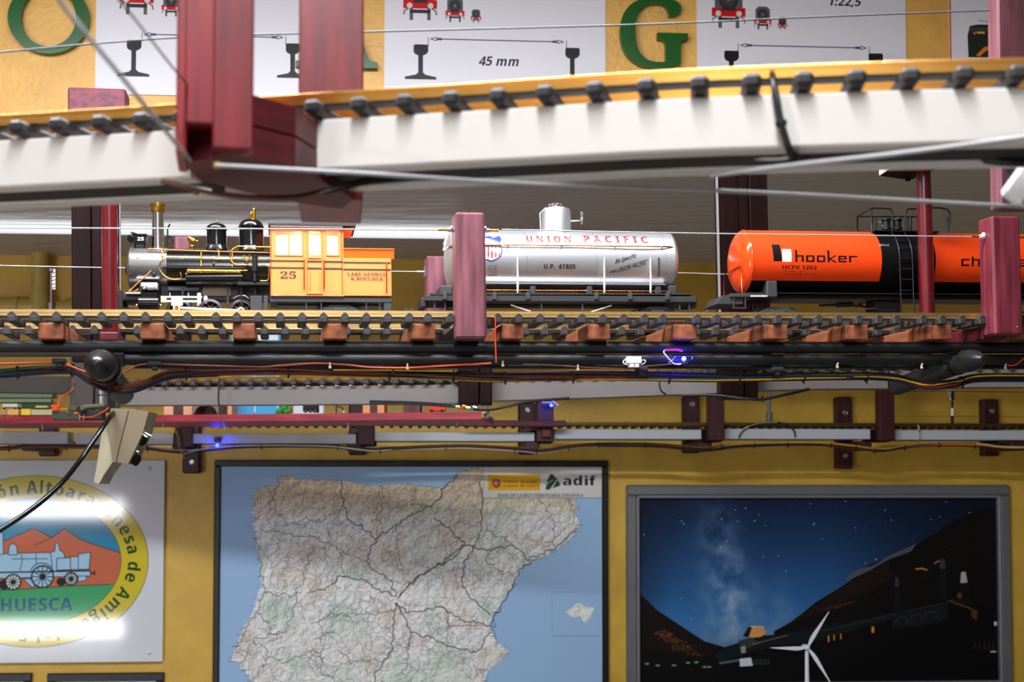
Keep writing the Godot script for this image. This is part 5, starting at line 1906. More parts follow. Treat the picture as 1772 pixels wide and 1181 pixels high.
	pbox(m, MID, 281, 519.5, 344, 523.5, WC + 0.042, WC + 0.048, 0.0007)
	pbox(m, MID, 341, 507, 348, 526, WC + 0.040, WC + 0.049, 0.001)
	m.ball(md(356, 519, WC + 0.046), Vector3(0.004, 0.0075, 0.003), 12)
	m.ball(md(343, 528, WC + 0.046), 0.0025, 10)
	for px in [294, 326]: m.cyl(md(px, 507, WC + 0.045), md(px, 513, WC + 0.045), 0.001, 6)
	pe(m, "slide_bar", "rod_white")
	m = Mb.new()
	pbox(m, MID, 296, 516, 316, 530, WC + 0.041, WC + 0.0495, 0.0015)
	pbox(m, MID, 278, 514, 288, 524, WC + 0.041, WC + 0.049, 0.001)
	pe(m, "crosshead", "crosshead_metal")
	mat("crosshead_metal", Color(0.90, 0.76, 0.62), 0.3, 0.6).albedo_color = Color(0.90, 0.76, 0.62)
	m = Mb.new()
	var r0 := md(306, 533, WC + 0.049)
	var r1 := md(417, 538, WC + 0.049)
	m.box((r0 + r1) / 2, Vector3(r0.distance_to(r1) - 0.012, 0.0042, 0.003), 0.001, Basis(Vector3.BACK, atan2(r1.y - r0.y, r1.x - r0.x)))
	for q in [r0, r1]: m.cyl(q - Vector3(0, 0, 0.002), q + Vector3(0, 0, 0.003), 0.0062, 16)
	pp(m, "main_rod", "rod_white")
	m = Mb.new()
	for q in [r0, r1]: m.cyl(q + Vector3(0, 0, 0.002), q + Vector3(0, 0, 0.0042), 0.0034, 12)
	pe(m, "rod_pin", "copper")

	# cab
	var front := WC + near
	var ca := md(467, 390, front)
	var cb := md(594, 513, front)
	var w_a := md(0, 0, front)
	var wall := 0.003
	var holes := [[477, 400, 498, 441], [501.5, 400, 522, 441], [535, 402, 554, 443], [566, 401, 585, 442]]
	m = Mb.new()      # side with window openings: strips between them
	for sgn in [1, -1]:
		var z0: float = WC + sgn * near
		var z1: float = WC + sgn * (near - wall)
		var xs := [467.0, 477.0, 498.0, 501.5, 522.0, 535.0, 554.0, 566.0, 585.0, 594.0]
		for i in xs.size() - 1:
			var p0: float = md(xs[i], 400, front).x
			var p1: float = md(xs[i + 1], 400, front).x
			if i % 2 == 0:
				m.bx(p0, p1, cb.y, ca.y, minf(z0, z1), maxf(z0, z1))
			else:
				m.bx(p0, p1, cb.y, md(xs[i], 441.5, front).y, minf(z0, z1), maxf(z0, z1))
				m.bx(p0, p1, md(xs[i], 400.5, front).y, ca.y, minf(z0, z1), maxf(z0, z1))
	m.bx(ca.x, ca.x + 0.003, cb.y, ca.y, WC - near, WC + near)
	m.bx(cb.x - 0.003, cb.x, cb.y, ca.y, WC - near, WC + near)
	var cab := pp(m, "cab", "cab_orange")
	m = Mb.new()
	for e in [[475, 398, 524, 400.5], [475, 441, 524, 443.5], [474.5, 398, 477.5, 443], [521.5, 398, 524.5, 443], [498, 400, 501.5, 441], [564, 399, 587, 401.5], [564, 441, 587, 443.5], [563.5, 399, 566.5, 443], [584.5, 399, 587.5, 443]]:
		pbox(m, MID, e[0], e[1], e[2], e[3], front - WC + WC - 0.001, front + 0.0012, 0.0004)
	put_each(m, "window_frame", mat("cab_orange"), cab)
	m = Mb.new()
	for e in [[530, 397, 532, 508], [557, 397, 559, 508], [530, 397, 559, 399.5], [530, 507, 559, 509], [533, 446, 556, 447.2], [536, 470, 537, 504], [553, 470, 554, 504]]:
		pbox(m, MID, e[0], e[1], e[2], e[3], front - 0.001, front + 0.0016, 0.0005)
	put_each(m, "door_frame", mat("cab_orange"), cab)
	m = Mb.new()
	for h in holes:
		var a := md(h[0], h[1], front - 0.002)
		var b := md(h[2], h[3], front - 0.002)
		m.bx(a.x, b.x, b.y, a.y, front - 0.0024, front - 0.0016)
	var glass := mat("cab_glass", Color(0.95, 0.97, 1.0, 0.08), 0.05)
	glass.transparency = BaseMaterial3D.TRANSPARENCY_ALPHA
	put_each(m, "pane", glass, cab)
	m = Mb.new()
	m.bx(ca.x, cb.x, cb.y, cb.y + 0.002, WC - near, WC + near)
	m.bx(ca.x + 0.02, ca.x + 0.06, cb.y, cb.y + 0.05, WC - 0.03, WC + 0.02, 0.004)
	m.bx(ca.x + 0.004, cb.x - 0.004, cb.y + 0.003, ca.y - 0.003, WC - near + 0.004, WC - near + 0.006)
	put(m, "interior", mat("interior_cream", Color(0.92, 0.86, 0.76), 0.7), cab)
	m = Mb.new()
	m.ball(Vector3((ca.x + cb.x) / 2, ca.y - 0.010, WC), 0.006, 12)
	put(m, "cab_lamp", glowing(Color(1.0, 0.86, 0.68), 12.0), cab)
	var ol := OmniLight3D.new()
	ol.name = "light"
	ol.position = Vector3((ca.x + cb.x) / 2, ca.y - 0.010, WC) - base
	ol.light_energy = 0.035
	ol.light_color = Color(1.0, 0.86, 0.68)
	ol.light_size = 0.006
	ol.shadow_enabled = true
	ol.omni_range = 8.0
	ol.omni_attenuation = 2.0
	TT.add_child(ol)
	m = Mb.new()
	var ra := md(464, 379, front + 0.006)
	var rb := md(604, 388, front + 0.006)
	m.prism(PackedVector2Array([Vector2(-near - 0.007, 0), Vector2(near + 0.007, 0), Vector2(near + 0.007, 0.003), Vector2(near * 0.5, 0.009), Vector2(0, 0.011), Vector2(-near * 0.5, 0.009), Vector2(-near - 0.007, 0.003)]), ra.x, rb.x + 0.012, Transform3D(Basis(Vector3.BACK, Vector3.UP, Vector3.RIGHT), Vector3(0, ca.y, WC)))
	pp(m, "roof", "dark_grey")
	m = Mb.new()
	m.bx(ra.x + 0.004, cb.x, ca.y - 0.003, ca.y, front, front + 0.004, 0.0006)
	pp(m, "roof_edge", "white_plastic")
	m = Mb.new()
	pbox(m, MID, 594, 394, 610, 400, WC - 0.03, WC + 0.04, 0.001)
	pp(m, "eave", "bunker_orange")
	# bunker
	m = Mb.new()
	pbox(m, MID, 594, 447, 678, 513, WC - near, front - 0.0005, 0.001)
	var bunk := pp(m, "bunker", "cab_orange")
	m = Mb.new()
	var k0 := md(594, 447, front)
	var k1 := md(682, 431.5, front)
	m.prism(PackedVector2Array([Vector2(-near + 0.004, 0), Vector2(near - 0.004, 0), Vector2(near + 0.001, k1.y - k0.y), Vector2(-near - 0.001, k1.y - k0.y)]), k0.x, k1.x, Transform3D(Basis(Vector3.BACK, Vector3.UP, Vector3.RIGHT), Vector3(0, k0.y, WC)))
	put(m, "coal_board", mat("bunker_orange"), bunk)
	m = Mb.new()
	pbox(m, MID, 593, 429.5, 683, 432, WC - near - 0.002, front + 0.002, 0.0006)
	put(m, "rim", mat("cab_orange"), bunk)
	m = Mb.new()
	for e in [[468, 450, 527], [532, 451, 557], [560, 451.5, 593]]:
		for k in 2: pbox(m, MID, e[0], e[1] + k * 12, e[2], e[1] + 3 + k * 12, front, front + 0.0008)
	for k in 2: pbox(m, MID, 594, 453 + k * 12, 676, 456 + k * 12, front - 0.0004, front + 0.0004)
	pe(m, "stripe", "cab_line")
	lt.call(0, "25", true, 485, 469.5, 512.5, 482, front - WC + 0.0009, "cab_line")
	lt.call(0, "LAKE GEORGE", true, 600.5, 471.5, 668, 477.5, front - WC + 0.0005, "cab_line", "lettering", 0.0)
	lt.call(0, "& BOULDER", true, 607, 479.5, 663, 485.5, front - WC + 0.0005, "cab_line")
	m = Mb.new()
	for e in [[526.5, 448, 500], [561, 449, 500], [669, 453, 506]]:
		m.tube(pts([[e[0], e[1], near], [e[0], e[1] + 2, near + 0.004], [e[0], e[2] - 2, near + 0.004], [e[0], e[2], near]], 0), 0.0012, 8)
	pe(m, "grab_rail", "copper")
	# under the cab
	tq(467, 513, 679, 524, -0.04, 0.044, "sill", "dark_grey")
	tq(480, 524, 660, 530, -0.03, 0.02, "underframe", "black")
	m = Mb.new()
	for e in [530, 556, 634, 657]: pbox(m, MID, e - 1, 520, e + 1, 541, WC + 0.04, WC + 0.043)
	pbox(m, MID, 664, 514, 678, 540, WC + 0.02, WC + 0.043, 0.001)
	pbox(m, MID, 456, 512, 464, 540, WC + 0.03, WC + 0.043, 0.001)
	pbox(m, MID, 433, 512, 454, 538, WC + 0.03, WC + 0.04, 0.001)
	pe(m, "step", "dark_grey")
	truck(587, 0.025)
	coupler(md(680, 540, WC).x, 1.0)


func tank_shell(parent: Node3D, called: String, x0: float, x1: float, yc: float, r: float, material: Material, bulge: float, seg := 56):
	var m := Mb.new()
	var X := Transform3D(Basis(Vector3.UP, Vector3.RIGHT, Vector3.FORWARD), Vector3(0, yc, WC))
	m.lathe([Vector2(r, x0), Vector2(r, x1)], X, seg)
	# u along the tank, v round it from the top: texture coordinates by position
	for i in m.v.size():
		var p := m.v[i]
		var a := atan2(p.z - WC, p.y - yc) / TAU
		m.t[i] = Vector2((p.x - x0) / (x1 - x0), fposmod(a, 1.0))
	for i in range(0, m.v.size(), 3):      # keep triangles from wrapping round
		for k in 3:
			if m.t[i + k].y - minf(m.t[i].y, minf(m.t[i + 1].y, m.t[i + 2].y)) > 0.5:
				m.t[i + k].y -= 1.0
	put(m, called, material, parent)
	return X


func tank_heads(parent: Node3D, called: String, x0: float, x1: float, yc: float, r: float, material: Material, bulge: float):
	var X := Transform3D(Basis(Vector3.UP, Vector3.RIGHT, Vector3.FORWARD), Vector3(0, yc, WC))
	for e in [[x0, -1.0], [x1, 1.0]]:
		var prof := []
		for i in 8:
			var a := PI / 2 * i / 7.0
			prof.append(Vector2(r * cos(a), e[0] + e[1] * bulge * sin(a)))
		prof[7].x = 0.0
		var m := Mb.new()
		m.lathe(prof, X, 48)
		put(m, called, material, parent)


func _silver_tank_car():
	var c := md(970, 555, WC)
	TT = thing("tank_car", "silver model tank car with red lettering and a tall dome, middle of the train", "wagon", MID, Vector3(c.x, 0, WC))
	var r := 0.0565
	var top: float = md(980, 400.5, WC).y
	var yc := top - r * 1.02
	var x0 := md(783, 450, WC).x
	var x1 := md(1154, 450, WC).x
	var X := Transform3D(Basis(Vector3.UP, Vector3.RIGHT, Vector3.FORWARD), Vector3(0, yc, WC))
	mat("silver_dark", Color(0.40, 0.40, 0.41), 0.4, 0.6)
	var m := Mb.new()
	m.lathe([Vector2(r, x0), Vector2(r, x1)], X, 64)
	pp(m, "tank", "silver")
	tank_heads(TT, "tank_head", x0, x1, yc, r, mat("silver"), 0.015)
	# lettering wrapped round the shell: x along, y is arc height above the axis
	var wrap := func(p: Vector3) -> Vector3:
		var a := p.y / r
		return Vector3(p.x, yc + sin(a) * (r + 0.0003), WC + cos(a) * (r + 0.0003))
	var arc := func(px: float, py: float) -> Vector2:      # pixel on the shell to (along, arc height)
		var w := 0.03
		for i in 12:
			var q := md(px, py, WC + w)
			w = sqrt(maxf(r * r - pow(clampf(q.y - yc, -r * 0.999, r * 0.999), 2), 1e-8)) * 0.5 + w * 0.5
		var q2 := md(px, py, WC + w)
		return Vector2(q2.x, asin(clampf((q2.y - yc) / r, -1, 1)) * r)
	var say := func(_z: int, txt: String, serif: bool, weight: int, px0: float, py0: float, px1: float, py1: float, key: String, skew: float):
		var a: Vector2 = arc.call(px0, py0)
		var b: Vector2 = arc.call(px1, py1)
		var q := Mb.new()
		q.text(txt, serif, weight, Rect2(a.x, b.y, b.x - a.x, a.y - b.y), Transform3D.IDENTITY, 0.0, wrap, skew)
		pp(q, "lettering", key)
	mat("letter_red", Color(0.52, 0.09, 0.09), 0.4)
	mat("letter_black", Color(0.07, 0.07, 0.08), 0.4)
	say.call(0, "U N I O N", false, 700, 910, 408.5, 989, 420, "letter_red", 0.0)
	say.call(0, "P A C I F I C", false, 700, 1009, 408.5, 1122, 421, "letter_red", 0.0)
	say.call(0, "U.P.  41805", false, 700, 941.5, 457, 995.5, 466, "letter_black", 0.0)
	for i in 4: say.call(0, ["BLT  CAPY", "LD LMT", "LT WT", "NEW"][i], false, 400, 845, 459.5 + i * 5, [861, 860, 860, 860][i], 463 + i * 5, "letter_black", 0.0)
	# slanting slogan
	var slant := func(_z: int, txt: String, ox: float, oy: float, len_: float, hgt: float, key: String):
		var a: Vector2 = arc.call(ox, oy)
		var b: Vector2 = arc.call(ox + len_, oy)
		var hh: Vector2 = arc.call(ox, oy - hgt)
		var q := Mb.new()
		var rot := func(p: Vector3) -> Vector3:
			return wrap.call(Vector3(p.x, p.y + (p.x - a.x) * 0.30, 0))
		q.text(txt, false, 700, Rect2(a.x, a.y, b.x - a.x, hh.y - a.y), Transform3D.IDENTITY, 0.0, rot, 0.35)
		pp(q, "lettering", key)
	slant.call(0, "Be Specific", 1065, 459, 36, 10, "letter_black")
	slant.call(0, "Ship", 1055, 475, 11, 6, "letter_black")
	slant.call(0, "UNION PACIFIC", 1069, 472, 49, 8, "letter_black")
	# shield
	var shield := func(list: Array, key: String, called: String, lift: float):
		var poly := PackedVector2Array()
		for p in list:
			var a: Vector2 = arc.call(p[0], p[1])
			poly.append(a)
		var q := Mb.new()
		var idx := Geometry2D.triangulate_polygon(poly)
		for i in range(0, idx.size(), 3):
			var v3 := []
			for k in 3:
				var a: Vector2 = poly[idx[i + k]]
				var b: Vector3 = wrap.call(Vector3(a.x, a.y, 0))
				v3.append(b + Vector3(0, b.y - yc, b.z - WC).normalized() * lift)
			q.flat(v3[0], v3[1], v3[2], Vector3(0, 0.1, 1))
		pp(q, called, key)
	mat("shield_blue", Color(0.08, 0.16, 0.50), 0.4)
	mat("shield_red", Color(0.76, 0.10, 0.12), 0.4)
	shield.call([[836, 411], [846, 409], [854, 412], [864, 409], [868, 414], [866, 420], [868, 426], [836, 426]], "shield_blue", "emblem", 0.0004)
	shield.call([[836, 426], [868, 426], [870, 434], [867, 444], [860, 449], [850, 453], [842, 450], [836, 450]], "shield_blue", "emblem", 0.0003)
	shield.call([[836, 427], [866.5, 427], [868, 434], [865, 442.5], [859, 447.5], [850, 451], [842, 448], [836, 448]], "white_plastic", "emblem", 0.0005)
	for k in 5:
		var sx: float = 837 + k * 6.4
		shield.call([[sx, 427.5], [sx + 3, 427.5], [sx + 3, 447 - absf(k - 2.0) * 1.5], [sx, 447 - absf(k - 2.0) * 1.5]], "shield_red", "emblem_stripe", 0.0007)
	say.call(0, "UNION", false, 700, 834, 412, 860, 418, "white_plastic", 0.0)
	say.call(0, "PACIFIC", false, 700, 833, 420, 862, 425, "white_plastic", 0.0)
	# rivet rows
	m = Mb.new()
	for px in [911, 1031, 1151]:
		for i in 22:
			var b: Vector3 = wrap.call(Vector3(md(px, 450, WC + 0.05).x, lerpf(-0.055, 0.06, i / 21.0), 0))
			m.ball(b, 0.0007, 6)
	put(m, "rivet", mat("silver_dark"), TT, "", "stuff")
	# dome
	var dxx := md(963, 400, WC).x
	var s := px_m(0, 963)
	var Yd := func(py: float) -> float: return md(963, py, WC).y
	m = Mb.new()
	m.lathe([Vector2(26.5 * s, Yd.call(412)), Vector2(25 * s, Yd.call(403)), Vector2(24.5 * s, Yd.call(368)), Vector2(23 * s, Yd.call(363)), Vector2(15 * s, Yd.call(360)), Vector2(0, Yd.call(359))], Transform3D(Basis.IDENTITY, Vector3(dxx, 0, WC)), 36)
	var dome := pp(m, "dome", "silver")
	m = Mb.new()
	m.lathe([Vector2(14 * s, Yd.call(361)), Vector2(14 * s, Yd.call(357)), Vector2(9 * s, Yd.call(355)), Vector2(5 * s, Yd.call(352)), Vector2(0, Yd.call(351))], Transform3D(Basis.IDENTITY, Vector3(dxx, 0, WC)), 24)
	for i in 8:
		var a := TAU * i / 8
		m.ball(Vector3(dxx + cos(a) * 11 * s, Yd.call(355.5), WC + sin(a) * 11 * s), 0.0016, 6)
	put(m, "hatch", mat("chrome"), dome)
	m = Mb.new()
	m.tube(pts([[936, 405, 0.01], [934.5, 369, 0.01], [945, 360, 0.01]], 0.01), 0.0014, 6)
	put(m, "vent_pipe", mat("silver"), dome)
	m = Mb.new()
	m.cyl(md(986, 383, WC + 0.01), md(1003, 382, WC + 0.01), 0.0016, 8)
	m.cyl(md(1007, 370, WC + 0.01), md(1007, 388, WC + 0.01), 0.0022, 10)
	m.ball(md(1007, 379, WC + 0.01), 0.0034, 10)
	m.cyl(md(1007, 370, WC + 0.01), md(1007, 367, WC + 0.01), 0.0032, 10)
	put(m, "valve", mat("chrome"), dome)
	# handrail round the tank
	m = Mb.new()
	m.tube(spline(pts([[779, 428, -0.02], [776, 430, 0.02], [785, 426, 0.052], [842, 424, 0.056], [1000, 425.5, 0.056], [1152, 427, 0.056], [1161, 430, 0.03], [1158, 432, -0.02]], 0.05), 6), 0.0014, 8)
	pp(m, "handrail", "copper")
	m = Mb.new()
	for e in [[879, 424.5], [971, 425.5], [1064, 426.5], [1145, 427]]:
		m.ball(md(e[0], e[1], WC + 0.0565), 0.0028, 10)
		m.cyl(md(e[0], e[1] + 1, WC + 0.056), md(e[0], e[1] + 5, WC + 0.053), 0.0014, 6)
	pe(m, "rail_stanchion", "chrome")
	m = Mb.new()
	for e in [[896, 458], [1046, 459], [1126, 458]]:
		m.tube([wrap.call(Vector3(md(e[0], 470, WC + 0.055).x, 0.0, 0)), md(e[0], 480, WC + 0.0575), md(e[0], 490, WC + 0.057), md(e[0], 507, WC + 0.05)], [0.0008, 0.0016, 0.0022, 0.0016], 8)
	pe(m, "strap", "white_plastic")
	m = Mb.new()
	m.tube(pts([[1140, 446, 0.058], [1140.5, 470, 0.059], [1139, 479, 0.057], [1137, 478, 0.055]], 0.058), 0.0013, 6)
	pp(m, "grab_iron", "black")
	# lower band, pipe, deck
	m = Mb.new()
	m.cyl(md(842, 502.5, WC + 0.043), md(1160, 504.5, WC + 0.043), 0.0011, 8)
	pp(m, "pipe", "copper")
	m = Mb.new()
	pbox(m, MID, 785, 490.5, 1152, 492, WC + 0.030, WC + 0.0475)
	pp(m, "band", "silver")
	for e in [[762, 784], [917, 928], [1015, 1026], [1134, 1145], [1157, 1172]]:
		var q := Mb.new()
		pbox(q, MID, e[0], 494, e[1], 509, WC - 0.035, WC + 0.046, 0.002)
		pp(q, "saddle", "dark_grey")
	tq(735, 510, 1206, 524, -0.046, 0.05, "deck_beam", "deck_grey", 0.0015)
	mat("deck_grey", Color(0.15, 0.15, 0.152), 0.6).albedo_color = Color(0.15, 0.15, 0.152)
	m = Mb.new()
	for i in 60:
		var px: float = 745 + i * 7.6
		pbox(m, MID, px, 507.5, px + 6.3, 510.2, WC - 0.048, WC + 0.051)
	put(m, "deck_board", mat("deck_grey"), TT, "", "stuff")
	m = Mb.new()
	for px in [770, 856, 914, 1033, 1091, 1156]:
		pbox(m, MID, px - 4, 507, px + 4, 519, WC + 0.048, WC + 0.054, 0.001)
		pbox(m, MID, px - 2, 505, px + 2, 508, WC + 0.048, WC + 0.053, 0.001)
	pe(m, "stake_pocket", "dark_grey")
	tq(790, 524, 1150, 531, -0.02, 0.015, "centre_sill", "matt_black")
	m = Mb.new()
	m.tube(pts([[884, 528], [922, 541]], 0.042), 0.0014, 6)
	m.tube(pts([[1058, 529], [1018, 542]], 0.042), 0.0014, 6)
	m.tube(pts([[922, 541], [1018, 542]], 0.042), 0.0014, 6)
	pe(m, "truss_rod", "white_plastic")
	m = Mb.new()
	for px in [752, 770, 937, 1008, 1176, 1193]: pbox(m, MID, px - 1.5, 523, px + 1.5, 539, WC + 0.043, WC + 0.046)
	for e in [[750, 772], [1174, 1195]]: pbox(m, MID, e[0], 537, e[1], 539, WC + 0.040, WC + 0.046)
	pe(m, "stirrup_step", "dark_grey")
	for e in [[729, 740], [1197, 1207]]:
		var q := Mb.new()
		pbox(q, MID, e[0], 514, e[1], 533, WC - 0.03, WC + 0.042, 0.003)
		pp(q, "end_beam", "deck_grey")
	m = Mb.new()
	m.tube(pts([[775, 440, 0.0], [771, 422, 0.0], [775, 404, 0.0], [778, 402, 0.0]], 0.0), [0.006, 0.005, 0.002, 0.001], 8)
	m.tube(spline(pts([[769, 428, 0.03], [767, 434, 0.03], [772, 431, 0.03], [778, 426, 0.03]], 0.03)), 0.0014, 6)
	pp(m, "head_pipe", "silver")
	truck(798, 0.026)
	truck(1128, 0.026)
	coupler(md(733, 540, WC).x, -1.0)
	coupler(md(1203, 540, WC).x, 1.0)


func _orange_tank_car():
	var c := md(1540, 555, WC)
	TT = thing("tank_car", "orange and black model tank car with a railed platform, right end of the train", "wagon", MID, Vector3(c.x, 0, WC))
	var r := 0.0605
	var top: float = md(1450, 401.0, WC).y
	var yc := top - r * 1.02
	var x0 := md(1294, 450, WC + 0.03).x
	var x1 := md(1850, 450, WC + 0.03).x
	var xm := md(1573, 450, WC + 0.05).x
	var cv := Cv.new(0, 0, 1000, 500, 2, Color(0.86, 0.25, 0.065))      # u 0..1000 along, v 0..500 round from the top
	var U := func(px: float) -> float: return (md(px, 450, WC + 0.055).x - x0) / (x1 - x0) * 1000.0
	var arc := func(px: float, py: float) -> float:
		var w := 0.03
		for i in 14:
			var q := md(px, py, WC + w)
			w = sqrt(maxf(r * r - pow(clampf(q.y - yc, -r * 0.999, r * 0.999), 2), 1e-8)) * 0.5 + w * 0.5
		var q2 := md(px, py, WC + w)
		return fposmod(atan2(w, q2.y - yc) / TAU, 1.0) * 500.0
	var bk := Color(0.035, 0.035, 0.037)
	cv.rect(0, arc.call(1400, 486.5), 1000, 500 - arc.call(1400, 486.5), bk)
	cv.rect(U.call(1524), 0, U.call(1617), 500, bk)
	var V := func(py: float) -> float: return arc.call(1400, py)
	cv.poly([[U.call(1335.5), V.call(424)], [U.call(1349.5), V.call(424)], [U.call(1351.5), V.call(453)], [U.call(1337), V.call(453)]], Color(0.06, 0.06, 0.07))
	cv.rect(U.call(1352), V.call(432), U.call(1368), V.call(453.5), Color(0.92, 0.90, 0.89))
	# blocky wide lettering drawn as strokes
	var ink := Color(0.07, 0.06, 0.07)
	var word := func(_z: int, word: String, xa: float, wid: float, ya: float, yx: float, yb: float):
		var x := xa
		for ch in word:
			var a: float = U.call(x)
			var b: float = U.call(x + wid)
			var t0: float = V.call(ya)
			var m0: float = V.call(yx)
			var e0: float = V.call(yb)
			var th: float = (b - a) * 0.25
			var tv: float = 4.2
			match ch:
				"h":
					cv.rect(a, t0, a + th, e0, ink); cv.rect(a, m0, b, m0 + tv, ink); cv.rect(b - th, m0, b, e0, ink)
				"o":
					cv.rect(a, m0, a + th, e0, ink); cv.rect(b - th, m0, b, e0, ink); cv.rect(a, m0, b, m0 + tv, ink); cv.rect(a, e0 - tv, b, e0, ink)
				"k":
					cv.rect(a, t0, a + th, e0, ink); cv.line([[a + th, (m0 + e0) / 2], [b, m0]], 3.2, ink); cv.line([[a + th, (m0 + e0) / 2], [b, e0]], 3.6, ink)
				"e":
					cv.rect(a, m0, a + th, e0, ink); cv.rect(b - th, m0, b, (m0 + e0) / 2 + 1.5, ink); cv.rect(a, m0, b, m0 + tv, ink); cv.rect(a, e0 - tv, b, e0, ink); cv.rect(a, (m0 + e0) / 2 - 1.5, b, (m0 + e0) / 2 + 1.5, ink)
				"r":
					cv.rect(a, m0, a + th, e0, ink); cv.rect(a, m0, b, m0 + tv, ink)
				"c":
					cv.rect(a, m0, a + th, e0, ink); cv.rect(a, m0, b, m0 + tv, ink); cv.rect(a, e0 - tv, b, e0, ink)
				"m":
					cv.rect(a, m0, a + th, e0, ink); cv.rect(b - th, m0, b, e0, ink); cv.rect((a + b) / 2 - th / 2, m0, (a + b) / 2 + th / 2, e0, ink); cv.rect(a, m0, b, m0 + tv, ink)
				"i":
					cv.rect(a, m0, a + th, e0, ink); cv.rect(a, t0, a + th, t0 + tv, ink)
				"a":
					cv.rect(b - th, m0, b, e0, ink); cv.rect(a, m0, b, m0 + tv, ink); cv.rect(a, e0 - tv, b, e0, ink); cv.rect(a, (m0 + e0) / 2 - 1.5, b, (m0 + e0) / 2 + 1.5, ink); cv.rect(a, (m0 + e0) / 2, a + th, e0, ink)
				"l":
					cv.rect(a, t0, a + th, e0, ink)
			x += wid * (1.27 if ch != "i" and ch != "l" else 0.6)
	word.call(0, "hooker", 1374.5, 14.6, 433, 442, 454)
	word.call(0, "chemical", 1661, 14.2, 441, 445, 458)
	cv.text("HCPX 1262", false, 700, U.call(1353), V.call(459.5), U.call(1412), V.call(466.5), Color(0.16, 0.07, 0.04))
	cv.text("CAPY  189000      NEW", false, 400, U.call(1356), V.call(469), U.call(1391), V.call(471.5), Color(0.30, 0.10, 0.04))
	cv.text("LT WT   62800   ACF 1 66", false, 400, U.call(1356), V.call(473.5), U.call(1413), V.call(476), Color(0.30, 0.10, 0.04))
	cv.text("SAFETY VALVE", false, 400, U.call(1522.5), V.call(421), U.call(1539.5), V.call(424.5), Color(0.72, 0.72, 0.72))
	var pm := print_mat(ImageTexture.create_from_image(cv.im), 0.42)
	tank_shell(TT, "tank", x0, x1, yc, r, pm, 0.0)
	mat("tank_orange", Color(0.86, 0.25, 0.065), 0.16)
	tank_heads(TT, "tank_head", x0, x1, yc, r, mat("tank_orange"), 0.022)
	var X := Transform3D(Basis(Vector3.UP, Vector3.RIGHT, Vector3.FORWARD), Vector3(0, yc, WC))
	var m := Mb.new()
	for x in [x0, x1]: m.lathe([Vector2(r, x - 0.0012), Vector2(r + 0.0008, x - 0.0006), Vector2(r + 0.0008, x + 0.0006), Vector2(r, x + 0.0012)], X, 48)
	pe(m, "weld_ring", "tank_orange")
	# platform and valves
	var pf := Mb.new()
	pbox(pf, MID, 1512, 398, 1626, 402.5, WC - 0.03, WC + 0.034, 0.001)
	var plat := pp(pf, "platform", "black")
	m = Mb.new()
	for e in [[1530, 1558, 0.012], [1548, 1560, 0.0]]:
		pass
	for e in [[1534, 0.010], [1553, 0.010]]:
		var q := md(e[0], 398, WC + e[1])
		m.lathe([Vector2(0.0095, 0), Vector2(0.0095, 0.004), Vector2(0.0075, 0.006), Vector2(0.0075, 0.016), Vector2(0.0100, 0.018), Vector2(0.0100, 0.021), Vector2(0, 0.022)], Transform3D(Basis.IDENTITY, q), 18)
	put_each(m, "valve_casing", mat("black"), plat)
	m = Mb.new()
	for e in [[1554, 377.5], [1523, 385], [1528, 391]]: m.ball(md(e[0], e[1], WC + 0.012), 0.0022, 8)
	put_each(m, "bolt", mat("chrome"), plat)
	m = Mb.new()
	m.tube(pts([[1484, 402, -0.03], [1483.5, 375, -0.03], [1508, 360.5, 0.03], [1509, 402, 0.034]], 0), 0.0016, 6)
	m.tube(pts([[1483.5, 375, -0.03], [1508, 375, -0.028], [1600, 375.5, -0.03]], 0), 0.0014, 6)
	m.tube(spline(pts([[1508, 360.5, 0.033], [1537, 361.5, 0.033], [1543, 365, 0.033], [1544.5, 380, 0.033], [1544.5, 400, 0.033]], 0), 4), 0.0016, 6)
	m.tube(spline(pts([[1566, 400, 0.033], [1566, 372, 0.033], [1570, 364, 0.033], [1578, 362, 0.033], [1640, 363, 0.033], [1640, 402, 0.033]], 0), 4), 0.0016, 6)
	for e in [[1509, -0.028], [1515, 0.0], [1570, -0.028], [1576, 0.0], [1640, -0.028]]: m.cyl(md(e[0], 401, WC + e[1]), md(e[0], 376, WC + e[1]), 0.0022, 6)
	put_each(m, "railing", mat("black"), plat)
	# ladder
	m = Mb.new()
	for e in [1556, 1578]:
		var path := []
		for i in 9:
			var a := lerpf(0.25, 0.5 * PI, i / 8.0)
			path.append(Vector3(md(e, 450, WC + 0.062).x, yc + cos(a) * (r + 0.004), WC + sin(a) * (r + 0.004)))
		path.append(Vector3(path[-1].x, md(e, 545, WC + 0.064).y, path[-1].z))
		m.tube(path, 0.0015, 6)
	put_each(m, "ladder_side", mat("black"), TT)
	m = Mb.new()
	for y in [417, 430, 447.5, 465.5, 484, 503, 521]:
		var q0 := md(1556, y, WC + 0.0)
		var hgt := q0.y - yc
		var zz := sqrt(maxf(pow(r + 0.004, 2) - hgt * hgt, 0.0)) if hgt > 0 else r + 0.004
		for i in 6:
			q0 = md(1556, y, WC + zz)
			hgt = q0.y - yc
			zz = sqrt(maxf(pow(r + 0.004, 2) - hgt * hgt, 0.0)) if hgt > 0 else r + 0.004
		m.cyl(md(1556, y, WC + zz), md(1578, y, WC + zz), 0.0013, 6)
	put_each(m, "ladder_rung", mat("black"), TT)
	# frame
	tq(1290, 507.5, 1850, 510, -0.03, 0.048, "running_edge", "steel_dark", 0.0004)
	tq(1300, 517, 1850, 519, -0.03, 0.040, "running_edge", "steel_dark", 0.0004)
	tq(1285, 510, 1850, 519, -0.03, 0.036, "sill", "matt_black")
	tq(1264, 508, 1346, 515, -0.045, 0.05, "end_platform", "dark_grey", 0.001)
	tq(1327, 486, 1346, 515, -0.03, 0.052, "saddle", "dark_grey", 0.002)
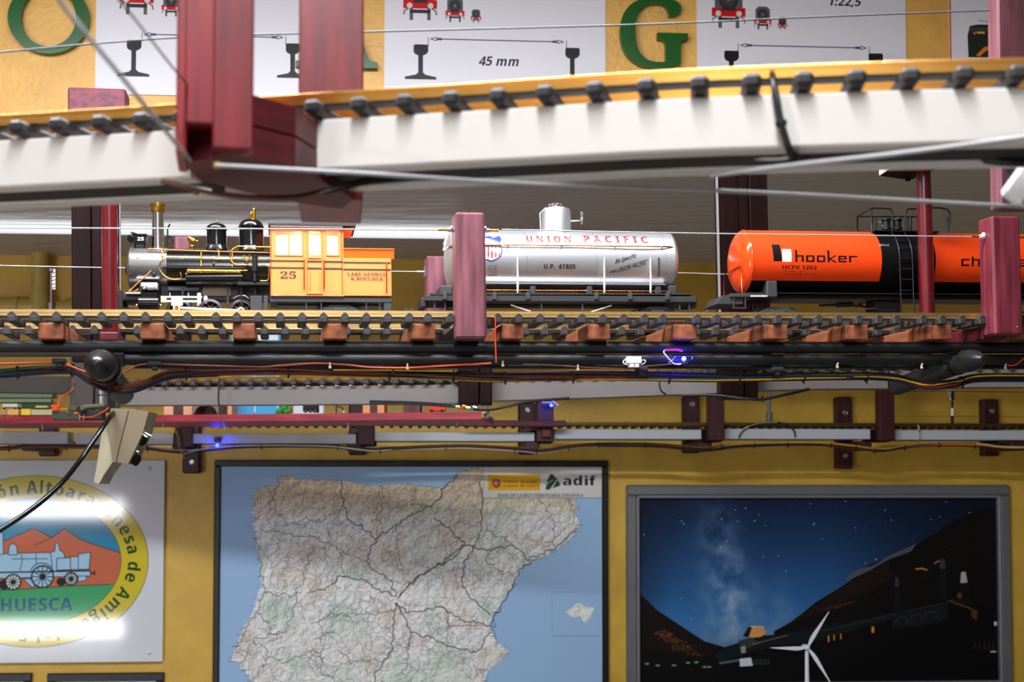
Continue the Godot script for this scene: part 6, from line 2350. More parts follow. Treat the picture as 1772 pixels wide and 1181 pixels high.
	m = Mb.new()
	var a0 := md(1298, 511, WC + 0.0505)
	var b0 := md(1329, 514, WC + 0.0505)
	m.text("DUPONT GENERAL 1501", false, 700, Rect2(a0.x, b0.y, b0.x - a0.x, a0.y - b0.y), Transform3D(Basis.IDENTITY, Vector3(0, 0, WC + 0.0504)))
	m = Mb.new()
	for i in 9: pbox(m, MID, 1299 + i * 3.4, 511.3, 1301.4 + i * 3.4, 513.8, WC + 0.0500, WC + 0.0503)
	put(m, "data_plate", mat("white_plastic"), TT, "", "stuff")
	m = Mb.new()
	m.tube(pts([[1253, 512, -0.03], [1253, 476, -0.03], [1282, 459.5, 0.044], [1284.5, 510, 0.046]], 0), 0.0013, 6)
	pp(m, "end_railing", "copper")
	m = Mb.new()
	m.prism(PackedVector2Array([Vector2(0, 0), Vector2(0.05, 0), Vector2(0.05, 0.016), Vector2(0.012, 0.016)]), WC - 0.04, WC + 0.045, Transform3D(Basis.IDENTITY, Vector3(md(1241, 530, WC + 0.045).x, md(1241, 526, WC + 0.045).y, 0)))
	pp(m, "buffer_sill", "dark_grey")
	m = Mb.new()
	for e in [[1269, 1271], [1289, 1291]]: pbox(m, MID, e[0], 514, e[1], 534, WC + 0.046, WC + 0.049)
	pbox(m, MID, 1268, 532, 1292, 534, WC + 0.042, WC + 0.049)
	pe(m, "stirrup_step", "dark_grey")
	tq(1516, 519, 1560, 541, -0.02, 0.03, "drain_valve", "matt_black", 0.003)
	m = Mb.new()
	m.cyl(md(1448, 528, WC + 0.02), md(1475, 527, WC + 0.02), 0.0048, 14)
	m.tube(pts([[1418, 529], [1448, 528], [1490, 530], [1516, 536]], 0.02), 0.0022, 8)
	m.cyl(md(1486, 528, WC + 0.02), md(1492, 528, WC + 0.02), 0.003, 10)
	pp(m, "brake_gear", "black")
	m = Mb.new()
	m.tube(pts([[1425, 537], [1516, 534]], 0.03), 0.001, 6)
	m.tube(pts([[1570, 535], [1712, 532]], 0.03), 0.001, 6)
	pe(m, "brake_rod", "steel")
	truck(1334, 0.030)
	truck(1800, 0.030)
	coupler(md(1243, 540, WC).x, -1.0)


# ---------------------------------------------------------------- posts, poles and tension wires of the middle tracks
func _posts_and_wires():
	# front posts, each on a cross beam
	for e in [[787.5, 843, 366.5, 586, "pink red square post in front of the silver tank car", "post_pink", 0.048], [1715.5, 1772, 373, 580, "wine red square post with chamfered edge in front of the orange tank car", "post_wine", 0.048]]:
		var w := 0.072
		var a := md(e[0], e[2], w)
		var b := md(e[1], e[3], w)
		var t := thing("square_post", e[4], "post", MID, Vector3((a.x + b.x) / 2, b.y, w), "square posts in front of the train")
		var m := Mb.new()
		m.bx(a.x, b.x, b.y, a.y, w - e[6], w, 0.004)
		put(m, "post", mat(e[5]), t)
		m = Mb.new()
		m.bx(a.x + 0.003, b.x - 0.003, -0.0476, -0.0228, -0.30, w - e[6] - 0.0005, 0.002)
		put(m, "cross_beam", mat("dark_red") if e[0] < 1000 else mat("arm_red"), t)
		m = Mb.new()
		var yy := md(e[0], 398 if e[0] < 1000 else 410, w - 0.024).y
		for s in [[a.x, -1.0], [b.x, 1.0]]:
			m.cyl(Vector3(s[0], yy, w - 0.024), Vector3(s[0] + s[1] * 0.010, yy, w - 0.024), 0.0035, 10)
			m.ball(Vector3(s[0] + s[1] * 0.003, yy + 0.002, w - 0.024), Vector3(0.003, 0.006, 0.006), 10)
		put_each(m, "hook", mat("white_plastic") if e[0] > 1000 else mat("steel"), t)
		m = Mb.new()
		for s in [[a.x, -1.0], [b.x, 1.0]]: m.cyl(Vector3(s[0] + s[1] * 0.010, yy, w - 0.024), Vector3(s[0] + s[1] * 0.026, yy, w - 0.024), 0.0022, 10)
		put_each(m, "turnbuckle", mat("brass"), t)
		if e[0] > 1000:
			m = Mb.new()
			m.ball(md(1761, 566, w), Vector3(0.002, 0.002, 0.001), 8)
			put(m, "screw", mat("chrome"), t)
	# rear posts
	for e in [[738, 792, 443, 560, "pink post behind the silver tank car's left end", "post_pink"], [301, 330, 409, 560, "purple post behind the bell of the steam engine", "post_pink"]]:
		var w := -0.275
		var a := md(e[0], e[2], w)
		var b := md(e[1], e[3], w)
		var t := thing("square_post", e[4], "post", MID, Vector3((a.x + b.x) / 2, b.y, w), "square posts behind the train")
		var m := Mb.new()
		m.bx(a.x, b.x, -0.05, a.y, w - 0.045, w, 0.003)
		put(m, "post", mat(e[5]), t)
		m = Mb.new()
		var yy := md(e[0], 471 if e[0] > 500 else 465, w - 0.02).y
		m.cyl(Vector3(a.x - 0.016, yy, w - 0.02), Vector3(a.x, yy, w - 0.02), 0.0028, 10)
		m.bx(a.x - 0.003, a.x, yy - 0.010, yy + 0.010, w - 0.03, w - 0.01, 0.001)
		put_each(m, "turnbuckle", mat("steel"), t)
	# round poles between the tracks
	for e in [[190, 14.2, 300, 588, "varnished dark red round pole in front of the engine's pilot", 0], [1602, 12.2, 285, 588, "varnished dark red round pole in front of the orange tank car", 1]]:
		var w := -0.10
		var a := md(e[0], e[2], w)
		var b := md(e[0], e[3], w)
		var r: float = md(e[0] + e[1], 450, w).x - md(e[0], 450, w).x
		a.x = md(e[0], 450, w).x; b.x = a.x
		var t := thing("round_pole", e[4], "pole", MID, b, "round poles between the middle tracks")
		var m := Mb.new()
		m.cyl(b, Vector3(b.x, a.y + (0.1 if e[5] == 0 else 0.0), b.z), r, 36)
		put(m, "pole", mat("dowel"), t)
		m = Mb.new()
		m.bx(b.x - r * 1.15, b.x + r * 1.15, b.y - 0.004, b.y + 0.011, w - 0.16, w + 0.018, 0.002)
		put(m, "base_block", mat("arm_red"), t)
		if e[5] == 1:
			var hh := MID.affine_inverse()
			var poly := PackedVector2Array()
			var yl := hh * level(1602, 287, 0.584)
			for p in [[1524, 304], [1575, 312.5], [1642, 284], [1562, 278]]:
				var g := hh * level(p[0], p[1], 0.584)
				poly.append(Vector2(g.x, -g.z))
			m = Mb.new()
			m.prism(poly, yl.y, yl.y + 0.045, Transform3D(Basis(Vector3.RIGHT, Vector3.FORWARD, Vector3.UP), Vector3.ZERO))
			put(m, "head_block", mat("dark_red"), t)
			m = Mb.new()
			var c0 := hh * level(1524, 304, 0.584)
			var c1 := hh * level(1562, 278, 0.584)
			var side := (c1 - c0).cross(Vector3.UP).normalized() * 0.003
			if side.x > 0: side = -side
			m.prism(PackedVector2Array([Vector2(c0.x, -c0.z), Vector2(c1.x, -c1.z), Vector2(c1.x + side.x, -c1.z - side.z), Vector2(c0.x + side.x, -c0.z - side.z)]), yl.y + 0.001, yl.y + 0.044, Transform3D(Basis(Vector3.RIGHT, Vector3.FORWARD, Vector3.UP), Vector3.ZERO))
			put(m, "end_glare", mat("white_plastic"), t, "white glare painted on the block end")  # glare on the end of the block, drawn as a thin white slab
			m = Mb.new()
			var bt := hh * level(1571, 308, 0.584)
			m.cyl(bt + Vector3(0, 0.002, 0), bt - Vector3(0, 0.006, 0), 0.005, 12)
			put(m, "bolt", mat("dark_red"), t)
	# dark columns behind the train
	for e in [[123.5, 206.5, 150, "dark brown square column behind the red pole at left"], [1244.5, 1330, 120, "dark brown square column behind the orange tank car's left end"]]:
		var w := -0.36
		var a := md(e[0], 400, w)
		var b := md(e[1], 400, w)
		var top: float = md(e[0], e[2], w).y
		var t := thing("square_column", e[3], "column", MID, Vector3((a.x + b.x) / 2, -0.05, w), "dark columns behind the train")
		var wd := b.x - a.x
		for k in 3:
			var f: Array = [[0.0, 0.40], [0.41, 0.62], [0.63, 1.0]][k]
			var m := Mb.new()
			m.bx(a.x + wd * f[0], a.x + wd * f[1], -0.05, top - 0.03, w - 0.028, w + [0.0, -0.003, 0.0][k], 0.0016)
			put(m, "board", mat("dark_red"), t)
		var es := Mb.new()
		var ex: float = a.x - 0.0016 if e[0] > 1000 else b.x + 0.0002
		es.bx(ex, ex + 0.0014, -0.05, top - 0.03, w - 0.012, w + 0.001, 0.0004)
		put(es, "edge_strip", mat("edge_strip"), t)
		if e[0] < 1000:
			var p := md(117, 150.5, w + 0.01)
			var q := md(218, 150.5, w + 0.01)
			var m := Mb.new()
			m.bx(p.x, q.x, p.y - 0.075, p.y, w - 0.05, w + 0.01, 0.003)
			put(m, "beam_end", mat("end_grain", Color(0.36, 0.09, 0.16), 0.6), t, "purple red beam end with visible end grain")
			var eg := mat("end_grain")
			eg.albedo_texture = noise("rings", 256, 0.02, 2, Color(0.6, 0.5, 0.55), Color(1.3, 1.2, 1.25), 17, FastNoiseLite.TYPE_CELLULAR)
			eg.uv1_triplanar = true
			eg.uv1_scale = Vector3(9, 14, 9)
	# tension wires
	var front := 0.048
	var back := -0.295
	for e in [[[[-60, 394.5], [400, 396], [760, 398]], front, 0.0011, "steel tension wire in front of the engine, ending at the pink post"], [[[868, 397.5], [1240, 404.5], [1690, 410]], front, 0.0011, "steel tension wire running in front of both tank cars"],
			[[[-60, 458.5], [220, 464], [734, 470.5]], back, 0.0010, "thin steel wire behind the engine's smokebox"], [[[780, 471], [1160, 472.5], [1290, 475.5], [1850, 484]], back, 0.0010, "thin steel wire between and behind the two tank cars"]]:
		var list: Array = e[0].map(func(p): return md(p[0], p[1], e[1]))
		var t := thing("tension_wire", e[3], "wire", MID, list[0])
		var m := Mb.new()
		m.tube(spline(list, 8), e[2], 8)
		put(m, "wire", mat("cable_steel"), t)


# ---------------------------------------------------------------- cable bundles
func bundle(called: String, label: String, T: Transform3D, path: Array, colours: Array, radius: float, wire: float, ties: Array, seed_: int):
	var t := thing(called, label, "cable", T, path[0])
	var fine := spline(path, 8)
	var rng := RandomNumberGenerator.new()
	rng.seed = seed_
	for c in colours:
		var a := rng.randf() * TAU
		var rr := sqrt(rng.randf()) * radius
		var line := []
		var turn := rng.randf_range(-0.05, 0.05)
		for i in fine.size():
			a += turn + rng.randf_range(-0.06, 0.06)
			line.append(fine[i] + Vector3(0, sin(a) * rr, cos(a) * rr))
		var m := Mb.new()
		m.tube(line, wire, 6)
		put(m, "wire", mat("wire_" + c), t)
	for k in ties:
		var i := int(k * (fine.size() - 1))
		var m := Mb.new()
		var d: Vector3 = (fine[mini(i + 1, fine.size() - 1)] - fine[maxi(i - 1, 0)]).normalized()
		m.lathe([Vector2(radius + wire * 0.7, -0.0016), Vector2(radius + wire * 1.1, -0.0016), Vector2(radius + wire * 1.1, 0.0016), Vector2(radius + wire * 0.7, 0.0016)], Transform3D(Basis(Quaternion(Vector3.UP, d)), fine[i]), 14)
		m.box(fine[i] + Vector3(0, -radius - wire * 1.4, 0.002), Vector3(0.003, 0.006, 0.003), 0.0005)
		put(m, "zip_tie", mat("matt_black"), t)


func _cables():
	var w := -0.015
	var P := func(list: Array, ww: float) -> Array: return list.map(func(p): return md(p[0], p[1], ww))
	bundle("cable_bundle", "thick bundle of coloured wires with black ties hanging under the black pipes", MID,
		P.call([[-80, 648], [0, 646], [60, 641], [125, 640], [155, 657], [190, 672], [232, 672], [290, 650], [350, 645], [480, 642], [640, 646], [760, 649], [850, 653], [950, 652], [1070, 651], [1240, 654], [1330, 653], [1450, 652], [1540, 654], [1600, 668], [1650, 664], [1700, 654], [1850, 655]], w),
		["black", "brown", "black", "yellow", "blue", "black", "black", "maroon", "black", "brown", "black", "green", "black", "orange", "black", "brown", "black", "blue", "yellow", "black", "brown", "black"], 0.0074, 0.0018, [0.07, 0.14, 0.23, 0.35, 0.42, 0.47, 0.515, 0.56, 0.61, 0.66, 0.70, 0.75, 0.80, 0.93], 5)
	bundle("loose_cable", "bright orange wires looping under the left half of the black pipes", MID,
		P.call([[-80, 629], [0, 629.5], [100, 629], [140, 641], [185, 655], [215, 645], [250, 631], [330, 633], [450, 636], [480, 634], [545, 629.5], [600, 632], [640, 636], [700, 637], [760, 634], [850, 629]], 0.01),
		["orange", "orange", "brown"], 0.0012, 0.0012, [], 9)
	bundle("loose_cable", "single brown wire sagging right of the orange wire", MID, P.call([[904, 631], [950, 632], [1001, 635], [1080, 638], [1120, 634], [1155, 631], [1190, 628]], 0.012), ["brown", "brown"], 0.0006, 0.0010, [], 10)
	bundle("loose_cable", "orange wire hanging straight down from the rail right of the pink post", MID, P.call([[853, 549], [857, 553], [857, 590], [858, 612], [858.5, 628]], 0.05), ["orange", "orange"], 0.0007, 0.0012, [], 11)
	bundle("loose_cable", "orange wire tail at the right picture edge beside the capped pipe", MID, P.call([[1850, 596], [1790, 606], [1770, 622], [1757, 632], [1745, 633]], 0.02), ["orange"], 0.0003, 0.0012, [], 12)
	bundle("loose_cable", "yellow wire stretched under the black pipes above the long white beam", MID, P.call([[575, 641], [640, 641], [720, 642], [790, 643]], 0.0), ["yellow", "yellow"], 0.0008, 0.0013, [0.02, 0.5, 0.98], 13)
	# clips that hold wires to the pipe
	var k := 0
	for e in [[103, 625], [268, 630], [571, 632], [705, 634], [1000, 636], [1110, 640], [1345, 640], [1449, 632], [1595, 633], [870, 629], [1740, 634]]:
		var p := md(e[0], e[1], 0.012)
		var t := thing("pipe_clip", "small wire clip on the black pipes, %s" % ["above the left capped pipe's wires", "right of the left capped pipe", "under the fourth wooden block", "under the fifth wooden block", "at the end of the brown wire", "under the white connector", "under the ninth wooden block", "pale, left of the right capped pipe", "yellowish, just left of the right capped pipe", "right of the hanging orange wire", "right of the right capped pipe"][k], "clip", MID, p, "wire clips under the pipes")
		var m := Mb.new()
		if e[0] in [103, 268, 1110, 1345]:
			m.box(p, Vector3(0.022, 0.008, 0.012), 0.002)
			m.box(p - Vector3(0, 0.007, 0), Vector3(0.010, 0.008, 0.010), 0.002)
			put(m, "clip", mat("matt_black"), t)
		else:
			m.box(p, Vector3(0.003, 0.009, 0.003), 0.0008, Basis(Vector3.BACK, -0.4 if e[0] > 1400 else 0.0))
			m.box(p - Vector3(0, 0.004, 0), Vector3(0.005, 0.004, 0.004), 0.001)
			put(m, "clip", mat("clip_cream", Color(0.72, 0.66, 0.50), 0.5), t)
		k += 1
	# bundle under the wall shelf
	var Q := func(list: Array, ww: float) -> Array: return list.map(func(p): return on(WALL, p[0], p[1], ww))
	bundle("cable_bundle", "long bundle of coloured wires with black ties under the wall shelf", WALL,
		Q.call([[-80, 778.0], [0, 777.0], [60, 773.0], [150, 774.0], [240, 775.0], [290, 781.0], [330, 782.0], [420, 773.5], [560, 773.0], [640, 780.0], [690, 777.0], [800, 773.0], [900, 778.0], [938, 780.5], [1000, 772.0], [1060, 770.0], [1150, 772.0], [1215, 778.5], [1270, 772.0], [1330, 769.5], [1420, 769.5], [1480, 775.0], [1525, 780.0], [1580, 772.0], [1640, 770.0], [1700, 772.0], [1740, 776.0], [1850, 776.0]], 0.29),
		["black", "brown", "yellow", "blue", "white", "maroon", "orange", "green", "brown", "black", "yellow", "blue"], 0.0085, 0.0024, [0.05, 0.1, 0.16, 0.22, 0.27, 0.31, 0.35, 0.40, 0.44, 0.475, 0.51, 0.545, 0.58, 0.62, 0.655, 0.69, 0.72, 0.75, 0.78, 0.81, 0.845, 0.88, 0.92], 21)
	bundle("cable_loop", "black cable heap on the wall shelf at the foot of the grey mast", WALL, Q.call([[1278, 757], [1284, 745], [1300, 736], [1320, 731], [1345, 731], [1362, 735], [1374, 745], [1376, 756]], 0.31), ["black", "black", "white"], 0.004, 0.0028, [], 22)
	bundle("loose_cable", "yellow brown wires hanging at the short post joint left of the map corner", WALL, Q.call([[303, 742], [308, 755], [310, 770], [314, 782], [319, 793]], 0.335), ["yellow", "brown", "yellow", "brown"], 0.003, 0.0022, [0.6], 24)
	bundle("cable_loop", "thin cream wire loop over the wall shelf right of the last red post", WALL, Q.call([[1588, 736], [1590, 740], [1590, 752], [1589, 760]], 0.315), ["white"], 0.0005, 0.0026, [0.5], 23)
	# cables sagging from the lower beam
	var S := func(list: Array) -> Array: return list.map(func(p): return at(p[0], p[1], p[2]))
	bundle("sagging_cable", "black cable sagging under the middle hanger block with coloured plugs", Transform3D.IDENTITY, S.call([[640, 697, 3.1], [720, 699, 3.06], [790, 704, 3.02], [835, 710, 3.0], [870, 706, 3.0], [920, 695, 3.02], [985, 690, 3.05]]), ["black", "black", "black", "black"], 0.0034, 0.0026, [0.55], 31)
	bundle("sagging_cable", "black cable sagging under the right hanger block", Transform3D.IDENTITY, S.call([[1180, 683, 3.0], [1235, 683, 2.98], [1290, 689, 2.96], [1320, 690, 2.96], [1360, 682, 2.97], [1400, 673, 2.99]]), ["black", "black", "black"], 0.003, 0.0026, [0.6], 32)
	bundle("cable_loop", "thin black cable tied round the white beam left of the right hanger", Transform3D.IDENTITY, S.call([[1143, 654, 3.03], [1141, 664, 3.03], [1144, 676, 3.03], [1152, 682.5, 3.04]]), ["black"], 0.0005, 0.002, [], 33)
	bundle("cable_loop", "dark blue cable tie round the long white beam", Transform3D.IDENTITY, S.call([[380, 655, 3.17], [379, 668, 3.17], [378, 690, 3.17], [379, 702, 3.17]]), ["blue", "black"], 0.001, 0.002, [0.35], 34)
	var t := thing("cable_plugs", "knot of small coloured plugs on the sagging cable at the middle hanger", "plug", Transform3D.IDENTITY, at(805, 704, 3.0))
	var cols := ["wire_green", "wire_white", "wire_red", "wire_yellow", "white_plastic"]
	for i in 7:
		var m := Mb.new()
		m.box(at(786 + i * 6, 701.5 + (i % 3) * 2 + i * 0.6, 2.995), Vector3(0.011, 0.005, 0.006), 0.001, Basis(Vector3.BACK, -0.3 + 0.2 * (i % 3)))
		put(m, "plug", mat(cols[i % 5]), t)
	bundle("thin_cable", "thin dark wire stretched over the yellow wall at far right", WALL, Q.call([[1552, 677], [1650, 677.5], [1850, 680]], 0.25), ["black"], 0.0002, 0.0014, [], 35)


func blue_light(t: Node3D, p: Vector3, r: float, energy: float, T: Transform3D):
	var m := Mb.new()
	m.ball(p, r, 12)
	put(m, "led_bulb", glowing(Color(0.16, 0.28, 1.0), 9.0), t)
	var l := OmniLight3D.new()
	l.name = "light"
	l.position = p - base
	l.light_color = Color(0.10, 0.14, 1.0)
	l.light_energy = energy
	l.light_size = r * 0.9
	l.omni_range = 8.0
	l.omni_attenuation = 2.0
	l.shadow_enabled = true
	t.add_child(l)


func _small_things():
	# blue lamp and white connector on the pipes
	var p := md(1183, 621, 0.04)
	var t := thing("blue_lamp", "small white plate with a glowing blue LED under the eighth wooden block", "lamp", MID, p, "blue LED lamps")
	var m := Mb.new()
	var a := md(1172, 616, 0.035)
	m.prism(PackedVector2Array([Vector2(0, 0), Vector2(0.030, 0), Vector2(0.029, -0.005), Vector2(0.014, -0.010), Vector2(-0.006, -0.007), Vector2(-0.012, -0.009), Vector2(-0.012, -0.012)]), 0.024, 0.027, Transform3D(Basis.IDENTITY, Vector3(a.x, a.y, 0.0)))
	put(m, "plate", mat("white_plastic"), t)
	blue_light(t, md(1183.5, 621.5, 0.0325), 0.0042, 0.010, MID)
	m = Mb.new()
	m.tube(spline([md(1181, 608, 0.03), md(1172, 606, 0.032), md(1155, 606.5, 0.034), md(1150, 607, 0.034)]), 0.0016, 8)
	put(m, "wire", mat("wire_red"), t)
	m = Mb.new()
	m.tube(spline([md(1150, 607, 0.034), md(1149, 611, 0.034), md(1158, 622, 0.034), md(1167, 630, 0.032), md(1178, 631, 0.03)]), 0.0013, 8)
	put_each(m, "wire", mat("wire_white"), t)
	p = md(1098, 627, 0.03)
	t = thing("connector", "small white plastic connector hanging on the lower black pipe", "connector", MID, p)
	m = Mb.new()
	pbox(m, MID, 1085.5, 617, 1111, 629.5, 0.018, 0.032, 0.0015)
	put(m, "socket", mat("white_plastic"), t)
	m = Mb.new()
	pbox(m, MID, 1089.5, 629, 1098, 636, 0.018, 0.031, 0.001)
	pbox(m, MID, 1099, 629, 1106.5, 636, 0.018, 0.031, 0.001)
	put_each(m, "plug", mat("white_plastic"), t)
	m = Mb.new()
	m.tube(spline([md(1086, 622, 0.026), md(1080, 624, 0.026), md(1079, 629, 0.026), md(1086, 632, 0.026)]), 0.0012, 6)
	m.tube(spline([md(1110, 624, 0.026), md(1117, 624, 0.026), md(1115, 629, 0.026), md(1108, 632, 0.026)]), 0.0009, 6)
	put_each(m, "wire", mat("wire_white"), t)
	# blue lamp on the red post, under a little roof
	p = at(954, 702, 4.92)
	t = thing("blue_lamp", "blue LED under a tiny tilted roof on the dark red post below the white beam", "lamp", Transform3D.IDENTITY, p, "blue LED lamps")
	m = Mb.new()
	m.box(at(946, 697, 4.93), Vector3(0.037, 0.0027, 0.04), 0.0005, Basis(Vector3.BACK, 0.0))
	m.box(at(961, 698.5, 4.93), Vector3(0.028, 0.0032, 0.04), 0.0005, Basis(Vector3.BACK, -0.65))
	put_each(m, "shade", mat("white_plastic"), t)
	blue_light(t, p + Vector3(0, 0, 0.012), 0.006, 0.006, Transform3D.IDENTITY)
	p = on(WALL, 376, 769, 0.31)
	t = thing("blue_lamp", "blue LED with white wire hanging under the wall shelf near the map's corner", "lamp", WALL, p, "blue LED lamps")
	m = Mb.new()
	pbox(m, WALL, 371, 757, 381, 767, 0.301, 0.316, 0.002)
	put(m, "holder", mat("dark_grey"), t)
	blue_light(t, on(WALL, 376, 771, 0.318), 0.0065, 0.012, WALL)
	m = Mb.new()
	m.tube(spline([on(WALL, 375, 771, 0.315), on(WALL, 350, 777, 0.31), on(WALL, 318, 786, 0.30)]), 0.0018, 6)
	put_each(m, "wire", mat("wire_white"), t)
	# grey mast, black and white mast
	p = on(WALL, 1331, 737, 0.22)
	t = thing("mast", "plain grey mast with thick foot standing on the wall shelf", "mast", WALL, p)
	m = Mb.new()
	m.cyl(on(WALL, 1331, 737, 0.22), on(WALL, 1331, 714, 0.22), 0.0125, 16)
	put(m, "foot", mat("mast_grey", Color(0.40, 0.40, 0.38), 0.5), t)
	m = Mb.new()
	m.cyl(on(WALL, 1331, 715, 0.22), on(WALL, 1331, 672, 0.22), 0.007, 16)
	put(m, "tube", mat("mast_grey"), t)
	p = on(WALL, 1648, 735, 0.24)
	t = thing("model_signal", "small black and white banded model signal on the wall shelf at right", "signal", WALL, p)
	for e in [[735, 720, "matt_black", 0.006], [721, 707, "white_plastic", 0.0052], [707, 694, "matt_black", 0.0042]]:
		m = Mb.new()
		m.cyl(on(WALL, 1648, e[0], 0.24), on(WALL, 1648, e[1], 0.24), e[3], 12)
		put(m, "band", mat(e[2]), t)
	m = Mb.new()
	pbox(m, WALL, 1646, 678, 1652, 693, 0.232, 0.242, 0.001)
	put(m, "head", mat("matt_black"), t)
	m = Mb.new()
	var c := on(WALL, 1643, 678, 0.244)
	var ring_ := []
	for i in 17: ring_.append(c + Vector3(cos(TAU * i / 16) * 0.0062, sin(TAU * i / 16) * 0.0135, 0))
	m.tube(ring_, 0.0016, 6, false)
	for i in 4:
		var aa := PI / 4 + PI / 2 * i
		m.cyl(c, c + Vector3(cos(aa) * 0.006, sin(aa) * 0.013, 0), 0.0012, 6)
	m.cyl(on(WALL, 1644, 684, 0.244), on(WALL, 1645, 693, 0.244), 0.003, 8)
	put(m, "wheel_sign", mat("steel"), t)
	# striped post by the rear track
	p = md(88, 540, -0.33)
	t = thing("model_marker", "thin post with slanted white and violet striped board beside the pipe", "marker", MID, Vector3(p.x, -0.02, -0.33))
	m = Mb.new()
	m.cyl(Vector3(p.x, -0.02, -0.33), md(88.5, 468, -0.33), 0.0017, 8)
	m.cyl(Vector3(p.x, -0.02, -0.33), md(87, 524, -0.33), 0.0036, 10)
	m.box(md(89, 468, -0.33), Vector3(0.008, 0.006, 0.006), 0.001)
	put(m, "pole", mat("marker_violet", Color(0.30, 0.24, 0.28), 0.5), t)
	m = Mb.new()
	pbox(m, MID, 90.5, 466, 95.5, 501, -0.332, -0.329)
	put(m, "board", mat("white_plastic"), t)
	m = Mb.new()
	for i in 5:
		var q := md(93, 472 + i * 6.5, -0.3288)
		m.box(q, Vector3(0.005, 0.0025, 0.0006), 0.0, Basis(Vector3.BACK, 0.6))
	put_each(m, "stripe", mat("marker_violet"), t)
	# beige control box hanging by a black cable
	var d := 2.75
	p = at(205, 760, d)
	t = thing("control_box", "beige hanging control box with black knobs, left of the red shelf", "control box", Transform3D.IDENTITY, p)
	var s := d / F
	var poly := PackedVector2Array()
	for q in [[192, 707], [232, 708], [257, 713], [247, 750], [222, 803], [195, 800], [190, 770], [184, 745]]: poly.append(Vector2(at(q[0], q[1], d).x, at(q[0], q[1], d).y))
	m = Mb.new()
	m.prism(poly, -d, -d - 0.07)
	put(m, "body", mat("beige"), t)
	poly = PackedVector2Array()
	for q in [[178, 738], [190, 716], [193, 780], [196, 800], [180, 822], [172, 838], [163, 835]]: poly.append(Vector2(at(q[0], q[1], d + 0.002).x, at(q[0], q[1], d + 0.002).y))
	m = Mb.new()
	m.prism(poly, -d - 0.001, -d - 0.07)
	put(m, "lid", mat("beige_lit", Color(0.60, 0.56, 0.46), 0.5), t)  # left side in a paler beige: the light on it is painted in
	m = Mb.new()
	m.tube([at(222, 712, d - 0.001), at(205, 780, d - 0.001), at(201, 800, d - 0.001)], 0.0009, 6)
	m.tube([at(195, 801, d - 0.001), at(172, 838, d - 0.001)], 0.0009, 6)
	put_each(m, "seam", mat("seam_brown", Color(0.25, 0.21, 0.16), 0.6), t)
	for e in [[228, 753, 249, 763, 0.012], [214, 786, 238, 798, 0.012]]:
		m = Mb.new()
		m.cyl(at(e[0], e[1], d + 0.03), at(e[2], e[3], d + 0.02), e[4], 18)
		put(m, "knob", mat("gloss_black"), t)
	for e in [[236, 742, 262, 755], [240, 748, 255, 757], [226, 775, 240, 783]]:
		m = Mb.new()
		m.cyl(at(e[0], e[1], d + 0.01), at(e[2], e[3], d + 0.01), 0.0022, 8)
		put(m, "knob_pin", mat("chrome"), t)
	t = thing("hanging_cable", "thick black cable hanging from the beige control box to the left edge", "cable", Transform3D.IDENTITY, at(185, 730, 2.68))
	m = Mb.new()
	m.tube(spline([at(205, 704, 2.8), at(186, 728, 2.72), at(140, 795, 2.66), at(100, 843, 2.6), at(40, 892, 2.55), at(-70, 960, 2.5)], 10), 0.0052, 12)
	put(m, "cable", mat("gloss_black"), t)
	# circuit board
	t = thing("circuit_board", "small circuit board with orange coil and red part above the red shelf", "circuit board", Transform3D.IDENTITY, at(112, 720, 2.9))
	d = 2.9
	m = Mb.new()
	sbox(m, 90, 712, 137, 727, d, 0.05, 0.001)
	put(m, "board", mat("pcb_green", Color(0.13, 0.13, 0.04), 0.5), t)
	m = Mb.new()
	m.lathe([Vector2(0.004, -0.004), Vector2(0.009, -0.004), Vector2(0.009, 0.004), Vector2(0.004, 0.004), Vector2(0.004, -0.004)], Transform3D(Basis(Vector3.RIGHT, 0.35), at(96, 705, d - 0.0)), 20)
	m.tube(spline([at(96, 710, d), at(104, 709, d), at(116, 708, d)]), 0.0012, 6)
	put(m, "coil", mat("wire_orange"), t)
	m = Mb.new()
	sbox(m, 128, 714, 134.5, 717, d - 0.002, 0.006, 0.0004)
	put(m, "red_part", mat("cart_red"), t)
	m = Mb.new()
	sbox(m, 118, 703, 133, 712, d + 0.01, 0.02, 0.001)
	put(m, "relay", mat("pcb_olive", Color(0.20, 0.19, 0.05), 0.5), t)
	m = Mb.new()
	for e in [[95, 690, 698], [117, 696, 702], [94, 722, 724], [119, 714, 716], [138, 716, 727], [145, 718, 728]]: m.cyl(at(e[0], e[1], d - 0.004), at(e[0], e[2], d - 0.004), 0.0024, 8)
	put_each(m, "pin", mat("chrome"), t)
	m = Mb.new()
	m.tube(spline([at(137, 722, d - 0.004), at(160, 722, d - 0.05), at(180, 712, d - 0.08), at(188, 706, 2.9)]), 0.0014, 6)
	m.tube(spline([at(100, 714, d + 0.02), at(104, 690, d + 0.1), at(124, 676, 3.17), at(128, 660, 3.17)]), 0.0014, 6)
	put_each(m, "wire", mat("wire_orange"), t)
	t = thing("tin_cylinder", "grey green cylinder with black base beside the circuit board", "can", Transform3D.IDENTITY, at(158, 715, 2.95))
	m = Mb.new()
	m.cyl(at(142, 706, 2.93), at(178, 703, 2.99), 0.006, 16)
	put(m, "can", mat("tin_green", Color(0.36, 0.37, 0.27), 0.5), t)
	m = Mb.new()
	sbox(m, 140, 711, 176, 727, 2.94, 0.03, 0.002)
	put(m, "base", mat("matt_black"), t)
	# wind turbine in front of the night photograph
	d = 4.55
	var hub := at(1396, 1121, d)
	t = thing("wind_turbine", "white model wind turbine with three blades in front of the night photograph", "wind turbine", Transform3D.IDENTITY, Vector3(hub.x, hub.y - 0.26, hub.z))
	m = Mb.new()
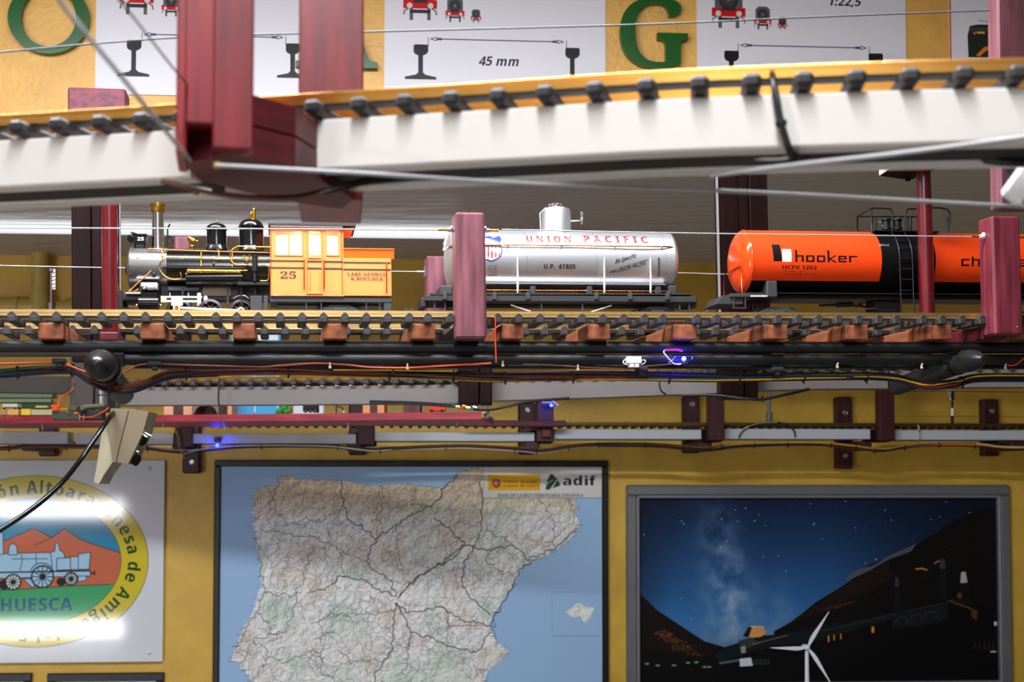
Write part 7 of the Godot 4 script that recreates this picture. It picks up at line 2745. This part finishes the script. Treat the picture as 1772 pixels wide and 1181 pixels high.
	m.tube([Vector3(hub.x + 0.003, hub.y - 0.26, hub.z - 0.012), Vector3(hub.x + 0.003, hub.y - 0.002, hub.z - 0.012)], [0.0095, 0.0062], 18)
	put(m, "tower", mat("turbine_white", Color(0.86, 0.86, 0.90), 0.45), t)
	m = Mb.new()
	m.box(hub + Vector3(-0.002, 0.001, -0.012), Vector3(0.020, 0.014, 0.034), 0.004)
	m.ball(hub + Vector3(0.002, 0, 0.006), Vector3(0.008, 0.008, 0.009), 12)
	put(m, "nacelle", mat("turbine_white"), t)
	for e in [[1433, 1059], [1332, 1121.5], [1438, 1186]]:
		var tip := at(e[0], e[1], d)
		var dir := (tip - hub).normalized()
		var n := dir.cross(Vector3.BACK).normalized()
		var ln := hub.distance_to(tip)
		var bl := PackedVector2Array([Vector2(0.004, -0.003), Vector2(0.22 * ln, -0.009), Vector2(0.34 * ln, -0.0095), Vector2(ln, -0.0008), Vector2(ln, 0.0008), Vector2(0.3 * ln, 0.004), Vector2(0.004, 0.003)])
		m = Mb.new()
		m.prism(bl, -0.0015, 0.0015, Transform3D(Basis(dir, n, dir.cross(n)), hub + Vector3(0.002, 0, 0.004)))
		put(m, "blade", mat("turbine_white"), t)
	t = thing("table_layout", "grey model landscape board carrying the wind turbine, below the picture", "board", Transform3D.IDENTITY, Vector3(hub.x, hub.y - 0.28, hub.z))
	m = Mb.new()
	m.bx(hub.x - 0.9, hub.x + 0.9, hub.y - 0.30, hub.y - 0.26, hub.z - 0.25, hub.z + 0.35, 0.004)
	put(m, "board", mat("layout_grey", Color(0.45, 0.45, 0.42), 0.7), t)
	m = Mb.new()
	for x in [-0.85, 0.85]:
		for z in [-0.2, 0.3]: m.bx(hub.x + x - 0.025, hub.x + x + 0.025, 0.0, hub.y - 0.30, hub.z + z - 0.025, hub.z + z + 0.025, 0.003)
	put(m, "leg", mat("dark_red"), t)


# ---------------------------------------------------------------- the blurred track close to the camera
func _turned(m: Mb, T: Transform3D, x0: float, y0: float, x1: float, y1: float, w0: float, w1: float):      # an upright board whose front covers these pixels, in a turned frame
	var a := on(T, x0, y0, w1)
	var b := on(T, x1, y1, w1)
	m.box(T * ((a + b) / 2 + Vector3(0, 0, (w0 - w1) / 2)), Vector3(absf(b.x - a.x), absf(b.y - a.y), w1 - w0), 0.0015, T.basis)


func _front_track():
	var H := 0.32
	# centre line of the near rail on a level plane
	var raw := []
	for e in [[-110, 204], [0, 199.5], [150, 190], [300, 180.5], [510, 164], [700, 152], [900, 139], [1050, 128.5], [1200, 120], [1400, 112], [1600, 105], [1772, 100.5], [1920, 97]]:
		raw.append(level(e[0], e[1], H))
	var path := spline(raw, 5)
	# smooth, then move half the gauge away from the camera
	var mid := []
	for i in path.size():
		var d: Vector3 = (path[mini(i + 2, path.size() - 1)] - path[maxi(i - 2, 0)]).normalized()
		mid.append(path[i] - d.cross(Vector3.UP).normalized() * 0.0235 * 1.13)
	var t := thing("railway_track", "blurred foreground track with brass rails across the top of the picture", "track", Transform3D.IDENTITY, mid[20])
	var total := 0.0
	for i in mid.size() - 1: total += mid[i].distance_to(mid[i + 1])
	lay_track(t, mid, evenly(0.012, total, 0.0388), mat("brass_gold"), true, false, 1.13)
	# white beams under its near side
	for e in [[0, 0.455, "white painted beam under the foreground track, left of the thick red post"], [0.499, 1.0, "white painted beam under the foreground track, right of the thick red post"]]:
		var part := []
		var run := 0.0
		for i in mid.size():
			if i > 0: run += mid[i].distance_to(mid[i - 1])
			var px: float = CX + (mid[i].x / -mid[i].z) * F
			if (e[0] == 0 and px < 392) or (e[0] > 0 and px > 497):
				var d: Vector3 = (mid[mini(i + 1, mid.size() - 1)] - mid[maxi(i - 1, 0)]).normalized()
				part.append(mid[i] + d.cross(Vector3.UP).normalized() * 0.034 - Vector3(0, 0.0240, 0))
		t = thing("track_beam", e[2], "beam", Transform3D.IDENTITY, part[part.size() / 2], "beams of the foreground track")
		var m := Mb.new()
		m.sweep(PackedVector2Array([Vector2(-0.002, 0), Vector2(0, -0.002), Vector2(0, -0.040), Vector2(-0.002, -0.042), Vector2(-0.020, -0.042), Vector2(-0.020, 0)]), part)
		put(m, "front_plank", mat("white_paint"), t)
		m = Mb.new()
		m.sweep(PackedVector2Array([Vector2(-0.066, 0), Vector2(-0.066, -0.042), Vector2(-0.086, -0.042), Vector2(-0.086, 0)]), part)
		put(m, "rear_plank", mat("white_paint"), t)
		m = Mb.new()
		m.sweep(PackedVector2Array([Vector2(-0.021, -0.034), Vector2(-0.065, -0.034), Vector2(-0.065, -0.040), Vector2(-0.021, -0.040)]), part)
		put(m, "base_strip", mat("strip_dark", Color(0.16, 0.12, 0.09), 0.7), t)
	# thick red post at left: boards around a slot, an arm and the second post
	var d1 := 1.0
	t = thing("frame_post", "thick blurred dark red double post in the left foreground carrying the track", "post", Transform3D.IDENTITY, at(375, 265, d1))
	var m := Mb.new()
	var FP := Transform3D(Basis(Vector3.UP, 0.21), at(375, 265, d1))
	m = Mb.new()
	_turned(m, FP, 309, -230, 322.5, 267, -0.062, 0.0)
	put(m, "side_board", mat("post_bright"), t)
	m = Mb.new()
	_turned(m, FP, 322.7, -230, 371.5, 215, -0.062, -0.0006)
	put(m, "core_board", mat("post_bright"), t)
	m = Mb.new()
	_turned(m, FP, 371.7, -230, 438, 259, -0.062, 0.0)
	put(m, "side_board", mat("post_bright"), t)
	# arm under the track
	var flip := Transform3D(Basis(Vector3.RIGHT, Vector3.FORWARD, Vector3.UP), Vector3.ZERO)
	var hb := 0.247
	for e in [[0.0, 0.0225], [0.0245, 0.047]]:
		var poly := PackedVector2Array()
		for p in [[316, 281], [437, 270], [511, 287], [612, 345], [590, 362], [520, 352], [430, 334], [345, 312]]:
			var k := level(p[0], p[1], hb)
			poly.append(Vector2(k.x, -k.z))
		m = Mb.new()
		m.prism(poly, EYE + hb + e[0], EYE + hb + e[1], flip)
		put(m, "arm", mat("arm_red"), t)
	m = Mb.new()
	var RP := Transform3D(Basis(Vector3.UP, 0.13), level(574, 347, hb))
	_turned(m, RP, 519, -230, 628, 347, -0.11, 0.0)
	put(m, "rear_post", mat("post_bright"), t)
	m = Mb.new()
	m.cyl(at(374, 286, 1.02), at(376, 285, 1.0), 0.0035, 10)
	m.cyl(at(340, 332, 1.12), at(341, 331, 1.11), 0.0035, 10)
	m.cyl(at(610, 321, 1.17), at(610, 321, 1.15), 0.005, 10)
	put_each(m, "brass_bolt", mat("brass"), t)
	# post at the far right edge
	t = thing("square_post", "light purple red post at the top right behind the foreground track", "post", Transform3D.IDENTITY, at(1745, 358, 1.75))
	m = Mb.new()
	var a := at(1731, 358, 1.75)
	var b := at(1800, 358, 1.75)
	m.bx(a.x, b.x, a.y, EYE + 1.2, a.z - 0.038, a.z, 0.003)
	put(m, "post", mat("post_pink"), t)
	t = thing("white_fitting", "blurred white tilted plastic fitting under the track at the right edge", "fitting", Transform3D.IDENTITY, at(1760, 320, 1.1))
	m = Mb.new()
	m.box(at(1768, 318, 1.1), Vector3(0.034, 0.020, 0.012), 0.003, Basis(Vector3.BACK, 0.95))
	put(m, "cover", mat("white_plastic"), t)
	m = Mb.new()
	m.box(at(1756, 292, 1.12), Vector3(0.012, 0.09, 0.010), 0.002, Basis(Vector3.BACK, 0.5))
	put(m, "holder", mat("black"), t)
	# cable ties and wires under the foreground beam
	var S := func(list: Array) -> Array: return list.map(func(p): return at(p[0], p[1], p[2]))
	bundle("cable_tie", "thick black cable tie knotted round the foreground beam", Transform3D.IDENTITY, S.call([[1335, 127, 1.02], [1342, 160, 1.003], [1350, 205, 1.0], [1358, 235, 1.0], [1367, 262, 1.003], [1375, 273, 1.02]]), ["black", "black", "black"], 0.0016, 0.0026, [0.45, 0.98], 41)
	bundle("underside_cable", "blurred dark wires running under the foreground beam near the black knot", Transform3D.IDENTITY, S.call([[1180, 258, 1.08], [1260, 268, 1.07], [1330, 275, 1.05], [1375, 272, 1.04], [1430, 262, 1.06], [1520, 250, 1.08]]), ["black", "red", "black", "white"], 0.003, 0.0022, [], 42)
	bundle("underside_cable", "blurred black wire under the foreground beam at the right edge", Transform3D.IDENTITY, S.call([[1600, 258, 1.06], [1650, 265, 1.06], [1700, 278, 1.06], [1760, 284, 1.05], [1850, 280, 1.05]]), ["black", "black"], 0.0022, 0.0026, [], 43)
	bundle("underside_cable", "blurred black wire under the foreground beam left of the rear red post", Transform3D.IDENTITY, S.call([[280, 318, 1.1], [340, 332, 1.1], [400, 343, 1.1], [460, 347, 1.1], [520, 345, 1.1], [580, 330, 1.1], [640, 315, 1.12], [720, 308, 1.14]]), ["black", "black", "brown"], 0.0022, 0.0024, [], 44)
	# pale tension cables of the foreground structure
	for e in [[[[85, -40, 0.72], [110, 10, 0.73], [200, 120, 0.77], [290, 231, 0.86], [330, 278, 1.02]], 0.0014, "thick blurred white cable slanting down at the upper left"], [[[170, -40, 0.85], [215, 10, 0.87], [300, 118, 0.94], [330, 152, 1.02]], 0.0008, "thin blurred grey cable slanting down at the upper left"],
			[[[-60, 96, 1.5], [160, 76, 1.5], [330, 64, 1.5], [560, 57, 1.52], [1090, 43, 1.6], [1400, 30, 1.68], [1712, 18, 1.75]], 0.0011, "thin grey wire stretched across the posters"],
			[[[372, 286, 0.995], [500, 293, 1.0], [640, 301, 1.01], [920, 318, 1.05], [1300, 333, 1.10], [1772, 358, 1.15], [1900, 366, 1.17]], 0.0017, "long blurred white cable running right from the thick red post"],
			[[[1230, 304, 1.04], [1390, 284, 1.0], [1560, 265, 0.97], [1800, 234, 0.94]], 0.0021, "blurred cream cable rising to the right edge under the beam"]]:
		var list: Array = S.call(e[0])
		t = thing("tension_cable", e[2], "cable", Transform3D.IDENTITY, list[0], "pale foreground cables")
		m = Mb.new()
		m.tube(spline(list, 8), e[1], 8)
		put(m, "cable", mat("wire_grey" if "grey" in e[2] else "cable_steel"), t)
	# tensioner end on the long cable
